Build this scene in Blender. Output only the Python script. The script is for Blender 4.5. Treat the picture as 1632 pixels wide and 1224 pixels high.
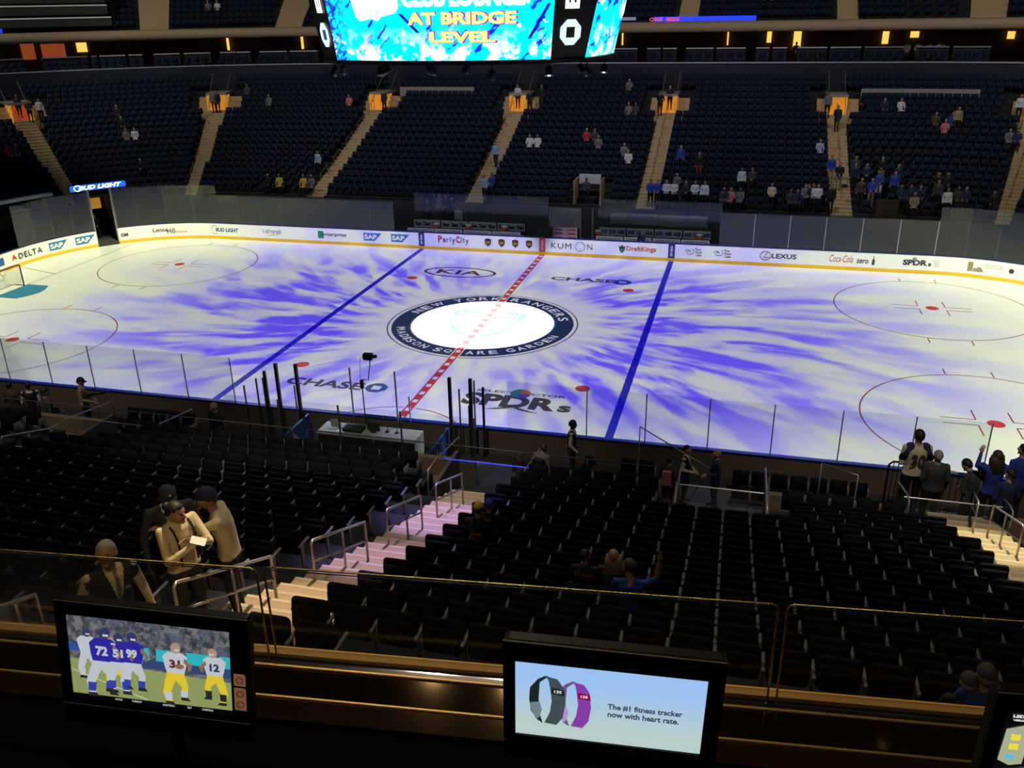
import bpy, bmesh, math, random
import numpy as np
from mathutils import Vector, Matrix, Euler
random.seed(7); RNG = np.random.default_rng(7)
SC = bpy.context.scene
for o in list(bpy.data.objects): bpy.data.objects.remove(o, do_unlink=True)
COL = SC.collection
PI = math.pi

# ---------------------------------------------------------------- camera
CAM = Vector((11.722, -38.540, 14.000)); YAW, PITCH, ROLL, FPX = 0.2616, 0.4034, -0.0186, 1411.46
cy_, sy_, cp_, sp_ = math.cos(YAW), math.sin(YAW), math.cos(PITCH), math.sin(PITCH)
CF = Vector((-sy_*cp_, cy_*cp_, -sp_)); r0 = Vector((cy_, sy_, 0)); u0 = r0.cross(CF)
CR = math.cos(ROLL)*r0 + math.sin(ROLL)*u0; CU = -math.sin(ROLL)*r0 + math.cos(ROLL)*u0
cam_d = bpy.data.cameras.new('camera'); cam = bpy.data.objects.new('camera', cam_d); COL.objects.link(cam)
cam_d.sensor_width = 36; cam_d.lens = FPX/1632*36; cam_d.clip_start = 0.05; cam_d.clip_end = 400
M = Matrix((CR, CU, -CF)).transposed().to_4x4(); M.translation = CAM; cam.matrix_world = M
SC.camera = cam
SC.view_settings.view_transform = 'Standard'; SC.view_settings.look = 'None'
SC.view_settings.gamma = 1; SC.view_settings.use_curve_mapping = False; SC.view_settings.exposure = 0
SC.cycles.use_denoising = True
SC.cycles.max_bounces = 6; SC.cycles.diffuse_bounces = 2; SC.cycles.glossy_bounces = 3
SC.cycles.transparent_max_bounces = 16; SC.cycles.caustics_reflective = False; SC.cycles.caustics_refractive = False
SC.cycles.sample_clamp_indirect = 4

def ray(x, y): return CF + CR*((x-816)/FPX) - CU*((y-612)/FPX)     # direction through a picture point
def onX(x, y, X): r = ray(x, y); return CAM + r*((X-CAM.x)/r.x)
def onY(x, y, Y): r = ray(x, y); return CAM + r*((Y-CAM.y)/r.y)
def onZ(x, y, Z): r = ray(x, y); return CAM + r*((Z-CAM.z)/r.z)

# ---------------------------------------------------------------- world
W = bpy.data.worlds.new('world'); SC.world = W; W.use_nodes = True
bg = W.node_tree.nodes['Background']; bg.inputs[0].default_value = (0.35, 0.42, 0.8, 1); bg.inputs[1].default_value = 0.018

# ---------------------------------------------------------------- node helper
class NT:
    def __init__(s, tree): s.t = tree; s.n = tree.nodes; s.l = tree.links
    def new(s, ty, **kw):
        nd = s.n.new(ty)
        for k, v in kw.items(): setattr(nd, k, v)
        return nd
    def val(s, sock, v):
        if isinstance(v, bpy.types.NodeSocket): s.l.new(v, sock)
        elif v is not None:
            try: sock.default_value = v
            except Exception: sock.default_value = (*v, 1) if len(v) == 3 else v
    def math(s, op, a, b=None, c=None, clamp=False):
        nd = s.new('ShaderNodeMath', operation=op); nd.use_clamp = clamp
        s.val(nd.inputs[0], a); s.val(nd.inputs[1], b); s.val(nd.inputs[2], c); return nd.outputs[0]
    def vm(s, op, a, b=None, out=0):
        nd = s.new('ShaderNodeVectorMath', operation=op); s.val(nd.inputs[0], a)
        if b is not None: s.val(nd.inputs[1], b)
        return nd.outputs[out]
    def sep(s, v): nd = s.new('ShaderNodeSeparateXYZ'); s.val(nd.inputs[0], v); return nd.outputs
    def comb(s, x, y, z):
        nd = s.new('ShaderNodeCombineXYZ')
        for i, v in enumerate((x, y, z)): s.val(nd.inputs[i], v)
        return nd.outputs[0]
    def noise(s, v, scale, detail=2, rough=.5, out=0, dist=0):
        nd = s.new('ShaderNodeTexNoise'); s.val(nd.inputs['Vector'], v)
        nd.inputs['Scale'].default_value = scale; nd.inputs['Detail'].default_value = detail
        nd.inputs['Roughness'].default_value = rough; nd.inputs['Distortion'].default_value = dist
        return nd.outputs[out]
    def smooth(s, v, a, b, lo=0., hi=1.):
        nd = s.new('ShaderNodeMapRange', interpolation_type='SMOOTHSTEP'); s.val(nd.inputs[0], v)
        for i, q in enumerate((a, b, lo, hi)): nd.inputs[i+1].default_value = q
        return nd.outputs[0]
    def mix(s, f, a, b):
        nd = s.new('ShaderNodeMix', data_type='RGBA'); s.val(nd.inputs['Factor'], f)
        s.val(nd.inputs[6], a); s.val(nd.inputs[7], b); return nd.outputs[2]

# ---------------------------------------------------------------- lamps
def lamp(name, kind, loc, energy, color=(1, 1, 1), aim=None, size=.3, angle=90, blend=.3, label=None, sizey=None):
    d = bpy.data.lights.new(name, kind); d.energy = energy; d.color = color
    o = bpy.data.objects.new(name, d); COL.objects.link(o); o.location = loc
    if kind == 'SPOT': d.spot_size = math.radians(angle); d.spot_blend = blend
    if kind in ('SPOT', 'POINT'): d.shadow_soft_size = size
    if kind == 'AREA':
        d.size = size
        if sizey: d.shape = 'RECTANGLE'; d.size_y = sizey
    if aim is not None: o.rotation_euler = (Vector(aim)-Vector(loc)).to_track_quat('-Z', 'Y').to_euler()
    return o

def rink_projector(side, strength):
    """moving-pattern projector hung beside the scoreboard: white and violet streaks radiating over half the rink"""
    lx, h = 14.0*side, 22.0
    o = lamp('rink_projector', 'SPOT', (lx, 0, h), 1000, size=.05, angle=150, blend=.05)
    d = o.data; d.use_nodes = True; t = NT(d.node_tree)
    em = next(n for n in t.n if n.type == 'EMISSION')
    tc = t.new('ShaderNodeTexCoord')
    x, y, z = t.sep(tc.outputs['Normal'])
    iz = t.math('DIVIDE', h, t.math('ABSOLUTE', z))
    X = t.math('ADD', t.math('MULTIPLY', x, iz), lx); Y = t.math('MULTIPLY', y, iz)
    r = t.math('SQRT', t.math('ADD', t.math('MULTIPLY', X, X), t.math('MULTIPLY', Y, Y)))
    th = t.math('ARCTAN2', Y, X)
    # swirl the streaks slightly with radius
    th2 = t.math('ADD', th, t.math('MULTIPLY', r, 0.012*1))
    lr = t.math('LOGARITHM', t.math('ADD', r, 2.0), math.e)
    v = t.comb(t.math('MULTIPLY', t.math('COSINE', th2), 7.6), t.math('MULTIPLY', t.math('SINE', th2), 7.6), t.math('MULTIPLY', lr, 3.0))
    n1 = t.noise(v, 1.15, 3.0, .55, dist=.4)
    n2 = t.noise(t.vm('ADD', v, (7.3, 2.1, 4.4)), 2.0, 2, .5)
    pat = t.math('ADD', t.math('MULTIPLY', n1, .75), t.math('MULTIPLY', n2, .25))
    streak = t.smooth(pat, .41, .61)
    ax = t.math('ABSOLUTE', X)
    band = t.math('MULTIPLY', t.smooth(r, 4.6, 7.0), t.smooth(r, 10.0, 27, 1, 0))
    # the violet wash is stronger to either side than straight across
    side_w = t.math('ADD', .50, t.math('MULTIPLY', t.smooth(ax, 1.0, 7.0), .62))
    vio = t.math('MULTIPLY', t.math('MULTIPLY', band, side_w), t.math('MULTIPLY', streak, t.smooth(t.math('ABSOLUTE', Y), 6.5, 12.5, 1, .5)), clamp=True)
    wash = t.math('MULTIPLY', t.smooth(r, 14, 29, 1, 0), .42)
    n3 = t.noise(t.vm('ADD', v, (1.3, 9.1, .4)), 1.6, 2, .5)
    white = t.mix(t.smooth(n3, .38, .62), (.60, .61, .72, 1), (.80, .86, .46, 1))
    white = t.mix(wash, white, (.50, .46, .95, 1))
    far_w = t.mix(t.smooth(X, -27, -14, 1, 0) if side < 0 else t.smooth(X, 14, 27), white, (.92, .95, .66, 1) if side > 0 else (.84, .86, .52, 1))
    colr = t.mix(vio, far_w, (.15, .085, 1.10, 1))
    # bright disc on the centre crest
    disc = t.smooth(r, 3.34, 3.52, 1, 0)
    halo = t.smooth(r, 12.0, 26.0, -.20, 0)
    colr = t.mix(disc, colr, (1.0, 1.0, 1.08, 1))
    amp = t.math('ADD', t.math('ADD', 1.0, t.math('MULTIPLY', disc, 8.5)), halo)
    # only the rink's own outline is lit (rounded rectangle, soft edge)
    qx = t.math('MAXIMUM', t.math('SUBTRACT', ax, 21.95), 0.0); qy = t.math('MAXIMUM', t.math('SUBTRACT', t.math('ABSOLUTE', Y), 4.42), 0.0)
    rr = t.math('SQRT', t.math('ADD', t.math('MULTIPLY', qx, qx), t.math('MULTIPLY', qy, qy)))
    mask = t.smooth(rr, 8.9, 11.6, 1, 0)
    half = t.smooth(X, -.6, .6, 0, 1) if side > 0 else t.smooth(X, -.6, .6, 1, 0)
    # flatten the inverse-square falloff over the ice like the real lens does
    c = t.math('ABSOLUTE', z); c4 = t.math('DIVIDE', 1.0, t.math('POWER', c, 4.0))
    g = t.math('MULTIPLY', t.math('MULTIPLY', mask, half), t.math('MULTIPLY', t.math('MINIMUM', c4, 20.0), amp))
    t.l.new(colr, em.inputs['Color']); t.l.new(t.math('MULTIPLY', g, strength), em.inputs['Strength'])
for s_ in (-1, 1): rink_projector(s_, 21.0)
# house lamps hung over the stands
for x in (-46, -26, -8, 10, 28, 46):
    lamp('house_lamp', 'SPOT', (x, 8, 26), 5200, (1, .93, .80) if abs(x-2) > 20 else (1, .86, .86), aim=(x*1.02, 33, 4), size=.6, angle=82, blend=.5)
for x, e in ((-6, 1500), (4.3, 1500), (6.6, 1300), (16.2, 1200), (18.2, 1200)):
    lamp('catwalk_lamp', 'SPOT', (x, -20, 25), e, (1, .84, .62), aim=(x, -30, 4), size=.16, angle=70 if x < 10 else 48, blend=.6 if x < 10 else 1.0)
for x in (-13, 2, 17):
    lamp('walkway_fill', 'SPOT', (x, -27, 24), 6500, (1, .86, .70), aim=(x, -17.6, 1), size=.3, angle=40, blend=.9)  # unseen spots added to brighten the walkway and the backs of the boards
# narrow spots added to brighten the stairways; violet ones stand in for projector spill
for q, a, e, c in (((6.6, -22, 19), (6.15, -23.4, 3.7), 5600, (.44, .30, 1)), ((6.6, -22, 19), (6.15, -26.6, 5.1), 3600, (.62, .42, .95)), ((6.6, -24, 19), (6.1, -29.3, 6.4), 3400, (1, .76, .58)), ((6.4, -26, 19), (6.0, -31.8, 7.6), 3200, (1, .74, .45)),
        ((17.8, -16, 19), (17.5, -20.2, 3), 5200, (1, .92, .60)), ((17.8, -18, 19), (17.5, -24.2, 4.5), 5200, (1, .92, .60))):
    lamp('aisle_fill', 'SPOT', q, e*2.6, c, aim=a, size=.1, angle=13, blend=.7)

lamp('deck_warm_spot', 'SPOT', (8.6, -36.6, 14.6), 120, (1, .68, .30), aim=(6.3, -32.9, 8.9), size=.08, angle=34, blend=.8)  # unseen warm spots added to brighten the usher and the staff group
lamp('deck_warm_spot', 'SPOT', (9.0, -36.4, 14.8), 190, (1, .80, .52), aim=(5.0, -30.2, 8.2), size=.08, angle=24, blend=.8)

# ---------------------------------------------------------------- materials
MATS = {}
def mat(name, color, rough=.6, metal=0., noise=.12, nscale=8, emit=None, estr=1., spec=.5, alpha=None, trans=0., bump=0.):
    if name in MATS: return MATS[name]
    m = bpy.data.materials.new(name); m.use_nodes = True; t = NT(m.node_tree)
    b = t.n['Principled BSDF']; b.inputs['Roughness'].default_value = rough; b.inputs['Metallic'].default_value = metal
    b.inputs['Specular IOR Level'].default_value = spec
    c = (*color[:3], 1)
    if noise:
        tc = t.new('ShaderNodeTexCoord'); nz = t.noise(tc.outputs['Object'], nscale, 3, .6)
        lo = tuple(q*(1-noise) for q in color[:3])+(1,); hi = tuple(min(1, q*(1+noise)) for q in color[:3])+(1,)
        t.l.new(t.mix(nz, lo, hi), b.inputs['Base Color'])
        if bump:
            bp = t.new('ShaderNodeBump'); bp.inputs['Strength'].default_value = bump; bp.inputs['Distance'].default_value = .01
            t.l.new(nz, bp.inputs['Height']); t.l.new(bp.outputs[0], b.inputs['Normal'])
    else: b.inputs['Base Color'].default_value = c
    if emit is not None:
        b.inputs['Emission Color'].default_value = (*emit[:3], 1); b.inputs['Emission Strength'].default_value = estr
    MATS[name] = m; return m
def glass_mat(name, tint, refl=.05):
    m = bpy.data.materials.new(name); m.use_nodes = True; t = NT(m.node_tree); t.n.clear()
    out = t.new('ShaderNodeOutputMaterial'); tr = t.new('ShaderNodeBsdfTransparent'); tr.inputs[0].default_value = (*tint, 1)
    gl = t.new('ShaderNodeBsdfGlossy'); gl.inputs['Roughness'].default_value = .08; gl.inputs[0].default_value = (1, 1, 1, 1)
    df = t.new('ShaderNodeBsdfDiffuse'); df.inputs[0].default_value = (.5, .55, .55, 1)
    lw = t.new('ShaderNodeLayerWeight'); lw.inputs[0].default_value = .25
    f = t.math('ADD', t.math('MULTIPLY', lw.outputs['Fresnel'], .5), refl, clamp=True)
    mx = t.new('ShaderNodeMixShader'); t.l.new(f, mx.inputs[0]); t.l.new(tr.outputs[0], mx.inputs[1]); t.l.new(gl.outputs[0], mx.inputs[2])
    m2 = t.new('ShaderNodeMixShader'); m2.inputs[0].default_value = .022; t.l.new(mx.outputs[0], m2.inputs[1]); t.l.new(df.outputs[0], m2.inputs[2])
    t.l.new(m2.outputs[0], out.inputs[0]); MATS[name] = m; return m

# ---------------------------------------------------------------- mesh builder
class MB:
    """collects shapes and links them as one mesh object"""
    def __init__(s): s.v = []; s.f = []; s.mi = []; s.m = 0; s.sm = []
    def add(s, vs, fs, T=None, smooth=False):
        k = len(s.v)
        if T is not None: vs = [tuple(T @ Vector(q)) for q in vs]
        s.v += [tuple(q) for q in vs]; s.f += [tuple(i+k for i in f) for f in fs]; s.mi += [s.m]*len(fs); s.sm += [smooth]*len(fs); return s
    def box(s, a, b, T=None):
        (x0, y0, z0), (x1, y1, z1) = a, b
        return s.add([(x0,y0,z0),(x1,y0,z0),(x1,y1,z0),(x0,y1,z0),(x0,y0,z1),(x1,y0,z1),(x1,y1,z1),(x0,y1,z1)],
              [(0,3,2,1),(4,5,6,7),(0,1,5,4),(1,2,6,5),(2,3,7,6),(3,0,4,7)], T)
    def rbox(s, a, b, r=.02, n=2, T=None, axis=1):
        """box with rounded corners seen along one axis"""
        a = list(a); b = list(b); ax = [i for i in range(3) if i != axis]
        i, j = ax; pts = []
        cs = [(b[i]-r, b[j]-r, 0), (a[i]+r, b[j]-r, 1), (a[i]+r, a[j]+r, 2), (b[i]-r, a[j]+r, 3)]
        for cx, cy, q in cs:
            for k in range(n+1):
                t = PI/2*(q+k/n); pts.append((cx+r*math.cos(t), cy+r*math.sin(t)))
        def mk(p, w):
            o = [0, 0, 0]; o[i] = p[0]; o[j] = p[1]; o[axis] = w; return tuple(o)
        e = min(r*.4, abs(b[axis]-a[axis])*.3); N = len(pts)
        cxm = (a[i]+b[i])/2; cym = (a[j]+b[j])/2
        def shr(p): return (cxm+(p[0]-cxm)*(1-2*e/max(1e-6, b[i]-a[i])), cym+(p[1]-cym)*(1-2*e/max(1e-6, b[j]-a[j])))
        rings = [[mk(shr(p), a[axis]) for p in pts], [mk(p, a[axis]+e) for p in pts], [mk(p, b[axis]-e) for p in pts], [mk(shr(p), b[axis]) for p in pts]]
        vs = sum(rings, []); fs = [tuple(range(N))[::-1], tuple(range(3*N, 4*N))]
        for q in range(3):
            for k in range(N): k2 = (k+1) % N; fs.append((q*N+k, q*N+k2, (q+1)*N+k2, (q+1)*N+k))
        return s.add(vs, fs, T)
    def tube(s, pts, r, n=8, closed=False, T=None, caps=True):
        pts = [Vector(p) for p in pts]; N = len(pts); rs = r if isinstance(r, (list, tuple)) else [r]*N
        vs = []; fs = []; up = None
        for k, p in enumerate(pts):
            a = pts[k-1] if (k or closed) else p; b = pts[(k+1) % N] if (k < N-1 or closed) else p
            d = (b-a).normalized() if (b-a).length > 1e-9 else Vector((0, 0, 1))
            if up is None: up = d.orthogonal().normalized()
            up = (up - d*up.dot(d)); up = up.normalized() if up.length > 1e-6 else d.orthogonal().normalized()
            w = d.cross(up)
            for j in range(n): t = 2*PI*j/n; vs.append(p+(up*math.cos(t)+w*math.sin(t))*rs[k])
        for k in range(N if closed else N-1):
            k2 = (k+1) % N
            for j in range(n): j2 = (j+1) % n; fs.append((k*n+j, k*n+j2, k2*n+j2, k2*n+j))
        if caps and not closed: fs += [tuple(range(n))[::-1], tuple((N-1)*n+j for j in range(n))]
        return s.add(vs, fs, T, smooth=n > 6)
    def ball(s, c, r, nu=12, nv=8, T=None, fn=None):
        rr = r if isinstance(r, (tuple, list)) else (r, r, r); vs = [(0, 0, 1)]
        for i in range(1, nv):
            a = PI*i/nv
            for j in range(nu): t = 2*PI*j/nu; vs.append((math.sin(a)*math.cos(t), math.sin(a)*math.sin(t), math.cos(a)))
        vs.append((0, 0, -1))
        if fn: vs = [fn(*q) for q in vs]
        vs = [(c[0]+q[0]*rr[0], c[1]+q[1]*rr[1], c[2]+q[2]*rr[2]) for q in vs]
        fs = [(0, 1+j, 1+(j+1) % nu) for j in range(nu)]
        for i in range(nv-2):
            for j in range(nu): a = 1+i*nu; j2 = (j+1) % nu; fs.append((a+j, a+nu+j, a+nu+j2, a+j2))
        e = len(vs)-1; a = 1+(nv-2)*nu; fs += [(a+j, e, a+(j+1) % nu) for j in range(nu)]
        return s.add(vs, fs, T, smooth=True)
    def poly(s, pts, th, T=None):
        """flat outline in XY given thickness th along +Z"""
        N = len(pts); vs = [(p[0], p[1], 0) for p in pts]+[(p[0], p[1], th) for p in pts]
        fs = [tuple(range(N))[::-1], tuple(range(N, 2*N))]+[(k, (k+1) % N, N+(k+1) % N, N+k) for k in range(N)]
        return s.add(vs, fs, T)
    def ring(s, c, r0, r1, z, th=.0, n=64, a0=0, a1=2*PI):
        """flat annulus, drawn a0..a1"""
        full = abs(a1-a0-2*PI) < 1e-6; m = n if full else n+1; vs = []; fs = []
        for k in range(m): t = a0+(a1-a0)*k/n; vs += [(c[0]+r0*math.cos(t), c[1]+r0*math.sin(t), z), (c[0]+r1*math.cos(t), c[1]+r1*math.sin(t), z)]
        for k in range(n): a = 2*k; b = 2*((k+1) % m); fs.append((a, a+1, b+1, b))
        return s.add(vs, fs)
    def quad(s, p, T=None): return s.add(p, [(0, 1, 2, 3)], T)
    def build(s, name, mats, parent=None, loc=None):
        me = bpy.data.meshes.new(name); me.from_pydata(s.v, [], s.f); me.update()
        ml = mats if isinstance(mats, (list, tuple)) else [mats]
        for m in ml: me.materials.append(m)
        if len(s.f):
            me.polygons.foreach_set('material_index', s.mi); me.polygons.foreach_set('use_smooth', s.sm)
        o = bpy.data.objects.new(name, me); COL.objects.link(o)
        if parent is not None: o.parent = parent
        if loc is not None: o.location = loc
        return o

def tag(o, label=None, cat=None, group=None, kind=None):
    if label: o['label'] = label
    if cat: o['category'] = cat
    if group: o['group'] = group
    if kind: o['kind'] = kind
    return o
def empty(name, loc=(0, 0, 0), rz=0):
    o = bpy.data.objects.new(name, None); COL.objects.link(o); o.location = loc; o.rotation_euler = (0, 0, rz); o.empty_display_size = .1; return o
def copy_tree(o, kids, parent=None):
    c = o.copy(); COL.objects.link(c); c.parent = parent
    for ch in kids.get(o, ()): copy_tree(ch, kids, c)
    return c

def text_mesh(txt, width=None, height=None, bold=0., shear=0., spacing=1., align='CENTER', mirror=False):
    """builtin-font lettering as vertices and faces in the XY plane, centred"""
    cu = bpy.data.curves.new('lettering', 'FONT'); cu.body = txt; cu.offset = bold; cu.shear = shear; cu.space_character = spacing
    cu.align_x = align; cu.size = 1; cu.resolution_u = 3; cu.space_line = 1.0
    o = bpy.data.objects.new('lettering', cu); COL.objects.link(o)
    bpy.context.view_layer.update()
    me = bpy.data.meshes.new_from_object(o.evaluated_get(bpy.context.evaluated_depsgraph_get()))
    vs = [list(v.co) for v in me.vertices]; fs = [tuple(p.vertices) for p in me.polygons]
    bpy.data.objects.remove(o); bpy.data.curves.remove(cu); bpy.data.meshes.remove(me)
    xs = [v[0] for v in vs]; ys = [v[1] for v in vs]
    w = max(xs)-min(xs); h = max(ys)-min(ys); cx = (max(xs)+min(xs))/2; cyy = (max(ys)+min(ys))/2
    sx = width/w if width else (height/h); sy = height/h if height else sx
    return [((v[0]-cx)*sx, (v[1]-cyy)*sy, 0) for v in vs], fs
def add_text(mb, txt, T, **kw):
    v, f = text_mesh(txt, **kw); mb.add(v, f, T)
def frame(o, x, y):
    """matrix whose X and Y axes are x and y at origin o"""
    x = Vector(x).normalized(); z = x.cross(Vector(y)).normalized(); y = z.cross(x)
    m = Matrix((x, y, z)).transposed().to_4x4(); m.translation = Vector(o); return m

# ---------------------------------------------------------------- stadium shape
RX, RY, RC = 30.48, 12.95, 8.53                    # rink half length, half width, corner radius
LX, LY = RX-RC, RY-RC
RREF = RC+13.0
NEAR_D = [0, 4.0, 4.1, 5.77, 7.54, 9.4, 11, 12.66, 14.3, 16.1, 18.1, 21.5, 30]
NEAR_Z = [.15, .15, 1.75, 2.38, 2.9, 3.55, 4.05, 4.57, 5.18, 5.9, 6.85, 8.5, 12.7]
FAR_D = [0, 4.0, 4.1, 9.85, 17, 24, 30]
FAR_Z = [.15, .15, 1.85, 3.8, 6.7, 9.45, 12]
def prof(d, near=False): return float(np.interp(d, NEAR_D if near else FAR_D, NEAR_Z if near else FAR_Z))
def P(t, d, z=0., side=1):
    """point at run t along the boards, d outward; side -1 is the near bank"""
    if t < -LX: a = (-LX-t)/RREF; x = -LX-(RC+d)*math.sin(a); y = LY+(RC+d)*math.cos(a)
    elif t > LX: a = (t-LX)/RREF; x = LX+(RC+d)*math.sin(a); y = LY+(RC+d)*math.cos(a)
    else: x, y = t, RY+d
    return Vector((x, side*y, z))
def outward(t, side=1):
    a = (-LX-t)/RREF if t < -LX else 0; b = (t-LX)/RREF if t > LX else 0
    return Vector((-math.sin(a)+math.sin(b), side*math.cos(a+b), 0))
def ta(deg, left=True): a = math.radians(deg)*RREF; return -LX-a if left else LX+a   # run at a corner angle
def inv(x, y):
    """world x, y to (t, d) on the bank"""
    y = abs(y)
    if x < -LX and y > LY: a = math.atan2(-LX-x, y-LY); return -LX-a*RREF, math.hypot(x+LX, y-LY)-RC
    if x > LX and y > LY: a = math.atan2(x-LX, y-LY); return LX+a*RREF, math.hypot(x-LX, y-LY)-RC
    return x, y-RY
def bank_hit(px, py, up=0.):
    """where the sight line through a picture point meets the seating bank raised by up"""
    r = ray(px, py); t = 8.
    while t < 150:
        Q = CAM+r*t; tt, d = inv(Q.x, Q.y); near = Q.y < 0
        if d > -.5 and abs(Q.y) > 4 and Q.z < prof(max(d, 0), near)+up: return Q, tt, d, near
        t += .03
    return None
def row_quant(d, near): k = round((d-5.04)/.87); return 5.04+.87*k
# ---------------------------------------------------------------- the ice and its markings
m_ice = bpy.data.materials.new('ice'); m_ice.use_nodes = True; t = NT(m_ice.node_tree); b = t.n['Principled BSDF']
tc = t.new('ShaderNodeTexCoord'); nz = t.noise(tc.outputs['Object'], .5, 4, .6)
t.l.new(t.mix(nz, (.78, .79, .80, 1), (.86, .86, .86, 1)), b.inputs['Base Color'])
b.inputs['Roughness'].default_value = .28; b.inputs['Specular IOR Level'].default_value = .22
m_conc = mat('dark_concrete', (.035, .034, .036), .9, nscale=3)
m_navy = mat('navy_ice_paint', (.012, .03, .10), .5); m_blue = mat('blue_line_paint', (.010, .012, .42), .5)
m_red = mat('red_line_paint', (.58, .045, .04), .5); m_thin = mat('thin_circle_paint', (.28, .05, .06), .5)
m_char = mat('charcoal_paint', (.06, .05, .055), .5); m_white = mat('white_paint', (.82, .82, .82), .5)
m_sky = mat('pale_blue_crease_paint', (.03, .22, .42), .5)
fl = MB().box((-75, -42, -.32), (60, 62, -.02)).build('floor', m_conc); tag(fl, kind='structure')
pts = [];
for cx, cy, a0 in ((LX, LY, 0), (-LX, LY, 90), (-LX, -LY, 180), (LX, -LY, 270)):
    for k in range(13): a = math.radians(a0+90*k/12); pts.append((cx+RC*math.cos(a), cy+RC*math.sin(a)))
ice = MB().poly(pts, .02, Matrix.Translation((0, 0, -.02))).build('ice_rink', m_ice)
tag(ice, 'white hockey ice sheet under violet streaks of light', 'ice', kind='structure')
Z1 = .003
def mark(name, m, build, label=None):
    mb = MB(); build(mb); o = mb.build(name, m, ice)
    if label: o['label'] = label
    return o
FT = .3048
for s in (-1, 1):
    mark('blue_line', m_blue, lambda b: b.box((s*25.5*FT-.15, -RY, 0), (s*25.5*FT+.15, RY, Z1)), 'broad blue line across the ice')
def cl(b):
    b.m = 0; b.box((-.22, -RY, 0), (.22, RY, .009)); b.m = 1; b.box((-.17, -RY, 0), (.17, RY, .011)); b.m = 0
    y = -RY+.4
    while y < RY: b.box((-.10, y, 0), (.10, y+.28, .013)); y += .78
mark('centre_line', [m_white, m_red], cl, 'red centre line with white dashes')
for s in (-1, 1):
    def gl(b):
        w = 10.9; b.box((s*27.13-.025, -w, 0), (s*27.13+.025, w, Z1))
        for q in (-1, 1): b.tube([(s*27.13, q*3.35, Z1), (s*30.4, q*4.27, Z1)], .02, 4)
    mark('goal_line', m_thin, gl)
    def cr(b): 
        b.poly([(s*27.13, -1.22)]+[(s*(27.13-1.37-.46*math.sin(PI*k/12)), -1.22+2.44*k/12) for k in range(13)]+[(s*27.13, 1.22)], Z1+.001)
    mark('goal_crease', m_sky, cr, 'pale blue goal crease')
    for q in (-1, 1):
        c = (s*69*FT, q*22*FT)
        mark('faceoff_circle', m_thin, lambda b: [b.ring(c, 4.545, 4.6, Z1, n=72)]+[b.box((c[0]+e*.9-.025, c[1]+g*4.55, 0), (c[0]+e*.9+.025, c[1]+g*5.15, Z1)) for e in (-1, 1) for g in (-1, 1)])
        mark('faceoff_spot', m_red, lambda b: b.ring(c, 0, .30, Z1, n=24))
        mark('faceoff_marks', m_thin, lambda b: [(b.box((min(c[0]+e*.62, c[0]+e*1.82), c[1]+g*.24-.025, 0), (max(c[0]+e*.62, c[0]+e*1.82), c[1]+g*.24+.025, Z1)),
                                               b.box((c[0]+e*.62-.025, min(c[1]+g*.24, c[1]+g*1.1), 0), (c[0]+e*.62+.025, max(c[1]+g*.24, c[1]+g*1.1), Z1))) for e in (-1, 1) for g in (-1, 1)])
        mark('neutral_spot', m_red, lambda b: b.ring((s*20*FT, q*22*FT), 0, .30, Z1, n=24), 'plain red neutral-zone spot')
mark('referee_crease', m_thin, lambda b: b.ring((0, -RY+.02), 3.0, 3.05, Z1, n=40, a0=0, a1=PI))
def crest(b):
    b.m = 0; b.ring((0, 0), 4.52, 4.58, Z1, n=96)
    b.ring((0, 0), 3.42, 4.36, Z1, n=96); b.m = 1; b.ring((0, 0), 4.36, 4.44, Z1+.001, n=96)
mark('crest_ring', [m_navy, m_white], crest, 'navy ring around the crest')
def ring_text(b, txt, rad, a_mid, span, h, top=True, T=None):
    adv = []; 
    for ch in txt:
        adv.append(.55 if ch == ' ' else {'I': .45, 'M': 1.15, 'W': 1.3}.get(ch, 1.))
    tot = sum(adv); acc = 0
    for ch, w in zip(txt, adv):
        f = (acc+w/2)/tot; acc += w
        if ch == ' ': continue
        a = math.radians(a_mid+(span/2-span*f if top else -span/2+span*f))
        c = Vector((rad*math.cos(a), rad*math.sin(a), Z1+.002))
        up = Vector((math.cos(a), math.sin(a), 0))*(1 if top else -1); xd = Vector((up.y, -up.x, 0))
        wd = math.radians(span)*rad*w/tot*.74
        add_text(b, ch, frame(c, xd, up), width=wd, height=h, bold=.02)
def rt(b): ring_text(b, 'NEW YORK RANGERS', 3.90, 92, 152, .50, True); ring_text(b, 'MADISON SQUARE GARDEN', 3.90, -88, 148, .42, False)
mark('crest_lettering', m_white, rt, 'white lettering NEW YORK RANGERS and MADISON SQUARE GARDEN')
m_shield = mat('crest_shield_paint', (.05, .09, .16), .5, noise=.4, nscale=2); m_sr = mat('crest_stripe_paint', (.45, .16, .14), .5)
def shield(b):
    b.m = 0
    Q = [(-1.9, 1.75), (-.9, 1.95), (0, 1.7), (.9, 1.95), (1.9, 1.75), (1.75, .85), (-1.75, .85)]
    b.poly([(x, y) for x, y in Q], .005)
    b.m = 1; 
    for k in range(5): b.box((-1.5+.66*k, -.5, 0), (-1.32+.66*k, .8, .004))
    b.m = 0
    b.poly([(-1.75, .4), (-1.55, .4), (-1.0, -1.1), (0, -1.8), (1.0, -1.1), (1.55, .4), (1.75, .4), (1.2, -1.3), (0, -2.1), (-1.2, -1.3)], Z1)
    b.m = 2; add_text(b, 'NEW YORK', Matrix.Translation((0, 1.32, .0065)), width=3.1, height=.5, bold=.03)
mark('crest_shield', [m_shield, m_sr, m_white], shield, 'washed-out blue shield crest')

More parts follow.
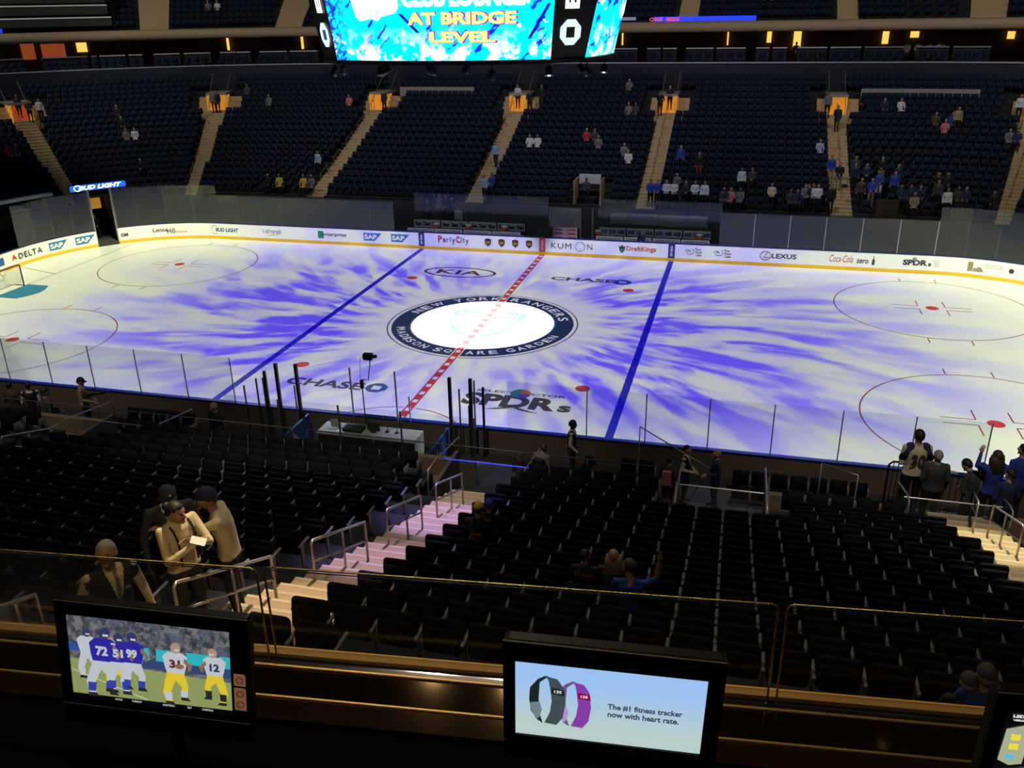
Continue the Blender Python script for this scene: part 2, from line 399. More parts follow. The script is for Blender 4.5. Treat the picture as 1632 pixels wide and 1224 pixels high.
def octagon(b, T, s, m_a=0, m_b=1, th=.002):
    """four-sided ring logo inside an octagon"""
    pts = [(.42, 1), (1, .42), (1, -.42), (.42, -1), (-.42, -1), (-1, -.42), (-1, .42), (-.42, 1)]
    q = .36
    for k in range(4):
        R = Matrix.Rotation(-PI/2*k, 4, 'Z')
        seg = [(-.52*1, .96), (.36, .96), (.96, .40), (-.36, .40)]
        seg = [(-.40, 1.0), (.40, 1.0), (.98, .42), (-.40, .42)]
        b.m = m_a; b.poly([(x*s, y*s) for x, y in seg], th, T @ R)
m_chase = mat('steel_blue_paint', (.02, .09, .22), .5)
def ice_text(name, txt, c, w, h, m, label=None, **kw):
    def f(b): add_text(b, txt, Matrix.Translation((c[0], c[1], Z1+.001)), width=w, height=h, **kw)
    return mark(name, m, f, label)
pA = onZ(929, 446, 0); pB = onZ(992, 450, 0)
ice_text('bank_lettering', 'CHASE', pA, 3.6, .62, m_char, 'dark CHASE lettering near the far boards', bold=.03)
mark('bank_emblem', m_chase, lambda b: octagon(b, Matrix.Translation((pB.x, pB.y, 0)), .48, 0, 0, Z1+.001))
pA = onZ(518, 611, 0); pB = onZ(600, 618, 0)
ice_text('bank_lettering', 'CHASE', pA, 3.35, .72, m_char, 'dark CHASE lettering near the close boards', bold=.03)
mark('bank_emblem', m_chase, lambda b: octagon(b, Matrix.Translation((pB.x, pB.y, 0)), .44, 0, 0, Z1+.001))
pK = onZ(733, 434, 0)
def kia(b):
    T = Matrix.Translation((pK.x, pK.y, 0)) @ Matrix.Diagonal((2.15, 1.0, 1, 1))
    n = 48
    vs = []; fs = []
    for k in range(n): a = 2*PI*k/n; vs += [(math.cos(a), math.sin(a), Z1), (.92*math.cos(a), .84*math.sin(a), Z1)]
    for k in range(n): j = (k+1) % n; fs.append((2*k, 2*j, 2*j+1, 2*k+1))
    b.add(vs, fs, T); b.m = 0; add_text(b, 'KIA', Matrix.Translation((pK.x, pK.y, Z1)), width=2.7, height=.85, bold=.02)
mark('oval_logo', mat('maroon_paint', (.10, .03, .035), .5), kia, 'dark oval KIA logo')
pS = onZ(826, 641, 0)
def spdr(b):
    T = Matrix.Translation((pS.x, pS.y, Z1)); b.m = 0
    add_text(b, 'SPDR', T @ Matrix.Translation((-.35, 0, 0)), width=3.7, height=1.15, bold=.05)
    add_text(b, 's', T @ Matrix.Translation((1.85, -.25, 0)), width=.5, height=.6, bold=.04)
    add_text(b, 'SELECT SECTOR', T @ Matrix.Translation((-.1, .82, 0)), width=3.6, height=.22, bold=.02)
    for k, (mm, a0) in enumerate(((1, 0), (2, 1), (3, 2), (4, 3))):
        b.m = mm; b.ring((pS.x-.1, pS.y+.8), .02, .42, Z1+.002, n=8, a0=a0*PI/2, a1=(a0+1)*PI/2)
    b.m = 0
    for k in range(-6, 7):
        b.tube([(pS.x-.1, pS.y-.45, Z1), (pS.x-.1+k*.17, pS.y-.75-.02*abs(k), Z1)], .012, 4)
mark('fund_logo', [m_char, mat('orange_paint', (.6, .22, .03)), mat('green_paint', (.08, .3, .06)), mat('teal_paint', (.02, .2, .3)), mat('purple_paint', (.15, .08, .3))], spdr, 'charcoal SPDRs lettering with a coloured globe')

# ---------------------------------------------------------------- rink boards
m_board = mat('white_board_plastic', (.80, .80, .80), .35, noise=.04); m_kick = mat('yellow_kick_plate', (.72, .42, .015), .4)
m_cap = mat('navy_cap_rail', (.012, .02, .12), .4); m_capn = mat('royal_blue_cap_rail', (.008, .03, .30), .4); m_bback = mat('board_back', (.15, .11, .085), .8)
m_steel = mat('brushed_steel', (.55, .55, .58), .35, .8, noise=.05); m_black = mat('black_plastic', (.012, .012, .013), .45)
m_glass = glass_mat('rink_glass', (.93, .955, .95), .02)
def bpath(side):
    """outline of one long side with its two corners, as (x, y, outward)"""
    o = []
    for k in range(13): a = PI/2*(1-k/12); o.append((-LX-RC*math.sin(a), LY+RC*math.cos(a), (-math.sin(a), math.cos(a))))
    for k in range(1, 24): o.append((-LX+2*LX*k/24, RY, (0, 1)))
    for k in range(13): a = PI/2*k/12; o.append((LX+RC*math.sin(a), LY+RC*math.cos(a), (math.sin(a), math.cos(a))))
    return [(x, side*y, (n[0], side*n[1])) for x, y, n in o]
def strip(mb, path, o0, o1, z0, z1):
    vs = []; fs = []
    for x, y, n in path:
        vs += [(x+n[0]*o0, y+n[1]*o0, z0), (x+n[0]*o1, y+n[1]*o1, z0), (x+n[0]*o1, y+n[1]*o1, z1), (x+n[0]*o0, y+n[1]*o0, z1)]
    for k in range(len(path)-1):
        for j in range(4): a = 4*k+j; b_ = 4*k+(j+1) % 4; fs.append((a, b_, b_+4, a+4))
    fs += [(0, 1, 2, 3), tuple(4*(len(path)-1)+j for j in (3, 2, 1, 0))]; mb.add(vs, fs)
GATE = (ta(57.5*RC/RC), 0)
def cut(path, a0, a1):
    """left corner path pieces outside the gate angles"""
    L = [p for p in path if math.degrees(math.atan2(p[2][0], p[2][1])) < -a1+.1]; Rr = [p for p in path if math.degrees(math.atan2(p[2][0], p[2][1])) > -a0-.1]
    return L, Rr
def fine(side):
    o = []
    for k in range(61): a = PI/2*(1-k/60); o.append((-LX-RC*math.sin(a), LY+RC*math.cos(a), (-math.sin(a), math.cos(a))))
    for k in range(1, 24): o.append((-LX+2*LX*k/24, RY, (0, 1)))
    for k in range(31): a = PI/2*k/30; o.append((LX+RC*math.sin(a), LY+RC*math.cos(a), (math.sin(a), math.cos(a))))
    return [(x, side*y, (n[0], side*n[1])) for x, y, n in o]
Pext = [(-RX, y, (-1, 0)) for y in (-4.0, -1.5, 1.0, 3.0)]
g0, g1 = 45., 54.                                  # the open gate in the far left corner
Pf = Pext + fine(1); L_, R_ = cut(Pf, g0, g1)
for side, pieces in ((1, [L_, R_]), (-1, [bpath(-1)])):
    root = empty('rink_boards', (0, side*RY, 0))
    tag(root, 'long white rink boards with sponsor signs and a yellow kick plate, far side' if side > 0 else 'near rink boards seen from behind with a royal blue cap', 'rink boards')
    T0 = Matrix.Translation((0, -side*RY, 0))
    def piece(name, m, o0, o1, z0, z1):
        mb = MB(); [strip(mb, p, o0, o1, z0, z1) for p in pieces]; o = mb.build(name, m, root, (0, -side*RY, 0)); return o
    piece('board_panel', m_board, 0, .05, .2, 1.04); piece('kick_plate', m_kick, -.008, .05, 0, .2)
    piece('board_back', m_bback, .05, .14, 0, 1.04); piece('cap_rail', m_cap if side > 0 else m_capn, -.012, .17, 1.04, 1.09)
    if side > 0: FARB = root
    else: NEARB = root
    for s in (-1, 1):                              # painted line marks on the boards
        if side > 0:
            o = MB().box((s*25.5*FT-.19, -.012, .2), (s*25.5*FT+.19, 0, 1.04)).build('line_panel', m_cap, root)
            mb = MB(); add_text(mb, 'SAP HANA', frame((s*25.5*FT, -.016, .62), (0, 0, 1), (-1, 0, 0)), width=.62, height=.16, bold=.02); mb.build('panel_lettering', m_board, o)
    if side > 0:
        o = MB().box((-.19, -.012, .2), (.19, 0, 1.04)).build('line_panel', m_red, root)
        mb = MB(); add_text(mb, 'SAP HANA', frame((0, -.016, .62), (0, 0, 1), (-1, 0, 0)), width=.62, height=.16, bold=.02); mb.build('panel_lettering', m_board, o)

# sponsor signs printed on the far boards
def board_frame(px, py, zc=.62):
    """frame on the far boards' face under a picture x"""
    best = None
    for x, y, n in Pf:
        d = Vector((x, y, zc))-CAM; z = d.dot(CF); sx = 816+FPX*d.dot(CR)/z
        if best is None or abs(sx-px) < best[0]: best = (abs(sx-px), x, y, n, sx)
    # refine by marching along the outline
    i = [k for k, q in enumerate(Pf) if q[0] == best[1] and q[1] == best[2]][0]; res = None
    for k in (i-1, i):
        if k < 0 or k+1 >= len(Pf): continue
        a, b_ = Pf[k], Pf[k+1]
        for j in range(41):
            f = j/40; x = a[0]*(1-f)+b_[0]*f; y = a[1]*(1-f)+b_[1]*f; nx = a[2][0]*(1-f)+b_[2][0]*f; ny = a[2][1]*(1-f)+b_[2][1]*f
            d = Vector((x, y, zc))-CAM; sx = 816+FPX*d.dot(CR)/d.dot(CF)
            if res is None or abs(sx-px) < res[0]: res = (abs(sx-px), x, y, nx, ny)
    _, x, y, nx, ny = res
    n = Vector((nx, ny, 0)).normalized(); c = Vector((x, y, zc))-n*.009-Vector((0, RY, 0))
    return frame(c, (ny, -nx, 0), (0, 0, 1))
INK = lambda n, c: mat('print_'+n, c, .5, noise=.03)
k_dark = INK('dark', (.03, .03, .035)); k_blue = INK('blue', (.01, .09, .32)); k_red = INK('red', (.5, .03, .02)); k_grey = INK('grey', (.22, .22, .22))
k_sap = INK('cobalt', (.02, .16, .42)); k_green = INK('green', (.01, .22, .10)); k_or = INK('orange', (.62, .10, .03)); k_gold = INK('gold', (.55, .30, .02)); k_br = INK('brown', (.06, .025, .01)); k_tan = INK('tan', (.30, .22, .13)); k_pur = INK('purple', (.18, .04, .28)); k_cy = INK('cyan', (.02, .3, .5))
def sign(label, px, parts, mats, zc=.62):
    """parts(mb, T) draws the sign in the boards' own frame"""
    global LIFT
    mb = MB(); T = board_frame(px, 0, zc); LIFT = .026 if abs(T.translation.x) > LX-.2 else 0.; parts(mb, T)
    if abs(T.translation.x) > LX-.2:
        Ti = T.inverted(); q = [Ti @ Vector(v) for v in mb.v]; mb.v = [tuple(T @ Vector((v.x, v.y, v.z+v.x*v.x/(2*RC)+.012))) for v in q]
    o = mb.build('printed_sign', mats, FARB); o['label'] = label; return o
LIFT = 0.
def tx(mb, T, s, x, y, w, h, m=0, **kw): mb.m = m; add_text(mb, s, T @ Matrix.Translation((x, y, LIFT)), width=w, height=h, **kw)
def pol(mb, T, pts, m, z=0): mb.m = m; mb.poly(pts, .002, T @ Matrix.Translation((0, 0, z)))
def s_sap(mb, T): pol(mb, T, [(-.62, -.25), (.12, -.25), (.62, .25), (-.62, .25)], 0, -.003); tx(mb, T, 'SAP', -.14, 0, .85, .30, 1, bold=.04)
for px in (93, 136, 594, 638): sign('blue wedge-shaped SAP sign', px, s_sap, [k_sap, m_board])
def s_delta(mb, T):
    tx(mb, T, 'DELTA', .25, 0, 1.75, .34, 0, spacing=1.2, bold=.01)
    pol(mb, T, [(-1.2, -.16), (-.98, -.05), (-.76, -.16), (-.98, .22)], 1)
sign('DELTA sign with a red triangle', 42, s_delta, [k_dark, k_red])
sign('blue sign cut off by the frame edge', 2, lambda mb, T: pol(mb, T, [(-.5, -.22), (.2, -.22), (.2, .22), (-.5, .22)], 0), [k_blue])
sign('dark OM lettering beside the gate', 198, lambda mb, T: tx(mb, T, 'OM', 0, -.05, .45, .22, 0, bold=.04), [k_dark])
def s_lenox(mb, T): tx(mb, T, 'Lenox', -.55, .06, .95, .26, 0, bold=.01); tx(mb, T, 'Hill', .1, -.04, .5, .34, 0, bold=.01); tx(mb, T, 'Hospital', .75, -.14, .75, .15, 0)
sign('LenoxHill Hospital sign', 270, s_lenox, [k_dark])
def s_bud(mb, T):
    tx(mb, T, 'BUD LIGHT', .1, 0, 1.75, .27, 0, shear=.25, bold=.04)
    mb.m = 0; mb.tube([tuple(T @ Vector((-.78+.25*math.cos(a), .0+.28*math.sin(a), .002))) for a in [math.radians(q) for q in range(60, 320, 20)]], .02, 4)
sign('BUD LIGHT sign on the boards', 360, s_bud, [k_blue])
def s_lp(mb, T):
    tx(mb, T, 'Lightpath', 0, .04, 1.35, .32, 0)
    mb.m = 1; mb.tube([tuple(T @ Vector((-.3+.1*q, -.24+.02*q+.02*math.sin(q), .002))) for q in range(10)], .012, 4)
sign('Lightpath sign with an orange swoosh', 434, s_lp, [k_blue, k_or])
def s_ent(mb, T):
    pol(mb, T, [(-1.05, -.27), (1.05, -.27), (1.05, .27), (-1.05, .27)], 2, -.004); pol(mb, T, [(-1.02, -.24), (-.62, -.24), (-.62, .24), (-1.02, .24)], 0)
    tx(mb, T @ Matrix.Translation((0, 0, .004)), 'enterprise', .1, 0, 1.75, .3, 1, bold=.02)
sign('green-and-black enterprise sign', 530, s_ent, [k_green, k_dark, m_board])
def s_party(mb, T):
    x = -1.0
    for ch, w, m in (('P', .26, 0), ('a', .2, 1), ('r', .14, 2), ('t', .14, 3), ('y', .2, 4), ('C', .28, 0), ('i', .07, 2), ('t', .14, 3), ('y', .2, 1)):
        low = ch in 'y'; tx(mb, T, ch, x+w/2, -.08 if low else (.05 if ch in 'ar' else .08)-.04*(ch in 'ar'), w, .42 if ch in 'PC' else (.36 if ch in 'tyi' else .26), m, bold=.04); x += w+.045
sign('multicoloured PartyCity sign', 722, s_party, [k_red, k_pur, k_or, k_cy, k_blue])
def s_ups(mb, T):
    pol(mb, T, [(-.2, .2), (0, .26), (.2, .2), (.2, -.08), (0, -.27), (-.2, -.08)], 0, -.003)
    pol(mb, T, [(-.15, .13), (.15, .15), (.15, -.05), (0, -.2), (-.15, -.05)], 2, -.001)
    tx(mb, T @ Matrix.Translation((0, 0, .006)), 'ups', 0, -.02, .28, .18, 1, bold=.03)
for px in (778, 799, 821, 843): sign('brown and gold ups shield', px, s_ups, [k_br, k_gold, k_br])
def s_kum(mb, T):
    tx(mb, T, 'KUM', -.75, 0, 1.25, .34, 0, spacing=1.15); tx(mb, T, 'N', 1.0, 0, .32, .34, 0)
    mb.m = 0; c = [tuple(T @ Vector((.42+.3*math.cos(a), .28*math.sin(a), .002))) for a in [2*PI*k/20 for k in range(20)]]; mb.tube(c, .012, 4, closed=True)
    for q in (-1, 1): mb.ball(tuple(T @ Vector((.42+q*.16, .13, .002))), .015, 6, 4)
    mb.tube([tuple(T @ Vector((.36+.03*k, -.17+.03*abs(k-2)*.5, .002))) for k in range(5)], .01, 4)
sign('thin-lettered KUMON sign with a round face', 914, s_kum, [k_dark])
def s_dk(mb, T):
    tx(mb, T, 'DraftKings', .28, 0, 1.75, .36, 0, bold=.03)
    pol(mb, T, [(-1.05, .2), (-.95, .12), (-.85, .25), (-.75, .12), (-.65, .2), (-.7, -.1), (-.85, -.27), (-1.0, -.1)], 1)
    pol(mb, T, [(-.95, .02), (-.75, .02), (-.78, -.12), (-.85, -.2), (-.92, -.12)], 2, .002)
sign('orange DraftKings sign with a crown', 1014, s_dk, [k_or, k_dark, k_green])
def s_twc(mb, T):
    for q, s in enumerate(('Time', 'Warner', 'Cable')): tx(mb, T, s, .28 + (0 if q else -.06), .17-.17*q, .34+.1*(q == 1), .13, 0, bold=.02)
    mb.m = 0
    sp = [tuple(T @ Vector((-.25+(.05+.018*k)*math.cos(k*.55), .02+(.04+.014*k)*math.sin(k*.55), .002))) for k in range(14)]; mb.tube(sp, .013, 4)
    mb.tube([tuple(T @ Vector((-.52+.05*k, .02+.13*math.sin(k*.55), .002))) for k in range(7)], .012, 4)
for px in (1106, 1152): sign('Time Warner Cable sign with a swirl', px, s_twc, [k_dark])
def s_lex(mb, T):
    tx(mb, T, 'LEXUS', .3, 0, 1.35, .28, 0, bold=.03, spacing=1.05); mb.m = 0
    mb.tube([tuple(T @ Vector((-.72+.3*math.cos(a), .25*math.sin(a), .002))) for a in [2*PI*k/20 for k in range(20)]], .018, 4, closed=True)
    mb.tube([tuple(T @ Vector(q)) for q in ((-.62, .2, .002), (-.82, -.1, .002), (-.5, -.1, .002))], .018, 4)
sign('LEXUS sign with an oval emblem', 1241, s_lex, [k_dark])
def s_coke(mb, T):
    tx(mb, T, 'Coca-Cola', -.55, .03, 1.25, .40, 0, shear=.3); tx(mb, T, 'zero', .58, -.08, .62, .22, 1, bold=.02)
    pol(mb, T, [(1.08, -.25), (1.22, -.25), (1.22, 0), (1.17, .12), (1.17, .25), (1.13, .25), (1.13, .12), (1.08, 0)], 1)
sign('red and black Coca-Cola zero sign', 1357, s_coke, [k_red, k_dark])
def s_sp(mb, T):
    tx(mb, T, 'SPDR', -.45, 0, 1.25, .32, 0, bold=.05); tx(mb, T, 's', .3, -.08, .16, .17, 0, bold=.03)
    for q, s in enumerate(('Exchange', 'Traded', 'Funds')): tx(mb, T, s, .72, .12-.13*q, .45-.06*q, .08, 1)
    mb.m = 0; mb.ring((0, 0), 0, 0, 0, n=3)
    pol(mb, T, [(-.5+.12*math.cos(2*PI*k/12), .2+.1*math.sin(2*PI*k/12)) for k in range(12)], 1, .002)
sign('charcoal SPDRs sign', 1472, s_sp, [k_dark, k_grey])
def s_bld(mb, T):
    pol(mb, T, [(-.9, -.25), (-.65, -.25), (-.65, .22), (-.72, .26), (-.9, .24)], 0); pol(mb, T, [(-.62, -.25), (-.1, -.25), (-.15, -.15), (-.25, -.02), (-.4, 0), (-.45, -.08), (-.62, -.08)], 0)
    for q in range(2): tx(mb, T, 'MIRAMAR BUILDERS' if q else 'AMALGAMATED', .35, .17-.13*q, .9, .07, 1)
sign('tan building sign with faint lettering', 1572, s_bld, [k_tan, k_grey])
sign('round dark emblem near the frame edge', 1612, lambda mb, T: pol(mb, T, [(.13*math.cos(2*PI*k/14), .13*math.sin(2*PI*k/14)) for k in range(14)], 0), [k_dark])

# ---------------------------------------------------------------- glass over the boards
def glass_panel(a, b_, n, z0, z1, label, group, posts=(1,), pm=None, pw=.035):
    a = Vector(a); b_ = Vector(b_); n = Vector((n[0], n[1], 0)); c = (a+b_)/2; root = None
    d = (b_-a); L = d.length; x = d.normalized()
    T = frame((0, 0, 0), x, (0, 0, 1))
    o = MB().box((-L/2+.015, 0, -.006), (L/2-.015, z1-z0, .006), T).build('glass_panel', m_glass, None, (c.x, c.y, z0)); tag(o, label, 'glass panel', group)
    for s in posts:
        MB().box((s*L/2-pw/2, -.05, 0), (s*L/2+pw/2, z1-z0, .03), T).build('post', pm or m_steel, o)
    return o
# near side, picture-measured stanchions
xs = [-26.6, -24.7, -22.8, -20.9, -19.0, -17.0, -15.08, -13.16, -11.27, -9.28, -7.30, -5.38]
for a, b_ in zip(xs, xs[1:]): glass_panel((a, -RY-.07, 0), (b_, -RY-.07, 0), (0, -1), 1.09, 2.80, 'clear glass pane standing on the near boards, left of the scorer table', 'near boards glass, left run', posts=(1,), pm=m_steel)
xs = [4.6, 6.63, 7.36, 9.25, 11.2, 13.11, 15.07, 17.09, 19.1]
xs = [4.7, 7.36, 9.25, 11.2, 13.11, 15.07, 17.09, 19.1]
for a, b_ in zip(xs, xs[1:]): glass_panel((a, -RY-.07, 0), (b_, -RY-.07, 0), (0, -1), 1.09, 2.80, 'clear glass pane standing on the near boards, right of the scorer table', 'near boards glass, right run', posts=(1,), pm=m_steel)
# far side straights and corners
m_postd = mat('dim_steel', (.12, .12, .14), .5, .3)
def far_run(x0, x1, n, z1, lab, pm, side=1):
    for k in range(n):
        a = x0+(x1-x0)*k/n; b_ = x0+(x1-x0)*(k+1)/n
        glass_panel((a, RY+.07, 0), (b_, RY+.07, 0), (0, 1), 1.09, z1, lab, lab.replace('clear glass pane', 'glass panes'), pm=pm)
far_run(-21.95, -9.6, 8, 2.9, 'clear glass pane on the far boards between the left corner and the benches', m_postd)
far_run(10.42, 21.95, 6, 2.95, 'clear glass pane on the far boards right of the benches', m_steel)
def corner(side, a0, a1, n, z1, lab, pm):
    for k in range(n):
        A = [math.radians(a0+(a1-a0)*q/n) for q in (k, k+1)]
        p = [(side*(LX+(RC+.07)*math.sin(a)), LY+(RC+.07)*math.cos(a), 0) for a in A]
        glass_panel(p[0], p[1], (0, 1), 1.09, z1, lab, lab.replace('clear glass pane', 'glass panes'), pm=pm)
corner(-1, 0, 36, 3, 3.55, 'clear glass pane round the far left corner before the gate', m_postd)
corner(-1, 36, 45, 1, 3.6, 'clear glass pane with a bright post right of the open gate', m_steel)
corner(-1, 54, 88, 4, 3.55, 'clear glass pane round the far left corner past the gate', m_postd)
corner(1, 0, 60, 6, 3.7, 'clear glass pane round the far right corner', m_postd)
# ---------------------------------------------------------------- seating banks
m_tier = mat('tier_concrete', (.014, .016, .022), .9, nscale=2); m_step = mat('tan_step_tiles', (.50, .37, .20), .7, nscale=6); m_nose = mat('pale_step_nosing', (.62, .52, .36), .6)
m_rail = mat('satin_handrail', (.45, .42, .40), .35, .7, noise=.04); m_brass = mat('brass_handrail', (.62, .45, .16), .3, .8, noise=.04)
def bank_box(mb, t0, t1, d0, d1, z0, z1, side=1, n=None):
    """box following the bank between runs t0..t1"""
    if n is None: n = 1 if (abs(t0) <= LX and abs(t1) <= LX) else max(1, int(abs(t1-t0)/1.3))
    vs = []; fs = []
    for k in range(n+1):
        t = t0+(t1-t0)*k/n
        vs += [P(t, d0, z0, side), P(t, d1, z0, side), P(t, d1, z1, side), P(t, d0, z1, side)]
    for k in range(n):
        for j in range(4): a = 4*k+j; b_ = 4*k+(j+1) % 4; fs.append((a, b_, b_+4, a+4))
    fs += [(0, 3, 2, 1), tuple(4*n+j for j in range(4))]; mb.add(vs, fs)
PITCHR = .87
def rows(near): 
    k = 0
    while True:
        d = 5.04+PITCHR*k
        if d > (20.9 if near else 21.2): return
        if not (near and k < 2): yield k, d
        k += 1
FAR_A = [ta(52.7), ta(19.8), -17.05, -5.62, 5.65, 17.35, ta(18, False), ta(52, False)]
NEAR_A = [-28, -17.0, -5.65, 6.12, 17.5]
AW = {1: .62, -1: .72}                              # half widths
VOM = [(t, 1.15) for t in FAR_A]                    # openings at the head of each far aisle
VD0, VD1 = 16.4, 19.0
NV = []                                             # near openings (t0, t1, d0, d1) filled below
NV = [(-7.2, -4.2, 4.1, 8.1), (4.3, 6.9, 4.1, 8.1), (10.6, 12.9, 4.1, 8.1), (16.0, 18.4, 4.1, 6.4)]
def spans(t0, t1, cuts):
    """pieces of t0..t1 outside the cuts"""
    out = []; a = t0
    for c0, c1 in sorted(cuts):
        if c1 <= a or c0 >= t1: continue
        if c0 > a: out.append((a, c0))
        a = max(a, c1)
    if a < t1: out.append((a, t1))
    return out
FT0, FT1 = ta(84), ta(58, False); NT0, NT1 = ta(20), ta(8, False)
mbF, mbN = MB(), MB()
for k, d in rows(False):
    z = prof(d); cuts = [(t-w, t+w) for t, w in VOM] if VD0 < d+.3 and d-.6 < VD1 else []
    for a, b_ in spans(FT0, FT1, cuts):
        br = sorted(set([a, b_]+[q for q in (-LX, LX) if a < q < b_]))
        for q in range(len(br)-1): bank_box(mbF, br[q], br[q+1], d-.62, d+.25, z-.55, z)
for k, d in rows(True):
    z = prof(d, True); cuts = [(v[0], v[1]) for v in NV if v[2] < d+.25 and d-.62 < v[3]]
    for a, b_ in spans(NT0, NT1, cuts):
        br = sorted(set([a, b_]+[q for q in (-LX, LX) if a < q < b_]))
        for q in range(len(br)-1): bank_box(mbN, br[q], br[q+1], d-.62, d+.25, z-.55, z, -1)
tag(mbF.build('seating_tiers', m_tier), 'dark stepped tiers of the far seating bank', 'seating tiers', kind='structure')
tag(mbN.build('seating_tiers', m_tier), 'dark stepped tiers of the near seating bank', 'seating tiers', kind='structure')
def stairs(t, side, lab, d0=4.4, d1=99, hw=None):
    near = side < 0; hw = hw or AW[side]; mb = MB()
    for k, d in ([(0, 5.04), (1, 5.91)] if near and d0 < 5 else [])+list(rows(near)):
        if d < d0 or d > d1: continue
        z = prof(d, near); zn = prof(d+PITCHR, near); h = (zn-z)/2
        for q, (a, b_, zz) in enumerate(((d-.62, d-.185, z+.012), (d-.185, d+.25, z+h))):
            mb.m = 0; bank_box(mb, t-hw*(1.0), t+hw, a-.015, b_-.016, zz-.3, zz, side); mb.m = 1; bank_box(mb, t-hw, t+hw, a-.02, a+.04, zz-.03, zz+.004, side)
    o = mb.build('aisle_stairs', [m_step, m_nose]); tag(o, lab, 'stairs', kind='structure'); return o
names = ['far left corner', 'left of the unlit end', 'second from the left', 'left of the scoreboard', 'below the scoreboard right side', 'right of centre', 'far right corner', 'hidden right']
flabs = ['tan lit stairway in the far left corner above the gate', 'tan stairway behind the far left blue line corner', 'tan stairway behind the far enterprise sign',
         'pinkish stairway behind the left players bench', 'pinkish stairway behind the right players bench', 'tan stairway crowded by standing fans at its foot', 'tan stairway at the right frame edge', 'tan stairway beyond the right frame edge']
for t, l in zip(FAR_A[:7], flabs): stairs(t, 1, l, d1=16.4)
for t, l, d0, d1 in ((-17.0, 'near stairway beyond the left edge', 4.4, 21), (-5.65, 'dark near stairway beside the standing staff, left', 8.2, 21), (6.12, 'near stairway with handrails, pink at its foot and tan at its top', 8.3, 21), (17.5, 'near stairway at the right edge leading to the rink', 4.4, 21)):
    stairs(t, -1, l, d0, d1)

# vomitories of the far bank: glowing openings with side steps, rails and a lintel
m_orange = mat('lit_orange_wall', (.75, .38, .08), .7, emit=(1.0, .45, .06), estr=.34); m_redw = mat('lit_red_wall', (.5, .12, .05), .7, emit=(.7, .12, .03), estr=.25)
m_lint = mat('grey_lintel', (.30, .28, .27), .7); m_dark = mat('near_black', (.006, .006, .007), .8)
for i, (t, w) in enumerate(VOM[:7]):
    c = P(t, VD0, prof(VD0-.6)); root = empty('vomitory', c); inv_ = Matrix.Translation(-c)
    tag(root, 'lit entrance at the head of the '+flabs[i], 'entrance', None)
    root['label'] = ['orange entrance at the top of the far left corner stairs', 'grey entrance at the top of the stairs left of centre', 'lit entrance above the stairs behind the enterprise sign', 'yellow entrance above the stairs left of the right scoreboard edge', 'bright entrance with two ushers above the pinkish stairs', 'glowing amber entrance with an usher at its left', 'entrance at the top of the right edge stairs'][i]
    z0 = prof(VD0-.6); z1 = z0+1.55
    def pc(name, m, boxes):
        mb = MB(); [bank_box(mb, *q) for q in boxes]; mb.v = [tuple(Vector(v)-c) for v in mb.v]; return mb.build(name, m, root)
    pc('back_wall', m_redw if i == 0 else m_orange, [(t-w+.55, t+w-.55, VD1-1.0, VD1-.9, z0, z1)])
    pc('floor_slab', m_step, [(t-w, t+w, VD0-.1, VD1-.9, z0-.3, z0)])
    pc('lintel', m_lint, [(t-w+.45, t+w-.45, VD0+.2, VD1, z1, z1+.16)])
    for s in (-1, 1):
        pc('side_wall', m_orange, [(t+s*(w-.55)-.03, t+s*(w-.55)+.03, VD0, VD1-.9, z0, z1)])
        mb = MB()
        for q in range(4): bank_box(mb, t+s*(w-.2)-.35, t+s*(w-.2)+.55*(1 if s > 0 else 1)-.2*(s < 0), VD0-.1+.45*q, VD0+.35+.45*q, z0, z0+.3+.34*q)
        mb.v = [tuple(Vector(v)-c) for v in mb.v]; mb.build('side_steps', m_step, root)
        a = P(t+s*.55, VD0+.1, z0+.9)-c; b_ = P(t+s*.55, VD1+.8, z1+1.5)-c
        MB().tube([P(t+s*.55, VD0+.1, z0)-c, a, b_], .03, 6).build('handrail', m_rail, root)
# centre handrails on the far stairs
for i, t in enumerate(FAR_A[:7]):
    for q in range(5):
        d = 6.2+q*2.3; mb = MB(); off = .0 if i > 3 else -.35
        a = P(t+off, d, prof(d)); b_ = P(t+off, d+1.2, prof(d+1.2)); up = Vector((0, 0, .85))
        mb.tube([a, a+up, b_+up, b_], .022, 6); o = mb.build('handrail', m_brass); tag(o, 'slim brass handrail on the '+flabs[i].split(' ', 1)[1], 'handrail', 'handrails on far stairway '+['one', 'two', 'three', 'four', 'five', 'six', 'seven'][i])

# low wall lines between the far vomitories
for a, b_, lab in ((-15.8, -9.6, 'long grey ledge in the far bank under the scoreboard, left'), (19.0, ta(10, False), 'long grey ledge in the far bank right of the amber entrance')):
    mb = MB(); bank_box(mb, a, b_, 18.3, 18.5, 7.0, 8.2); o = mb.build('bank_ledge', m_lint); tag(o, lab, 'ledge')

# foot walls of the banks
for s_ in (-1, 1):
    mb = MB(); bank_box(mb, FT0 if s_ > 0 else NT0, FT1 if s_ > 0 else NT1, .18, 4.1, -.02, .15, s_, 40); tag(mb.build('floor_rinkside', m_conc), kind='structure')
mb = MB(); bank_box(mb, FT0, FT1, 4.1, 4.3, 0, 2.1, 1, 40); tag(mb.build('wall_far_bank_foot', mat('foot_wall_dark', (.05, .05, .06), .8)), kind='structure')
m_tanw = mat('tan_foot_wall', (.20, .14, .085), .8); mb = MB()
for a, b_ in spans(NT0, NT1, [(v[0], v[1]) for v in NV]): bank_box(mb, a, b_, 4.1, 4.3, 0, 2.05, -1, 20)
for a, b_ in spans(NT0, NT1, [(v[0], v[1]) for v in NV]): bank_box(mb, a, b_, 4.3, 6.2, .8, 1.5, -1, 20)
tag(mb.build('wall_near_bank_foot', m_tanw), kind='structure')

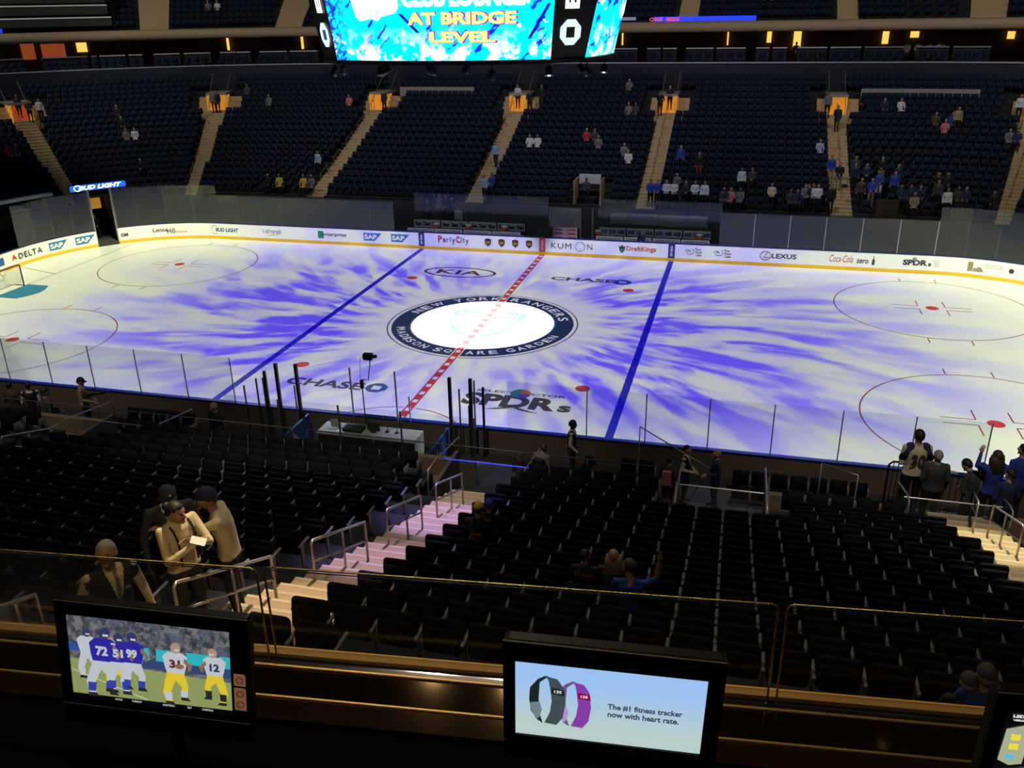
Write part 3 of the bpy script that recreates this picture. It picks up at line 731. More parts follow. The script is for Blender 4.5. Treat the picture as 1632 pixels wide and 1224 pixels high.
# rim of the far bank, club seats, suites, beam and upper deck
m_rim = mat('dark_rim_wall', (.012, .016, .035), .8); m_edge = mat('pale_edge_trim', (.45, .46, .5), .4, .3)
def bank_obj(name, m, boxes, lab=None, cat=None, kind=None, parent=None, side=1):
    mb = MB(); [bank_box(mb, *q, side) for q in boxes]; o = mb.build(name, m, parent)
    return tag(o, lab, cat, None, kind)
bank_obj('wall_far_rim', m_rim, [(FT0, FT1, 21.75, 21.95, 7.8, 9.72, )], kind='structure')
bank_obj('trim_1', m_edge, [(FT0, FT1, 21.70, 22.1, 9.72, 9.80)], kind='structure')
bank_obj('floor_club_level', m_tier, [(FT0, FT1, 21.95, 30, 9.0, 9.25)], kind='structure')
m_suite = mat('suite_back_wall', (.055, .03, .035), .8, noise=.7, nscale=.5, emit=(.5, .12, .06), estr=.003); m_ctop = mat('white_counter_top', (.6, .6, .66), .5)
bank_obj('wall_suites', m_suite, [(FT0, FT1, 29.5, 29.7, 9.2, 13.0)], kind='structure')
m_tan = mat('tan_fascia', (.42, .31, .19), .7, nscale=1.5)
beam = MB()
def round_beam(mb, t0, t1, d, z, r, n=60):
    pts = [P(t0+(t1-t0)*k/n, d, z) for k in range(n+1)]; mb.tube(pts, r, 14)
round_beam(beam, FT0, FT1, 24.2, 12.26, .40); tag(beam.build('trim_2', m_tan), 'rounded tan beam in front of the upper deck', 'beam', kind='structure')
bank_obj('floor_upper_deck', m_tier, [(FT0, FT1, 24.3, 30, 12.2, 12.4)], kind='structure')
UP = []
mb = MB()
for k in range(9):
    d = 25.4+.85*k; z = 12.6+.48*k; bank_box(mb, FT0, FT1, d-.6, d+.25, z-.5, z); UP.append((d, z))
tag(mb.build('seating_tiers', m_tier), 'dark stepped tiers of the upper deck', 'seating tiers', kind='structure')
UPA = [ta(32), ta(5), -6.4, 6.6, 14.8, ta(14, False)]
UPA = [inv(*onY(x, y, 39.5).xy)[0] for x, y in ((245, 20), (465, 20))]
def t_at(px, d, z):
    """run t at which a point at distance d and height z stands under picture x"""
    best = min(((lambda v: abs(816+FPX*v.dot(CR)/v.dot(CF)-px))(P(q, d, z)-CAM), q) for q in np.arange(FT0, FT1, .06)); return float(best[1])
UPA = [t_at(q, 26, 13.2) for q in (245, 463, 1098, 1351, 1576)]
for i, t in enumerate(UPA):
    mb = MB()
    for d, z in UP:
        for q, zz in ((-.6, z+.012), (-.17, z+.24)): bank_box(mb, t-.75, t+.75, d+q-.02, d+q+.41, zz-.3, zz)
    tag(mb.build('aisle_stairs', m_step), ['tan upper stairway near the top left corner', 'tan upper stairway left of the scoreboard', 'upper stairway just right of the scoreboard', 'tan upper stairway right of the blue ribbon display', 'upper stairway near the top right corner'][i], 'stairs', kind='structure')
bank_obj('wall_arena_back', mat('arena_back', (.01, .01, .014), .9), [(FT0, FT1, 33.5, 33.8, 0, 24)], kind='structure')

# suite counters, lit doorways, ribbon display
xc = [(80, 143), (145, 172), (160, 200), (245, 330), (292, 337), (350, 400)]
cnt = [(-30, -27.3), (-26.9, -25.4)]
SEAT_UP = []
ct = []
def club_counter(px0, px1, lab):
    a = inv(*onY(px0, 78, RY+24.6).xy)[0] if 300 < px0 else None
    return
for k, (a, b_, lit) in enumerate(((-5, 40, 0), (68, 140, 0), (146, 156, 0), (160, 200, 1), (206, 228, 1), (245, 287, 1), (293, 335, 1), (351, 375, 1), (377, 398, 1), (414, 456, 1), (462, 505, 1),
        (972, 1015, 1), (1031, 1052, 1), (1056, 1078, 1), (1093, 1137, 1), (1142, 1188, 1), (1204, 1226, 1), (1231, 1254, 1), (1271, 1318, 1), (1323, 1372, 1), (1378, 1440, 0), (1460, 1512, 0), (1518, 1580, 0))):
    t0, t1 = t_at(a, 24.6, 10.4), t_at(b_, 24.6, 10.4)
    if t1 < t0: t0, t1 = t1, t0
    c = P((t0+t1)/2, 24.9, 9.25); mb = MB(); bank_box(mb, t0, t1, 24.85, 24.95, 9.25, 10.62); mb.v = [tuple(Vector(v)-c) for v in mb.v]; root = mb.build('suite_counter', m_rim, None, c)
    mb = MB(); bank_box(mb, t0, t1, 24.7, 25.15, 10.62, 10.70); mb.v = [tuple(Vector(v)-c) for v in mb.v]; mb.build('counter_top', m_ctop if lit else m_lint, root)  # lit counters get the white top, unlit ones grey: light put into colour
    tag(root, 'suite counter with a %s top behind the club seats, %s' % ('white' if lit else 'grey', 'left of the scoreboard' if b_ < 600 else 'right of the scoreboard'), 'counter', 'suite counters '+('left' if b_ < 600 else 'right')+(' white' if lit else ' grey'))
    ct.append((t0, t1))
def lit_panel(name, pxa, pya, pxb, pyb, d, m, lab, cat, kind=None):
    a = t_at(pxa, d, 11); b_ = t_at(pxb, d, 11); Q = P((a+b_)/2, d); z1 = onY(pxa, pya, Q.y).z; z0 = onY(pxa, pyb, Q.y).z
    mb = MB(); bank_box(mb, min(a, b_), max(a, b_), d, d+.08, z0, z1); o = mb.build(name, m); tag(o, lab, cat, None, kind); return o
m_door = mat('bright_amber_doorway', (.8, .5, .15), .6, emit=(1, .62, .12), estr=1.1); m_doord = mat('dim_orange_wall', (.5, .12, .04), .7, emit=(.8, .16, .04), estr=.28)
lit_panel('lit_doorway', 123, 68, 139, 83, 29.3, m_door, 'small bright amber sign box in the left suites', 'lit sign')
lit_panel('lit_wall', 35, 70, 57, 95, 29.2, m_doord, 'dim orange wall panel at the far left of the suites', 'wall panel')
lit_panel('lit_wall', 66, 70, 104, 92, 29.2, m_doord, 'wider dim orange wall panel in the left suites', 'wall panel')
for a, b_, y1, lab in ((362, 366, 80, 'thin warm light strip left of the scoreboard'), (480, 484, 78, 'thin warm light strip close to the scoreboard'), (991, 993, 72, 'thin warm light strip right of the scoreboard'), (1159, 1161, 72, 'thin pale light strip in the right suites'), (1222, 1229, 68, 'narrow amber doorway in the right suites'), (1264, 1277, 78, 'amber doorway with a person silhouetted in it'), (1406, 1416, 70, 'bright amber doorway between the right suites'), (1450, 1464, 60, 'amber doorway behind the gathered group'), (1603, 1616, 62, 'dim amber doorway at the right edge')):
    lit_panel('lit_doorway', a, 50, b_, y1, 29.2, m_door, lab, 'lit doorway')
m_rib = mat('ribbon_blue_display', (.01, .01, .1), .4, noise=0, emit=(.02, .06, 1.0), estr=.9)
rb = lit_panel('ribbon_display', 1040, 27, 1202, 36, 24.9, m_rib, 'glowing blue ribbon display above the beam right of the scoreboard', 'ribbon display')
rm = mat('ribbon_red_text', (.2, .01, .01), .4, noise=0, emit=(1, .08, .08), estr=1)
mb = MB()
for px, s in ((1045, 'CHASE'), (1072, 'BRIDGE')):
    tt = t_at(px, 24.8, 12.6); Q = P(tt, 24.85, onY(px, 31, P(tt, 24.85).y).z); n = outward(tt); add_text(mb, s, frame(Q, (n.y, -n.x, 0), (0, 0, 1)), width=1.0, height=.28, bold=.03)
mb.build('ribbon_lettering', rm, rb)
lit_panel('ribbon_display', 965, 28, 1012, 33, 24.9, mat('ribbon_grey', (.1, .1, .15), .5, emit=(.3, .32, .5), estr=.5), 'pale grey ribbon display touching the scoreboard edge', 'ribbon display')
lit_panel('ribbon_display', 0, 46, 12, 53, 24.9, m_rib, 'small blue ribbon display at the left frame edge', 'ribbon display')
for k, (y0, y1, x1) in enumerate(((-12, 5, 178), (8, 24, 180), (28, 43, 184))):
    m = mat('press_box_front', (.035, .035, .035), .8)
    a, b_ = t_at(-40, 25+.3*(2-k), 12), t_at(x1, 25+.3*(2-k), 12); d = 25.0+.4*(2-k); Q = P((a+b_)/2, d); z1 = onY(90, y0, Q.y).z; z0 = onY(90, y1, Q.y).z
    root = bank_obj('press_box', m, [(a, b_, d, d+2.2, z0, z1)], ['dark press box row at the top left, uppermost', 'dark press box row at the top left, middle', 'dark press box row at the top left, lowest'][k], 'press box')
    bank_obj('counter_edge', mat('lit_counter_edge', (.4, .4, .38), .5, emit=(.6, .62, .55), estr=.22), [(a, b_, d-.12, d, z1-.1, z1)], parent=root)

# ---------------------------------------------------------------- seats
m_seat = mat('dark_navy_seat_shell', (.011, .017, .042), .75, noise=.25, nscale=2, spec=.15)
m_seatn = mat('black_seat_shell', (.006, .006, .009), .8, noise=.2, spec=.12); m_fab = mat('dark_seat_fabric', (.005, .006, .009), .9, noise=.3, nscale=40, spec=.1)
m_arm = mat('grey_armrest', (.11, .11, .12), .45, noise=.1)
def cuts_for(near):
    if near: return [(t-AW[-1]-.05, t+AW[-1]+.05) for t in NEAR_A]
    return [(t-AW[1]-.05, t+AW[1]+.05) for t in FAR_A]
m_armf = mat('dark_far_armrest', (.03, .035, .045), .5)
SEATS = []     # (t, d, z, side, k)
for near in (False, True):
    side = -1 if near else 1
    for k, d in rows(near):
        z = prof(d, near); cuts = cuts_for(near)
        if near: cuts = cuts+[(v[0]-.1, v[1]+.1) for v in NV if v[2] < d+.3 and d-.7 < v[3]]
        elif VD0-.2 < d+.3 and d-.6 < VD1: cuts = cuts+[(t-w-.55, t+w+.55) for t, w in VOM]
        if not near and 19.0 < d < 19.7: pass
        for a, b_ in spans(NT0 if near else FT0, NT1 if near else FT1, cuts):
            dt = .545*(RREF/(RC+d) if abs((a+b_)/2) > LX else 1); n = int((b_-a)/dt)
            if n < 1: continue
            off = ((b_-a)-n*dt)/2
            if near and abs(a-6.88) < .2: off = .02
            for q in range(n): SEATS.append((a+off+dt*(q+.5), d, z, side, k, q, n))
for d, z in UP:
    for a, b_ in spans(FT0, FT1, [(t-.8, t+.8) for t in UPA]+[(FT0, t_at(184, 26, 13))]):
        dt = .56*(RREF/(RC+d) if abs((a+b_)/2) > LX else 1); n = int((b_-a)/dt)
        for q in range(n): SEATS.append((a+dt*(q+.5), d, z, 1, 99, q, n))
for a, b_ in ct:                                     # club seats in front of the counters
    n = max(1, int((b_-a)/(.56 if abs(a) < LX else .56*RREF/(RC+24)))); dt = (b_-a)/n
    for dd, zz in ((22.9, 9.25), (23.9, 9.6)):
        for q in range(n): SEATS.append((a+dt*(q+.5), dd, zz, 1, 98, q, n))
for a, b_ in ((8.6, 10.2), (12.0, 16.2), (-9.2, -6.3)):                  # rinkside chairs behind the near glass
    for dd in (1.2, 2.1):
        n = int((b_-a)/.56)
        for q in range(n): SEATS.append((a+.56*(q+.5), dd, .15, -1, 97, q, n))
def scr(Q):
    v = Vector(Q)-CAM; z = v.dot(CF); return 816+FPX*v.dot(CR)/z, 612-FPX*v.dot(CU)/z, z
OCC = []       # seats taken away where people sit or stand, filled by the people section (t, d, side)
# ---------------------------------------------------------------- scoreboard
m_frame = mat('scoreboard_black', (.008, .008, .01), .5)
def screen_mat(name, seed, strength):
    m = bpy.data.materials.new(name); m.use_nodes = True; t = NT(m.node_tree); b = t.n['Principled BSDF']
    tc = t.new('ShaderNodeTexCoord'); o = tc.outputs['Object']
    v = t.vm('ADD', o, (seed, 0, seed*.7))
    x, y, z = t.sep(o)
    diag = t.comb(t.math('MULTIPLY', t.math('ADD', x, z), .55), y, t.math('MULTIPLY', t.math('SUBTRACT', z, x), 2.0))
    n1 = t.noise(diag, 1.3, 3, .6); n2 = t.noise(t.vm('ADD', v, (4, 2, 8)), 1.6, 4, .65); n3 = t.noise(v, 5, 2, .6)
    cyan = (.0, .72, .95, 1); c = t.mix(t.smooth(n1, .58, .64), cyan, (.01, .02, .62, 1))
    c = t.mix(t.smooth(t.math('MULTIPLY', n2, t.math('ADD', .75, t.math('MULTIPLY', n3, .5))), .62, .66), c, (.9, 1.0, 1.0, 1))
    low = t.math('MULTIPLY', t.smooth(z, 12.2, 13.4, 1, 0), t.smooth(n2, .48, .56)); c = t.mix(low, c, (.9, 1, 1, 1))
    left = t.math('MULTIPLY', t.smooth(x, -4.4, -3.3, 1, 0), t.smooth(n3, .48, .56)); c = t.mix(left, c, (.02, .05, .5, 1))
    b.inputs['Base Color'].default_value = (0, 0, 0, 1); t.l.new(c, b.inputs['Emission Color']); b.inputs['Emission Strength'].default_value = strength; MATS[name] = m; return m
m_s1 = screen_mat('bright_video_screen', 0, 1.5); m_s2 = screen_mat('side_video_screen', 5.3, 1.35)
m_tw = mat('glowing_white_screen_text', (0, 0, 0), .5, noise=0, emit=(1, 1, 1), estr=1.6); m_ty = mat('glowing_yellow_screen_text', (0, 0, 0), .5, noise=0, emit=(1, .80, .28), estr=1.25)
m_tp = mat('glowing_magenta_screen_text', (0, 0, 0), .5, noise=0, emit=(.5, .02, .55), estr=.9); m_tc = mat('pale_cyan_emblem', (0, 0, 0), .5, noise=0, emit=(.72, .95, 1), estr=1.15)
sb = empty('scoreboard', (0, 0, 12.1)); tag(sb, 'huge glowing centre-hung scoreboard with curved cyan video screens', 'scoreboard'); SBL = Vector((0, 0, 12.1))
def front(u, z):       # u -1..1 across the front screen
    fl_ = (z-12.15)*.10
    return Vector((-.08+(4.32+fl_)*u, -4.15-fl_-.85*(1-u*u), z+.16*u*u*0))
def right(u, z):
    fl_ = (z-12.15)*.22
    return Vector((5.35+fl_+.55*(1-u*u), 3.1*u, z))
def left(u, z): q = right(u, z); return Vector((-q.x-.1, -q.y, z))
def back(u, z): q = front(u, z); return Vector((-q.x, -q.y, z))
def surf(name, fn, m, z0=12.15, z1=17.2, off=0., n=24, parent=sb):
    mb = MB(); vs = []; fs = []
    for j in range(7):
        z = z0+(z1-z0)*j/6
        for k in range(n+1): vs.append(fn(-1+2*k/n, z))
    for j in range(6):
        for k in range(n): a = j*(n+1)+k; fs.append((a, a+1, a+n+2, a+n+1))
    mb.add(vs, fs); o = mb.build(name, m, parent, -SBL); return o
surf('front_screen', front, m_s1); surf('side_screen', right, m_s2); surf('side_screen', left, m_s2); surf('front_screen', back, m_s1)
def core(z0, z1, name, grow, m=m_frame):
    mb = MB(); pts = []
    for fn in (front, right, back, left):
        for k in range(13): q = fn(-1+2*k/12, z1 if z1 < 16 else 12.2); pts.append((q.x*grow, q.y*grow))
    mb.poly(pts, z1-z0, Matrix.Translation((0, 0, z0))); return mb.build(name, m, sb, -SBL)
core(12.0, 12.13, 'bottom_skirt', 1.012); core(17.2, 17.6, 'top_cap', 1.10); core(12.13, 17.2, 'inner_housing', .93)
for fa, fb in ((front, right), (right, back), (back, left), (left, front)):
    mb = MB(); q = [fa(1, 12.1), fb(-1, 12.1), fb(-1, 17.2), fa(1, 17.2)]; c = sum(q, Vector())/4; nn = (q[1]-q[0]).cross(q[3]-q[0]).normalized()
    mb.add(q+[p-nn*.12 for p in q], [(0, 1, 2, 3), (4, 7, 6, 5), (0, 4, 5, 1), (1, 5, 6, 2), (2, 6, 7, 3), (3, 7, 4, 0)])
    cp = mb.build('corner_panel', m_frame, sb, -SBL)
    T = frame((q[0]+q[1])/2+nn*.03, (q[1]-q[0]), (q[3]-q[0])+(q[2]-q[1]))
    mb = MB(); octagon(mb, T @ Matrix.Translation((0, .98, 0)), .45, 0, 0, .01); o = mb.build('emblem', m_tc, cp)
    mb = MB()
    for k, ch in enumerate('ESAHC'): add_text(mb, ch, T @ Matrix.Translation((0, 2.05+.72*k, 0)) @ Matrix.Rotation(PI/2, 4, 'Z'), width=.5, height=.62, bold=.05)
    mb.build('emblem_lettering', m_tw, cp)
def on_screen(fn, txt, u, z, w, h, m, name='screen_lettering', off=.03, half=4.4, **kw):
    v, f = text_mesh(txt, width=w, height=h, **kw)
    # slice along the curve by mapping each vertex onto the screen surface
    out = []
    for x, y, _ in v:
        uu = u+x/half; p = fn(uu, z+y); p2 = fn(uu+.01, z+y); tn = (p2-p).normalized(); n = Vector((tn.y, -tn.x, 0)); out.append(p+n*off)
    mb = MB(); mb.add(out, f); return mb.build(name, m, sb, -SBL)
def curve_shape(fn, pts, m, name, off=.02, half=4.4):
    out = []
    for x, y in pts: p = fn(x/half, y); p2 = fn(x/half+.01, y); tn = (p2-p).normalized(); out.append(p+Vector((tn.y, -tn.x, 0))*off)
    mb = MB(); mb.add(out, [tuple(range(len(out)))]); return mb.build(name, m, sb, -SBL)
def sxz(px, py):       # picture point to front screen (x, z)
    Q = onY(px, py, -4.8); return Q.x+.08, Q.z
def line(txt, x0, x1, yb, yt, m, off, **kw):
    a = sxz(x0, yb); b_ = sxz(x1, yt); return on_screen(front, txt, (a[0]+b_[0])/2/4.4, (a[1]+b_[1])/2, abs(b_[0]-a[0]), abs(b_[1]-a[1]), m, off=off, **kw)
line('AT BRIDGE', 659, 823, 41, 16, m_tp, .06, bold=.03); line('AT BRIDGE', 656, 820, 40, 17, m_ty, .10, bold=.05)
line('LEVEL', 693, 793, 69, 48, m_tp, .06, bold=.03); line('LEVEL', 690, 790, 68, 49, m_ty, .10, bold=.05)
line('CLUB LOUNGE', 648, 832, 12, -22, m_tw, .10, bold=.07)
B = [sxz(*q) for q in ((563, 0), (570, 28), (576, 34), (596, 30), (606, 34), (612, 27), (636, 21), (641, 12), (641, -30), (563, -30))]
curve_shape(front, B, m_tw, 'speech_bubble', .05)
for a, b_, w in (((640, 22), (668, 52), 6), ((620, 36), (648, 50), 0), ((865, 5), (838, 62), 5), ((875, 0), (850, 40), 0)):
    if w: 
        p = [sxz(a[0], a[1]), sxz(a[0]+w, a[1]), sxz(b_[0]+w, b_[1]), sxz(b_[0], b_[1])]
        curve_shape(front, p[::-1], mat('deep_blue_screen_bar', (0, 0, 0), .5, noise=0, emit=(.01, .01, .6), estr=.9), 'screen_bar', .03)
def rxz(px, py): Q = onX(px, py, 5.7); return Q.y, Q.z
on_screen(right, '', 0, 14, 1, 1, m_tw) if False else None
B = [rxz(*q) for q in ((943, -20), (944, 20), (955, 26), (962, 20), (985, 12), (992, -20))]
B = [(min(3.0, y), z) for y, z in B]
curve_shape(right, [(-.4, 15.5), (-.4, 13.7), (.2, 13.45), (.7, 13.65), (2.2, 13.7), (2.2, 15.5)], m_tw, 'speech_bubble', .05, 3.1)
curve_shape(right, [(2.45, 12.9), (2.95, 12.9), (2.95, 14.4), (2.45, 14.4)], mat('hot_pink_screen_text', (0, 0, 0), .5, noise=0, emit=(1, .12, .2), estr=1.2), 'screen_lettering', .05, 3.1)
MB().tube([(0, 0, 17.5), (0, 0, 26)], .5, 10).build('hanging_mast', m_frame, sb, -SBL)
# fixtures under the scoreboard
m_lens = mat('bright_fixture_lens', (.1, .1, .1), .3, noise=0, emit=(.8, .85, 1), estr=4)
for k, (px, py, yy) in enumerate(((534, 112, -2), (547, 110, -1), (607, 112, -3), (615, 108, -3.4), (683, 108, -3), (690, 112, 0), (744, 108, -3), (784, 118, -3), (875, 112, -3), (925, 108, 0), (935, 112, 1.2), (963, 108, 1.8))):
    Q = onY(px, py, yy); z = 11.98
    root = empty('stage_light', (Q.x, Q.y, Q.z)); tag(root, 'small black stage light hanging under the scoreboard', 'stage light', 'stage lights under the scoreboard')
    a = .4*math.sin(k*2.1)
    MB().tube([(0, 0, .1), (0, 0, max(.2, z-Q.z))], .03, 6).build('bracket', m_frame, root)
    T = Matrix.Rotation(a, 4, 'X') @ Matrix.Rotation(.5*math.cos(k), 4, 'Y')
    MB().tube([(0, 0, .16), (0, 0, .1), (0, 0, -.12), (0, 0, -.2)], [.08, .14, .15, .19], 12, T=T).build('housing', m_frame, root)
    mb = MB(); mb.tube([(0, 0, -.2), (0, 0, -.205)], .07, 10, T=T); mb.build('lens', m_lens if k in (8, 11) else m_black, root)

# ---------------------------------------------------------------- gate in the far left corner
def cpt(deg, dd, z=0): a = math.radians(deg); return Vector((-LX-(RC+dd)*math.sin(a), LY+(RC+dd)*math.cos(a), z))
m_bud = mat('glowing_blue_sign_face', (0, 0, 0), .5, noise=0, emit=(.015, .16, .85), estr=.95)
gs = onY(157, 298, 9.8); A_, B_ = onY(118, 302, cpt(55.5, 0).y), onY(200, 293, cpt(43.5, 0).y)
xd = (B_-A_); L = 3.1; c = (A_+B_)/2; c = cpt(49.5, -.1, 0); c.z = onY(158, 297, c.y).z; xd = cpt(44, 0)-cpt(55, 0); T = frame((0, 0, 0), xd, (0, 0, 1))
root = MB().rbox((-1.72, -.21, -.25), (1.72, .21, -.02), .1, 3, T, axis=2)
root = root.build('illuminated_sign', m_frame, None, c); tag(root, 'long glowing blue BUD LIGHT sign over the open corner gate', 'sign')
MB().rbox((-1.68, -.19, -.02), (1.68, .19, 0), .1, 3, T, axis=2).build('sign_face', m_bud, root)
mb = MB(); add_text(mb, 'BUD LIGHT', T @ Matrix.Translation((.12, 0, .01)), width=2.6, height=.26, bold=.05, shear=.25); mb.build('sign_lettering', m_tw, root)
mb = MB(); mb.tube([tuple(T @ Vector((-1.22+.2*math.cos(a), .17*math.sin(a), .01))) for a in [math.radians(q) for q in range(40, 330, 20)]], .03, 5); mb.build('emblem', m_tw, root)
for deg, lab in ((45, 'bright steel post at the right side of the open gate'), (54, 'bright steel post at the left side of the open gate')):
    p = cpt(deg, .1); tag(MB().box((-.05, -.05, 0), (.05, .05, 3.75)).build('gate_post', m_steel, None, p), lab, 'post')
# tunnel behind the gate
tn = empty('ice_tunnel', cpt(49.5, 3)); tag(tn, 'dark tunnel with an amber back wall behind the open gate', 'tunnel'); O = cpt(49.5, 3)
def tb(name, m, a0, a1, d0, d1, z0, z1):
    mb = MB(); q = [cpt(a0, d0), cpt(a1, d0), cpt(a1, d1), cpt(a0, d1)]; mb.add([Vector((p.x, p.y, z)) for z in (z0, z1) for p in q], [(0, 3, 2, 1), (4, 5, 6, 7), (0, 1, 5, 4), (1, 2, 6, 5), (2, 3, 7, 6), (3, 0, 4, 7)])
    return mb.build(name, m, tn, -O)
tb('back_wall', m_orange, 46.5, 53, 3.9, 3.97, 1.75, 2.9); tb('lower_wall', m_dark, 45, 54, 3.88, 3.98, 0, 1.75); tb('side_wall', m_dark, 53.5, 54, .3, 3.9, 0, 3); tb('side_wall', m_dark, 45, 45.5, .3, 3.9, 0, 3); tb('tunnel_roof', m_dark, 45, 54, .9, 4.1, 3.0, 3.15)
mb = MB(); q = [cpt(a, d) for a, d in ((66, 3.95), (56, 3.95))]
for a0, a1, lab in ((56, 63, 'brown wall panel seen through the glass left of the gate'),):
    mb = MB(); mb.add([cpt(a0, 3.95, 1.3), cpt(a1, 3.95, 1.3), cpt(a1, 3.95, 2.9), cpt(a0, 3.95, 2.9)]+[cpt(a0, 4.05, 1.3), cpt(a1, 4.05, 1.3), cpt(a1, 4.05, 2.9), cpt(a0, 4.05, 2.9)], [(0, 1, 2, 3), (7, 6, 5, 4), (0, 4, 5, 1), (1, 5, 6, 2), (2, 6, 7, 3), (3, 7, 4, 0)])
    tag(mb.build('wall_panel', mat('warm_brown_panel', (.28, .13, .07), .7)), lab, 'wall panel')
mb = MB()
for k in range(8): a0, a1 = 60+3.4*k, 60+3.4*(k+1); mb.add([cpt(a, d, z) for z in (3.0, 3.22) for a, d in ((a0, 3.6), (a1, 3.6), (a1, 4.05), (a0, 4.05))], [(0, 3, 2, 1), (4, 5, 6, 7), (0, 1, 5, 4), (1, 2, 6, 5), (2, 3, 7, 6), (3, 0, 4, 7)])
tag(mb.build('corner_ledge', m_ctop), 'pale ledge behind the glass at the left frame edge', 'ledge')

# goal at the left end
root = empty('goal', (-27.13, 0, 0)); tag(root, 'red-framed hockey goal cut off by the left frame edge', 'goal')
m_post = mat('dark_red_goal_frame', (.08, .012, .012), .4)
MB().tube([(0, .93, 0), (0, .93, 1.2), (0, .9, 1.22), (0, -.9, 1.22), (0, -.93, 1.2), (0, -.93, 0)], .035, 8).build('goal_frame', m_post, root)
MB().tube([(0, .93, .03), (-.6, 1.0, .03), (-1.1, .7, .03), (-1.1, -.7, .03), (-.6, -1.0, .03), (0, -.93, .03)], .03, 6).build('base_frame', m_board, root)
m_net = glass_mat('white_netting', (.75, .75, .72), 0)
mb = MB(); F_ = [(0, .93, .03), (-.6, 1.0, .03), (-1.1, .7, .03), (-1.1, -.7, .03), (-.6, -1.0, .03), (0, -.93, .03)]; G_ = [(0, .93, 1.22), (-.35, .9, 1.2), (-.5, .6, 1.15), (-.5, -.6, 1.15), (-.35, -.9, 1.2), (0, -.93, 1.22)]
mb.add(F_+G_, [(k, k+1, 7+k, 6+k) for k in range(5)]+[tuple(range(6, 12))]); mb.build('net', m_net, root)

# ---------------------------------------------------------------- far players benches
m_adw = mat('white_bench_sign', (.55, .55, .6), .6); m_cool = mat('orange_cooler', (.65, .09, .03), .5)
def bench(x0, x1, lab, word, coolers):
    root = empty('players_bench', ((x0+x1)/2, 15.2, .1)); tag(root, lab, 'bench'); W2 = (x1-x0)/2
    MB().box((-W2, -.25, .3), (W2, .25, .5)).build('bench_seat', mat('bench_wood', (.12, .1, .1), .6), root)
    MB().box((-W2, .5, 0), (W2, .6, 1.15)).build('back_panel', m_frame, root)
    n = 4
    for k in range(n):
        a = -W2+2*W2*k/n+.04; b_ = -W2+2*W2*(k+1)/n-.04
        o = MB().box((a, .46, .62), (b_, .5, 1.12)).build('sign_panel', m_adw, root); mb = MB()
        for q in range(3): add_text(mb, word, frame(((a+(b_-a)*(q+.5)/3), .45, .88), (1, 0, 0), (0, 0, 1)), width=(b_-a)/3.8, height=.24, bold=.05, shear=.2)
        mb.build('sign_lettering', k_dark if word == 'Tissot' else k_blue, o)
        o = MB().box((a, -.8, .45), (b_, -.74, .86)).build('lower_panel', m_adw, root); mb = MB()
        add_text(mb, 'GATORADE 27-25', frame(((a+b_)/2, -.81, .66), (1, 0, 0), (0, 0, 1)), width=(b_-a)*.85, height=.3, bold=.06); mb.build('sign_lettering', k_grey, o)
    for k, q in enumerate(coolers):
        c = (q, 15.35, .6); r2 = MB().tube([(0, 0, 0), (0, 0, .42)], [.2, .22], 14).build('drink_cooler', m_cool, None, c); MB().tube([(0, 0, .42), (0, 0, .5)], [.22, .18], 14).build('lid', m_board, r2)
        tag(r2, 'orange drink cooler on the %s players bench, %s' % ('left' if x0 < 0 else 'right', ['nearer its left end', 'nearer its right end', 'in its middle'][k]), 'cooler')
bench(-9.3, -1.7, 'left players bench across the ice with white repeated signs behind it', 'Tissot', (-7.6, -3.0, -5.4))
bench(3.0, 9.9, 'right players bench across the ice with white and violet signs', 'RANGERS', (3.0, 9.2))
for x0, x1, n, lab in ((-9.28, -.3, 5, 'clear glass pane behind the left players bench'), (2.9, 10.4, 4, 'clear glass pane behind the right players bench')):
    for k in range(n):
        a = x0+(x1-x0)*k/n; b_ = x0+(x1-x0)*(k+1)/n; glass_panel((a, 15.95, 0), (b_, 15.95, 0), (0, 1), 1.1, 2.9, lab, lab.replace('clear glass pane', 'glass panes'), pm=m_postd)
# penalty-side booth between the benches
root = empty('timekeeper_booth', (1.35, 14.3, .1)); tag(root, 'glass booth between the benches with a pink-white notice board', 'booth')
MB().box((-.95, -.1, .3), (.55, -.04, 1.35)).build('notice_board', mat('pale_pink_board', (.62, .42, .46), .6), root)
mb = MB()
for q in range(4):
    for s in (-.6, .2): add_text(mb, 'RANGERS', frame((s, -.112, .5+.24*q), (1, 0, 0), (0, 0, 1)), width=.55, height=.1, bold=.04)
mb.build('notice_lettering', k_red, root)
for x in (-1.15, .75, 1.5): MB().box((x-.04, -.1, 0), (x+.04, -.02, 2.6)).build('booth_post', m_postd, root)
MB().box((-1.15, -.07, 1.35), (.75, -.05, 2.55)).build('booth_glass', m_glass, root); MB().box((-1.2, -.1, 0), (1.5, .1, .3)).build('booth_base', m_frame, root)
for k, x in enumerate((-1.6, 2.35)):
    mb = MB()
    for q in range(9): mb.tube([(x+.1*q-.4+.05*math.sin(q), .1*math.cos(q*2), .3), (x+.1*q-.4, .2+.05*math.cos(q), 1.25+.12*math.sin(q*3))], .018, 5)
    o = mb.build('stick_bundle', m_steel, None, (1.35, 14.4, 0)); tag(o, 'hockey sticks standing in a rack %s of the notice board' % ('left', 'right')[k], 'hockey sticks', None, 'stuff')
    MB().box((x-.45, -.2, .1), (x+.45, .3, .75)).build('rack', m_frame, o)
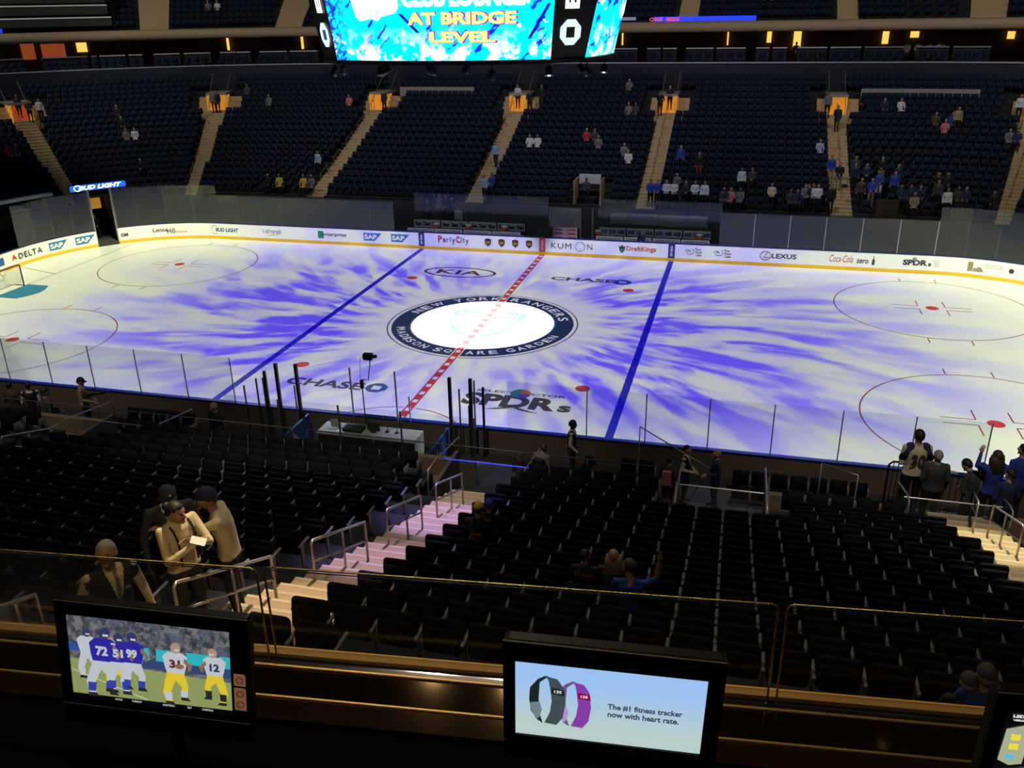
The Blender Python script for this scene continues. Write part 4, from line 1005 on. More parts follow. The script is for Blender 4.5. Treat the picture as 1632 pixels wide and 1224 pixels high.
# camera platform above the booth
Q = P(1.9, 4.6, 2.0); root = empty('camera_platform', Q); tag(root, 'broadcast camera platform with white front panel in the far seats', 'platform')
MB().box((-.85, -.1, 0), (.85, 1.5, .12)).build('deck', m_tan, root); MB().box((-.7, 1.0, 1.35), (.7, 1.1, 1.95)).build('white_panel', m_ctop, root)
for s in (-1, 1): MB().box((s*.85-.04, 0, .1), (s*.85+.04, 1.5, 1.7)).build('side_panel', m_tan, root)
root = empty('bench_glass_reflection', (7, 16.5, 1.2)); tag(root, 'long pale green-white shape standing in for a glass reflection, right bench', 'counter')  # solid shape made for the pale reflection in the bench glass
mb = MB(); mb.rbox((-3.4, -.3, .0), (2.6, .2, .75), .15, 3, None, 0); mb.build('reflection_shape', mat('pale_green_reflection', (.30, .36, .34), .35, noise=.5, nscale=3), root)
for x in (1.2, 2.2): MB().tube([(x, -.1, 0), (x+(.3 if x > 2 else -.3), -.3, -.95)], .05, 6).build('leg', m_ctop, root)
tag(MB().box((-.6, -.3, 0), (.6, .3, 1.1)).build('dark_cabinet', mat('dark_brown_cabinet', (.03, .02, .012), .6), None, P(19.8, 4.6, 2.0)), 'dark brown box standing among the far seats right of the amber stairway', 'box')

# ---------------------------------------------------------------- near side: scorer's table, penalty boxes, posts
m_tbl = mat('pale_grey_table', (.38, .37, .36), .6); m_bcol = mat('royal_blue_fabric', (.01, .08, .35), .6)
root = empty('scorer_table', (.2, -14.0, .15)); tag(root, 'pale grey scorer table loaded with equipment behind the near boards', 'table')
MB().box((-1.75, -.45, .78), (1.75, .42, .84)).build('table_top', m_tbl, root); MB().box((-1.72, -.42, 0), (1.72, -.36, .78)).build('front_panel', m_frame, root)
for s in (-1, 1): MB().box((s*1.72-.03, -.42, 0), (s*1.72+.03, .4, .78)).build('side_panel', m_tbl, root)
def onT(name, x, y, mb, m, lab, cat, z=.99):
    o = mb.build(name, m, None, (x, y, z)); return tag(o, lab, cat)
onT('laptop', -1.1, -14.0, MB().box((-.18, -.13, 0), (.18, .13, .02)).box((-.18, .12, .02), (.18, .14, .24)), m_tbl, 'open grey laptop at the left of the scorer table', 'laptop')
onT('control_console', -.35, -14.05, MB().rbox((-.35, -.2, 0), (.35, .2, .13), .03), m_frame, 'black control console on the scorer table', 'console')
onT('monitor', .35, -14.0, MB().rbox((-.22, -.05, .06), (.22, 0, .34), .02).box((-.08, -.1, 0), (.08, .08, .06)), m_frame, 'small black monitor on the scorer table', 'monitor')
for k, x in enumerate((.8, 1.15)):
    o = MB().tube([(0, 0, 0), (0, 0, .03)], .07, 12).build('gooseneck_microphone', m_frame, None, (x, -13.95, .99)); tag(o, 'gooseneck microphone on the scorer table, %s' % ('left one', 'right one')[k], 'microphone')
    MB().tube([(0, 0, .03), (.02, 0, .3), (.12*(1 if k else -1), .05, .45)], .012, 6).build('neck', m_frame, o); MB().ball((.14*(1 if k else -1), .06, .47), .035, 8, 6).build('microphone_head', m_frame, o)
onT('papers', -.75, -14.2, MB().box((-.15, -.1, 0), (.15, .1, .015)), m_white, 'white papers on the scorer table', 'papers')
root = empty('camera_stand', (-.05, -13.35, 1.09)); tag(root, 'remote camera on a tall thin black pole at the near boards', 'camera')
b0 = onY(583, 667, -13.35); b1 = onY(576, 605, -13.35); b2 = onY(589, 568, -13.35); root.location = (b0.x, -13.35, .15)
d1 = b1-Vector(root.location); d2 = b2-Vector(root.location)
MB().tube([(0, 0, 0), d1*.98], .022, 8).build('pole', m_frame, root); MB().rbox((d1.x-.05, -.05, d1.z-.32), (d1.x+.06, .05, d1.z-.02), .02).build('clamp', m_frame, root)
MB().tube([d1, d1+Vector((.25, 0, .02)), d2-Vector((0, 0, .18)), d2-Vector((.05, 0, .1))], .018, 6).build('swing_arm', m_frame, root)
cb = MB().rbox((d2.x-.22, -.09, d2.z-.12), (d2.x+.1, .09, d2.z+.1), .03).build('camera_body', m_frame, root); MB().tube([(d2.x+.1, 0, d2.z), (d2.x+.24, 0, d2.z+.02)], .06, 10).build('lens', m_frame, cb)
MB().tube([d1+Vector((-.05, 0, -.1)), d2+Vector((-.35, 0, -.1)), d2+Vector((-.2, 0, .05))], .008, 5).build('cable', m_frame, root)
# dark and pale posts standing round the penalty boxes
for k, (x, yt, yb, thick, m, lab) in enumerate(((391, 614, 642, .045, m_frame, 'thin dark post, leftmost of the penalty box posts'), (411, 603, 645, .045, m_frame, 'thin dark post, second from the left'), (422, 602, 647, .045, m_frame, 'thin dark post, third from the left'), (429, 589, 655, .09, m_frame, 'thick dark post left of the penalty box'), (447, 577, 650, .10, m_frame, 'thick dark post in the middle of the left group'), (479, 578, 660, .10, m_frame, 'thick dark post right of the red spot on the ice'),
      (472, 613, 655, .05, m_steel, 'pale post at the left penalty box'), (561, 586, 665, .05, m_steel, 'pale post left of the scorer table'), (632, 592, 672, .05, m_steel, 'pale post right of the scorer table'), (654, 632, 690, .04, m_steel, 'short pale post by the red line'), (720, 599, 672, .10, m_frame, 'thick dark post right of the red line'), (733, 620, 676, .045, m_frame, 'thin dark post beside the thick one'), (748, 646, 680, .04, m_frame, 'short thin dark post at the right penalty box'), (753, 601, 684, .10, m_frame, 'thick dark post left of the charcoal ice logo'), (771, 617, 690, .07, m_frame, 'dark post nearest the charcoal ice logo'), (757, 606, 684, .05, m_steel, 'pale post overlapping the thick dark one'))):
    Yp = -13.3 if m is m_frame else -13.15
    a = onY(x, yb, Yp); t_ = onY(x, yt, Yp); z0 = min(a.z, 1.05); z0 = .16
    o = MB().box((-thick/2, -thick/2, 0), (thick/2, thick/2, t_.z-z0)).build('penalty_box_post', m, None, ((t_.x+a.x)/2, Yp-(.16 if thick > .08 else .02), z0)); tag(o, lab, 'post')
    MB().box((-thick*.7, -thick*.7, 0), (thick*.7, thick*.7, .04)).build('base_plate', m_frame, o)
for a, b_, y, lab in ((-4.3, -2.3, -15.35, 'clear glass pane behind the left penalty box'), (-2.3, -.2, -15.35, 'clear glass pane behind the scorer table, left half'), (-.2, 1.9, -15.35, 'clear glass pane behind the scorer table, right half'), (1.9, 4.3, -15.35, 'clear glass pane behind the right penalty box')):
    o = MB().box((-(b_-a)/2+.02, -.006, 0), ((b_-a)/2-.02, .006, 1.55)).build('glass_panel', m_glass, None, ((a+b_)/2, y, .95)); tag(o, lab, 'glass panel')
    MB().box(((b_-a)/2-.02, -.03, -.8), ((b_-a)/2+.02, .03, 1.55)).build('post', m_postd, o)
    MB().box((-(b_-a)/2+.02, -.04, -.8), ((b_-a)/2-.02, .04, 0)).build('lower_panel', m_bback, o)
for x, lab in ((-2.35, 'blue and white divider at the left penalty box'), (2.75, 'blue and white divider at the right penalty box')):
    o = MB().box((-.04, -.9, 0), (.04, .9, .95)).build('divider', m_bcol, None, (x, -14.3, .15)); tag(o, lab, 'divider'); MB().add([(-.045, -.6, .25), (-.045, .2, .25), (-.045, -.3, .8), (.045, -.6, .25), (.045, .2, .25), (.045, -.3, .8)], [(0, 1, 2), (5, 4, 3), (0, 3, 4, 1), (1, 4, 5, 2), (2, 5, 3, 0)]).build('white_triangle', m_white, o)

def pipe_rail(name, pts, r, m, lab, posts=(), mid=None, extra=None, cat='handrail', group=None):
    base = Vector(pts[0]); o = MB().tube([Vector(p)-base for p in pts], r, 8).build(name, m, None, base); tag(o, lab, cat, group)
    for p, zb in posts: p = Vector(p)-base; MB().tube([p, (p.x, p.y, zb-base.z)], r*.9, 8).build('post', m, o)
    if mid: MB().tube([Vector(p)-base for p in mid], r*.8, 8).build('middle_rail', m, o)
    return o
# walkway rail at the foot of the near bank
for a, b_, lab in ((-12.5, -1.0, 'long thin rail along the walkway below the left near seats'), (-.5, 10.2, 'long thin rail along the walkway below the middle near seats')):
    pipe_rail('walkway_rail', [(a, -16.9, 2.35), (b_, -16.9, 2.35)], .022, m_postd, lab, posts=[((a+(b_-a)*k/5, -16.9, 2.35), 1.9) for k in range(6)])
# middle stairway handrails: four sloping two-bar rails
def stair_rail(x, d0, d1, lab, sign=False, x2=None, top=.98):
    x2 = x if x2 is None else x2
    za, zb = prof(d0, True), prof(d1, True); a = Vector((x, -RY-d0, za+top)); b_ = Vector((x2, -RY-d1, zb+top))
    c = a.lerp(b_, .97); pts = [(a.x, a.y, za), (a.x, a.y, za+top), (c.x, c.y, c.z), (b_.x, b_.y, b_.z-.06), (b_.x, b_.y, zb)]
    o = pipe_rail('stair_handrail', pts, .024, m_rail, lab, posts=[(a.lerp(b_, .45), (za+zb)/2)], mid=[(a.x, a.y, a.z-.38), (b_.x, b_.y, b_.z-.38)])
    if sign:
        p = b_-a; q = MB().box((-.02, -.16, -.26), (.0, .16, .16)).build('section_plate', mat('bronze_plate', (.16, .10, .05), .5), o, (p.x-.03, p.y+.28, p.z-.25)); mb = MB(); add_text(mb, '118', frame((-.03, 0, .02), (0, -1, 0), (0, 0, 1)), width=.2, height=.1, bold=.03); mb.build('plate_lettering', m_rail, q)
        MB().tube([(p.x-.0, p.y+.02, p.z-.1), (p.x-.0, p.y+.25, p.z-.1)], .012, 5).build('plate_bracket', m_rail, o)
    return o
XR = 6.02
for (xa, ya), (xb, yb), lab, sg in (((736, 755), (694, 772), 'short handrail at the foot of the pink-lit near stairway', 0), ((670, 790), (615, 813), 'handrail beside the violet-lit steps of the near stairway', 0), ((581, 832), (495, 862), 'handrail halfway up the near stairway', 0), ((431, 887), (275, 930), 'handrail with a bronze section plate at the top of the near stairway', 1)):
    def top_d(px, py):
        r = ray(px, py); t = 6.
        while t < 60:
            Q = CAM+r*t; d = -Q.y-RY
            if d < 25 and Q.z < prof(d, True)+.98: return Q
            t += .01
    A_, B_ = top_d(xa, ya), top_d(xb, yb); stair_rail(A_.x, -A_.y-RY, -B_.y-RY, lab, sg, B_.x)
for (xa, ya), (xb, yb), lab in (((1549, 778), (1560, 800), 'short handrail on the right near stairway'), ((1584, 806), (1632, 838), 'handrail at the right frame edge on the right near stairway'), ((78, 683), (0, 697), 'two-bar handrail at the left frame edge'), ((55, 948), (-20, 975), 'handrail above the left end of the bronze parapet')):
    A_, B_ = top_d(xa, ya), top_d(xb, yb); stair_rail(A_.x, -A_.y-RY, -B_.y-RY, lab, 0, B_.x)
# small near entrances (stairwells) with their rails
for k, (t0, t1, d0, d1) in enumerate(NV):
    nm = ['left', 'middle', 'right of the middle', 'far right'][k]
    root = empty('stairwell', ((t0+t1)/2, -RY-(d0+d1)/2, .15)); tag(root, 'sunken stairwell in the near seats, %s' % ['behind the dark-suited man at the left', 'with a blue-lit rail in the middle', 'where two staff members talk', 'below the fan in the white jersey'][k], 'stairwell')
    w = (t1-t0)/2; dd = (d1-d0)/2; g = mat('grey_stairwell_floor', (.24, .24, .24), .8)
    mb = MB()
    for q in range(4): mb.box((-w+.05, dd-(q+1)*dd*.5, -.1), (w-.05, dd-q*dd*.5, .25+.3*q))
    mb.build('steps', g, root); zt = prof(d1, True)-.15
    for s in (-1, 1): MB().box((s*w-.05, -dd, 0), (s*w+.05, dd, max(.5, zt*.72))).build('side_wall', m_bback, root)
    MB().box((-w, -dd-.05, 0), (w, -dd+.05, zt)).build('back_wall', m_tier, root)
    z = prof(d0+1, True)
    MB().box((-w+.1, dd*.3, z-.5), (w-.1, dd*.3+.012, z+.45)).build('glass_screen', m_glass, root)
    for s in (-1, 1):
        x = s*(w-.08); MB().tube([(x, dd, z-.3), (x, dd, z+.45), (x, 0, z+.75), (x, -dd*.3, z+.75), (x, -dd*.35, z)], .022, 8).build('handrail', m_rail, root)
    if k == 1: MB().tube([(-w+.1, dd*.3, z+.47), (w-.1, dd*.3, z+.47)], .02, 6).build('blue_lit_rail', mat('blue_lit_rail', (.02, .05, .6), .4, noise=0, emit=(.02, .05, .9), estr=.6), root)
    else: MB().tube([(-w+.1, dd*.3, z+.47), (w-.1, dd*.3, z+.47)], .02, 6).build('cross_rail', m_rail, root)
# crowd barriers at the near right corner
for k, (xa, xb, yt) in enumerate(((1418, 1486, 735), (1500, 1590, 752))):
    a = onY(xa, yt, -14.6); b_ = onY(xb, yt+6, -14.6); root = empty('crowd_barrier', (a.x, -14.6, .15)); tag(root, ['black barred crowd barrier in front of the fan in the white jersey', 'pale-topped crowd barrier in front of the bowed head'][k], 'barrier')
    L = b_.x-a.x; h = a.z-.15; MB().tube([(0, 0, 0), (0, 0, h-.1), (.1, 0, h), (L-.1, 0, h), (L, 0, h-.1), (L, 0, 0)], .03, 8).build('frame', m_frame if k == 0 else m_rail, root)
    for q in range(1, 9): MB().tube([(L*q/9, 0, .1), (L*q/9, 0, h)], .012, 6).build('bar', m_frame, root)
    MB().tube([(0, 0, .1), (L, 0, .1)], .02, 6).build('bottom_bar', m_frame, root)
pipe_rail('ramp_rail', [tuple(onY(1020, 680, -15.5)), tuple(onY(1140, 752, -16.5))], .018, m_rail, 'thin sloping rail in front of the two talking staff members', posts=[(onY(1020, 680, -15.5), .15), (onY(1140, 752, -16.5), .15)])
pipe_rail('ramp_rail', [tuple(onY(1310, 738, -15.5)), tuple(onY(1368, 758, -16.5))], .018, m_rail, 'thin sloping rail below the near blue cap, right side', posts=[(onY(1310, 738, -15.5), .15), (onY(1368, 758, -16.5), .15)])

# ---------------------------------------------------------------- parapet with bronze face, guard rail, televisions
PHI = math.atan2(.54, 4.92); PT = Matrix.Translation((8.03, -35.5, 0)) @ Matrix.Rotation(PHI, 4, 'Z') @ Matrix.Diagonal((1, -1, 1, 1))
# local axes of PT: x along the parapet, y towards the camera
PT = Matrix.Translation((8.03, -35.5, 0)) @ Matrix.Rotation(PHI, 4, 'Z')
def pbox(mb, x0, x1, v0, v1, z0, z1): return mb.box((x0, -v1, z0), (x1, -v0, z1))
par = empty('parapet', (8.03, -35.5, 0), PHI); tag(par, 'stepped bronze parapet with brass edges under the televisions', 'parapet', kind='structure')
m_bronze = mat('bronze_panel', (.055, .034, .011), .05, .9, noise=.25, nscale=1.2); m_edge2 = mat('polished_brass_edge', (.95, .72, .28), .42, .85, noise=.03); m_ledge = mat('tan_ledge_top', (.82, .50, .14), .7); m_chan = mat('dark_bronze_channel', (.03, .022, .015), .25, .6)
X0, X1 = -3.5, 7.5
pbox(MB(), X0, X1, -.35, .045, 10.6, 11.0) and None
mb = MB(); pbox(mb, X0, X1, -.012, .045, 10.60, 11.0); mb.build('ledge_top', m_ledge, par)
mb = MB(); pbox(mb, X0, X1, .045, .108, 10.60, 10.978); mb.build('channel', m_chan, par)
mb = MB(); mb.tube([(X0, -.112, 10.982), (X1, -.112, 10.982)], .0085, 12); mb.build('brass_edge', m_edge2, par)
mb = MB(); pbox(mb, X0, X1, .108, .315, 10.60, 10.978); mb.build('bronze_face', m_bronze, par)
mb = MB(); mb.tube([(X0, -.318, 10.981), (X1, -.318, 10.981)], .0075, 12); mb.build('brass_edge', m_edge2, par)
mb = MB(); pbox(mb, X0, X1, .315, .455, 10.60, 10.978); mb.build('bronze_face', mat('bronze_panel_lower', (.085, .052, .02), .06, .85, noise=.2, nscale=1.2), par)
mb = MB(); pbox(mb, X0, X1, -.012, 2.2, 10.45, 10.6); pbox(mb, X0, X1, .455, 2.2, 10.6, 10.95); o = mb.build('counter', mat('black_counter', (.003, .003, .003), .95, spec=.05), par)
mb = MB(); pbox(mb, X0, X1, -.05, .0, 8.3, 10.6); mb.build('outer_face', m_dark, par)
m_guard = glass_mat('guard_glass', (.97, .97, .96), .008)
def guard(x0, x1, lab, post_l=True, post_r=True, h=11.55):
    root = empty('guard_rail', tuple(PT @ Vector((x0, -.075, 10.985))), PHI); tag(root, lab, 'guard rail'); L = x1-x0; H = h-10.985
    pts = ([(0, 0, 0)] if post_l else [])+[(0, 0, H-.03), (.008, 0, H-.008), (.03, 0, H), (L-.03, 0, H), (L-.008, 0, H-.008), (L, 0, H-.03)]+([(L, 0, 0)] if post_r else [])
    MB().tube(pts, .0055, 8).build('brass_rail', mat('brass_guard_rail', (.50, .42, .20), .25, .9, noise=.03), root)
    MB().tube([(.02, -.0, H-.016), (L-.02, 0, H-.016)], .003, 6).build('lower_trim', m_postd, root)
    MB().box((.006, -.004, 0), (L-.006, .004, H-.012)).build('glass', m_guard, root)
    return root
guard(-3.2, 1.56, 'glass guard with a dark brass top rail, left of the near stairway', h=11.53); guard(1.60, 4.00, 'glass guard with a bright brass top rail across the middle', h=11.545); guard(4.04, 7.2, 'glass guard with a brass top rail at the right', h=11.55)
m_bez = mat('glossy_black_bezel', (.004, .004, .0045), .4, spec=.2); m_mb = mat('silver_logo', (.10, .10, .10), .4, .3)
def tv(c, yaw, tilt, roll, w, h, lab, left_b=.04, right_b=.05, top_b=.085, bot_b=.12):
    ex = Vector((math.cos(yaw), math.sin(yaw), 0)); n = Vector((math.sin(yaw), -math.cos(yaw), 0)); ez = Vector((0, 0, 1)); up = math.cos(tilt)*ez-math.sin(tilt)*n
    X = math.cos(roll)*ex+math.sin(roll)*up; Y = -math.sin(roll)*ex+math.cos(roll)*up; m = frame(c, X, Y)
    root = empty('television'); root.matrix_world = m; tag(root, lab, 'television')
    MB().rbox((-w/2-left_b, -h/2-bot_b, -.06), (w/2+right_b, h/2+top_b, -.004), .02, 3, None, axis=2).build('housing', m_bez, root)
    fr = MB(); 
    for a, b_ in (((-w/2-left_b, h/2), (w/2+right_b, h/2+top_b)), ((-w/2-left_b, -h/2-bot_b), (w/2+right_b, -h/2)), ((-w/2-left_b, -h/2), (-w/2, h/2)), ((w/2, -h/2), (w/2+right_b, h/2))): fr.box((a[0], a[1], -.006), (b_[0], b_[1], .006))
    bz = fr.build('bezel', m_bez, root)
    MB().tube([(-w/2-left_b, h/2+top_b, .004), (w/2+right_b, h/2+top_b, .004)], .0025, 6).build('bezel_trim', m_mb, bz); MB().tube([(-w/2-left_b, -h/2-.028, .008), (w/2+right_b, -h/2-.028, .008)], .0018, 6).build('bezel_trim', m_mb, bz)
    mb = MB(); add_text(mb, 'SONY', Matrix.Translation((.02, -h/2-.052, .0075)), width=.065, height=.013, bold=.03); mb.build('maker_lettering', m_mb, bz)
    ln = c.z-10.62; base = m.inverted() @ (Vector((c.x, c.y, 10.96))-n*.09)
    top = Vector((0, -h/2+.05, -.07)); MB().tube([top, (0, -h/2-.05, -.10), base], .025, 8).build('mounting_arm', m_bez, root)
    return root
def em(name, c, s=1.): return mat('tv_'+name, (0, 0, 0), .4, noise=0, emit=c, estr=s)
def plate(root, name, pts, m, z=.0): mb = MB(); mb.poly(pts, .0012, Matrix.Translation((0, 0, z))); return mb.build(name, m, root)
def rect(x0, y0, x1, y1): return [(x0, y0), (x1, y0), (x1, y1), (x0, y1)]
# left set: a football game
w, h = .70, .394
TV1 = tv(Vector((9.503, -36.113, 11.525)), .140, .130, -.051, w, h, 'black television showing a football game, left of the two large sets', right_b=.078, left_b=.045, top_b=.06)
def crowd_mat():
    m = bpy.data.materials.new('tv_crowd'); m.use_nodes = True; t = NT(m.node_tree); b = t.n['Principled BSDF']; tc = t.new('ShaderNodeTexCoord')
    n = t.new('ShaderNodeTexVoronoi'); n.inputs['Scale'].default_value = 70; t.l.new(tc.outputs['Object'], n.inputs['Vector'])
    n2 = t.noise(tc.outputs['Object'], 28, 3, .6)
    c = t.mix(t.smooth(n2, .42, .6), (.02, .05, .10, 1), (.34, .33, .38, 1)); c = t.mix(t.smooth(t.noise(t.vm('ADD', tc.outputs['Object'], (3, 3, 3)), 18, 2), .55, .62), c, (.02, .10, .30, 1)); c = t.mix(.12, c, n.outputs['Color'])
    hsv = t.new('ShaderNodeHueSaturation'); hsv.inputs['Saturation'].default_value = .55; hsv.inputs['Value'].default_value = .75; t.l.new(c, hsv.inputs['Color'])
    b.inputs['Base Color'].default_value = (0, 0, 0, 1); t.l.new(hsv.outputs[0], b.inputs['Emission Color']); b.inputs['Emission Strength'].default_value = .55; MATS['tv_crowd'] = m; return m
def grass_mat():
    m = bpy.data.materials.new('tv_grass'); m.use_nodes = True; t = NT(m.node_tree); b = t.n['Principled BSDF']; tc = t.new('ShaderNodeTexCoord')
    c = t.mix(t.noise(tc.outputs['Object'], 9, 4, .7), (.20, .27, .08, 1), (.36, .40, .15, 1)); b.inputs['Base Color'].default_value = (0, 0, 0, 1); t.l.new(c, b.inputs['Emission Color']); b.inputs['Emission Strength'].default_value = .9; return m
scr1 = plate(TV1, 'screen', rect(-w/2, -h/2, w/2, h/2), em('black', (.002, .002, .003)), -.004)
plate(scr1, 'crowd_picture', rect(-w/2, -.05, w/2, h/2-.002), crowd_mat(), -.0025); plate(scr1, 'field_picture', [(-w/2, -h/2+.022), (w/2, -h/2+.022), (w/2, -.045), (-w/2, -.01)], grass_mat(), -.0012)
plate(scr1, 'field_line', [(-.35, -.06), (-.345, -.06), (-.02, -.17), (-.03, -.17)], em('white', (.55, .6, .5)), 0)
tb_ = em('teal', (.03, .42, .48)); tbl = em('blue', (.02, .05, .36)); 
plate(scr1, 'banner_picture', rect(-.35, .03, -.24, .065), em('dark_blue', (.02, .08, .30)), -.001)
for a, b_ in ((-.03, .0), (.03, .13), (.16, .26), (.30, .345)): plate(scr1, 'banner_picture', rect(a, .02, b_, .075), tb_, -.001)
plate(scr1, 'banner_picture', rect(-.03, -.02, .35, .02), em('navy2', (.03, .06, .16)), -.0011)
jb = em('jersey_blue', (.025, .02, .32)); jw = em('uniform_white', (.48, .52, .56)); gy = em('gold_pants', (.70, .52, .03)); sk = em('skin', (.25, .13, .08)); hb = em('helmet', (.03, .04, .12)); hr = em('helmet_tan', (.40, .25, .18)); bl = em('cleat', (.02, .02, .02)); sb2 = em('sock_blue', (.03, .05, .35))
def player(x, y, s, jersey, pants, sock, helm, num, numm, lean=0., flip=1):
    root = scr1; z = .0006+.0008*(num is not None)
    def q(pts, m, zz=0, nm='player_picture'): plate(root, nm, [(x+flip*px*s+lean*py*s, y+py*s) for px, py in (pts if flip > 0 else pts[::-1])], m, z+zz)
    q([(-.055, -.05), (.06, -.05), (.08, .03), (.085, .09), (.05, .115), (-.05, .115), (-.085, .08), (-.07, .0)], jersey)
    q([(-.06, -.05), (.0, -.09), (-.045, -.20), (-.03, -.26), (-.075, -.26), (-.095, -.19), (-.075, -.1)], pants, .0003); q([(.0, -.05), (.06, -.05), (.085, -.14), (.07, -.21), (.03, -.21), (.04, -.14), (0, -.1)], pants, .0003); q([(-.06, -.04), (.062, -.04), (.06, -.1), (-.07, -.1)], pants, .0002)
    q([(-.085, -.19), (-.03, -.19), (-.035, -.25), (-.08, -.25)], sock, .0005); q([(.03, -.17), (.08, -.17), (.075, -.22), (.03, -.22)], sock, .0005)
    q([(-.08, -.26), (-.03, -.26), (-.01, -.285), (-.08, -.285)], bl, .0005); q([(.03, -.22), (.075, -.22), (.095, -.245), (.03, -.245)], bl, .0005)
    q([(.035*math.cos(a)+.01, .15+.04*math.sin(a)) for a in [2*PI*k/14 for k in range(14)]], helm, .0006)
    q([(.0, .13), (.035, .13), (.035, .145), (.0, .145)], jw, .0009); q([(.07, .08), (.12, .02), (.10, -.02), (.085, -.01), (.09, .02), (.06, .05)], sk, .0004)
    if num: mb = MB(); add_text(mb, num, Matrix.Translation((x+.0, y+.03*s, z+.0022)), width=.075*s, height=.065*s, bold=.05); mb.build('number_picture', numm, root)
player(-.27, .045, .50, jw, jw, jw, hb, None, jw); player(-.205, .02, .70, jb, jw, sb2, hb, '72', jw, .1); player(-.155, .0, .58, jw, gy, bl, hr, None, jw, -.1); player(-.135, .02, .60, jb, jw, sb2, hb, '51', jw, 0); player(-.075, .025, .63, jb, jw, sb2, hb, '99', jw)
player(.11, .0, .62, jw, gy, jw, hr, '31', em('dark_red', (.12, .02, .02))); player(.28, .005, .56, jw, gy, bl, hr, '12', hb, 0, -1)
plate(scr1, 'ball_picture', [(.13+.02*math.cos(2*PI*k/10), .01+.012*math.sin(2*PI*k/10)) for k in range(10)], sk, .004)
mb = MB()
for s, x, ww in (('NYG', -.15, .03), ('TUESDAY', -.07, .045), ('EASTERN', .07, .05), ('TBT', .16, .02), ('OMEGA', .24, .05)): add_text(mb, s, Matrix.Translation((x, -h/2+.011, .0)), width=ww, height=.009, bold=.03)
mb.build('ticker_lettering', em('ticker', (.5, .5, .5)), scr1)
for k, y in enumerate((-.02, -.085, -.135)):
    o = plate(TV1, 'orange_button_sticker', [(w/2+.012+.05*a, y-.028+.056*b_) for a, b_ in ((0, 0), (1, 0), (1, .85), (.85, 1), (0, 1))], mat('orange_sticker', (.55, .26, .12), .6, emit=(.6, .26, .12), estr=.25), .007)
    mb = MB(); mb.tube([(w/2+.037+.014*math.cos(a), y+.014*math.sin(a), .0088) for a in [2*PI*q/14 for q in range(14)]], .002, 5, closed=True); mb.build('sticker_ring', k_red, o)
# right set: the wristband advertisement
h2 = .368
TV2 = tv(Vector((11.385, -35.982, 11.59)), .102, -.042, -.019, w, h2, 'black television showing a fitness band advertisement', left_b=.045, right_b=.06, top_b=.09)
def ad_mat():
    m = bpy.data.materials.new('tv_pale_gradient'); m.use_nodes = True; t = NT(m.node_tree); b = t.n['Principled BSDF']; tc = t.new('ShaderNodeTexCoord'); x, y, z = t.sep(tc.outputs['Object'])
    c = t.mix(t.smooth(y, -.15, .15), (.48, .60, .58, 1), (.32, .53, .88, 1)); c = t.mix(t.smooth(x, -.35, .1, .0, .35), (.40, .52, .68, 1), c) if False else c
    b.inputs['Base Color'].default_value = (0, 0, 0, 1); t.l.new(c, b.inputs['Emission Color']); b.inputs['Emission Strength'].default_value = 1.0; return m
scr2 = plate(TV2, 'screen', rect(-w/2, -h2/2, w/2, h2/2), ad_mat(), -.004)
def band(cx, cy, s, dark, mid, light, disp, txt):
    def q(pts, m, z): plate(scr2, 'wristband_picture', [(cx+a*s*.66, cy+b_*s) for a, b_ in pts], m, z)
    q([(-.105, .055), (-.06, .10), (-.02, .118), (.0, .118), (-.05, .085), (-.055, .0), (-.05, -.07), (-.03, -.118), (-.06, -.105), (-.10, -.06), (-.11, .0)], dark, -.001)
    q([(-.105, -.02), (-.05, -.01), (-.035, -.05), (-.05, -.09), (-.07, -.1), (-.10, -.05)], light, -.0005)
    q([(-.02, .118), (.05, .108), (.085, .07), (.098, -.01), (.085, -.08), (.05, -.12), (-.02, -.115), (.01, -.06), (.02, .0), (.01, .06), (-.0, .10)], mid, -.0004)
    q([(.015, .065), (.088, .06), (.094, .03), (.02, .035)], disp, .0002)
    mb = MB(); add_text(mb, txt, Matrix.Translation((cx+.036*s, cy+.048*s, .0018)), width=.028*s, height=.014*s, bold=.03); mb.build('display_lettering', em('white2', (.8, .8, .8)), scr2)
cd, cm, clt = em('band_dark', (.012, .018, .02)), em('band_slate', (.05, .075, .085)), em('band_grey', (.16, .22, .24))
band(-.125, -.004, .95, em('band_violet_dark', (.14, .08, .22)), em('band_violet', (.22, .05, .38)), em('band_lilac', (.42, .28, .62)), em('band_crimson', (.25, .0, .06)), '135')
band(-.225, .004, 1.0, cd, cm, clt, cd, '135')
pts_ = None
mb = MB(); add_text(mb, 'The #1 fitness tracker', Matrix.Translation((.135, .005, 0)), width=.275, height=.030, bold=.03); add_text(mb, 'now with heart rate.', Matrix.Translation((.13, -.032, 0)), width=.262, height=.028, bold=.03); mb.build('advert_lettering', em('slate_text', (.03, .045, .07)), scr2)
# third set at the frame edge
c3 = onY(1690, 1165, -35.98); e3 = Vector((13.02, -35.80, 11.60))
TV3 = tv(Vector((13.06, -35.86, 11.60)), .13, .02, -.01, .70, .394, 'black television cut off by the right frame edge', left_b=.045, top_b=.07)
scr3 = plate(TV3, 'screen', rect(-.35, -.197, .35, .197), em('black2', (.002, .002, .003)), -.004)
plate(scr3, 'screen_picture', [(-.24, -.05), (-.15, -.02), (-.05, .02), (.35, .06), (.35, .19), (-.235, .19), (-.235, .15), (-.25, .13)], em('cream', (.85, .78, .35), 1.1), -.002)
plate(scr3, 'screen_picture', [(-.34, -.02), (-.30, -.04), (-.26, -.03), (-.255, .145), (-.335, .115)], em('grey_green', (.38, .42, .28)), -.001); plate(scr3, 'screen_picture', [(-.25, .02), (-.20, .06), (-.20, .145), (-.25, .14)], em('rust', (.25, .07, .02)), -.001)
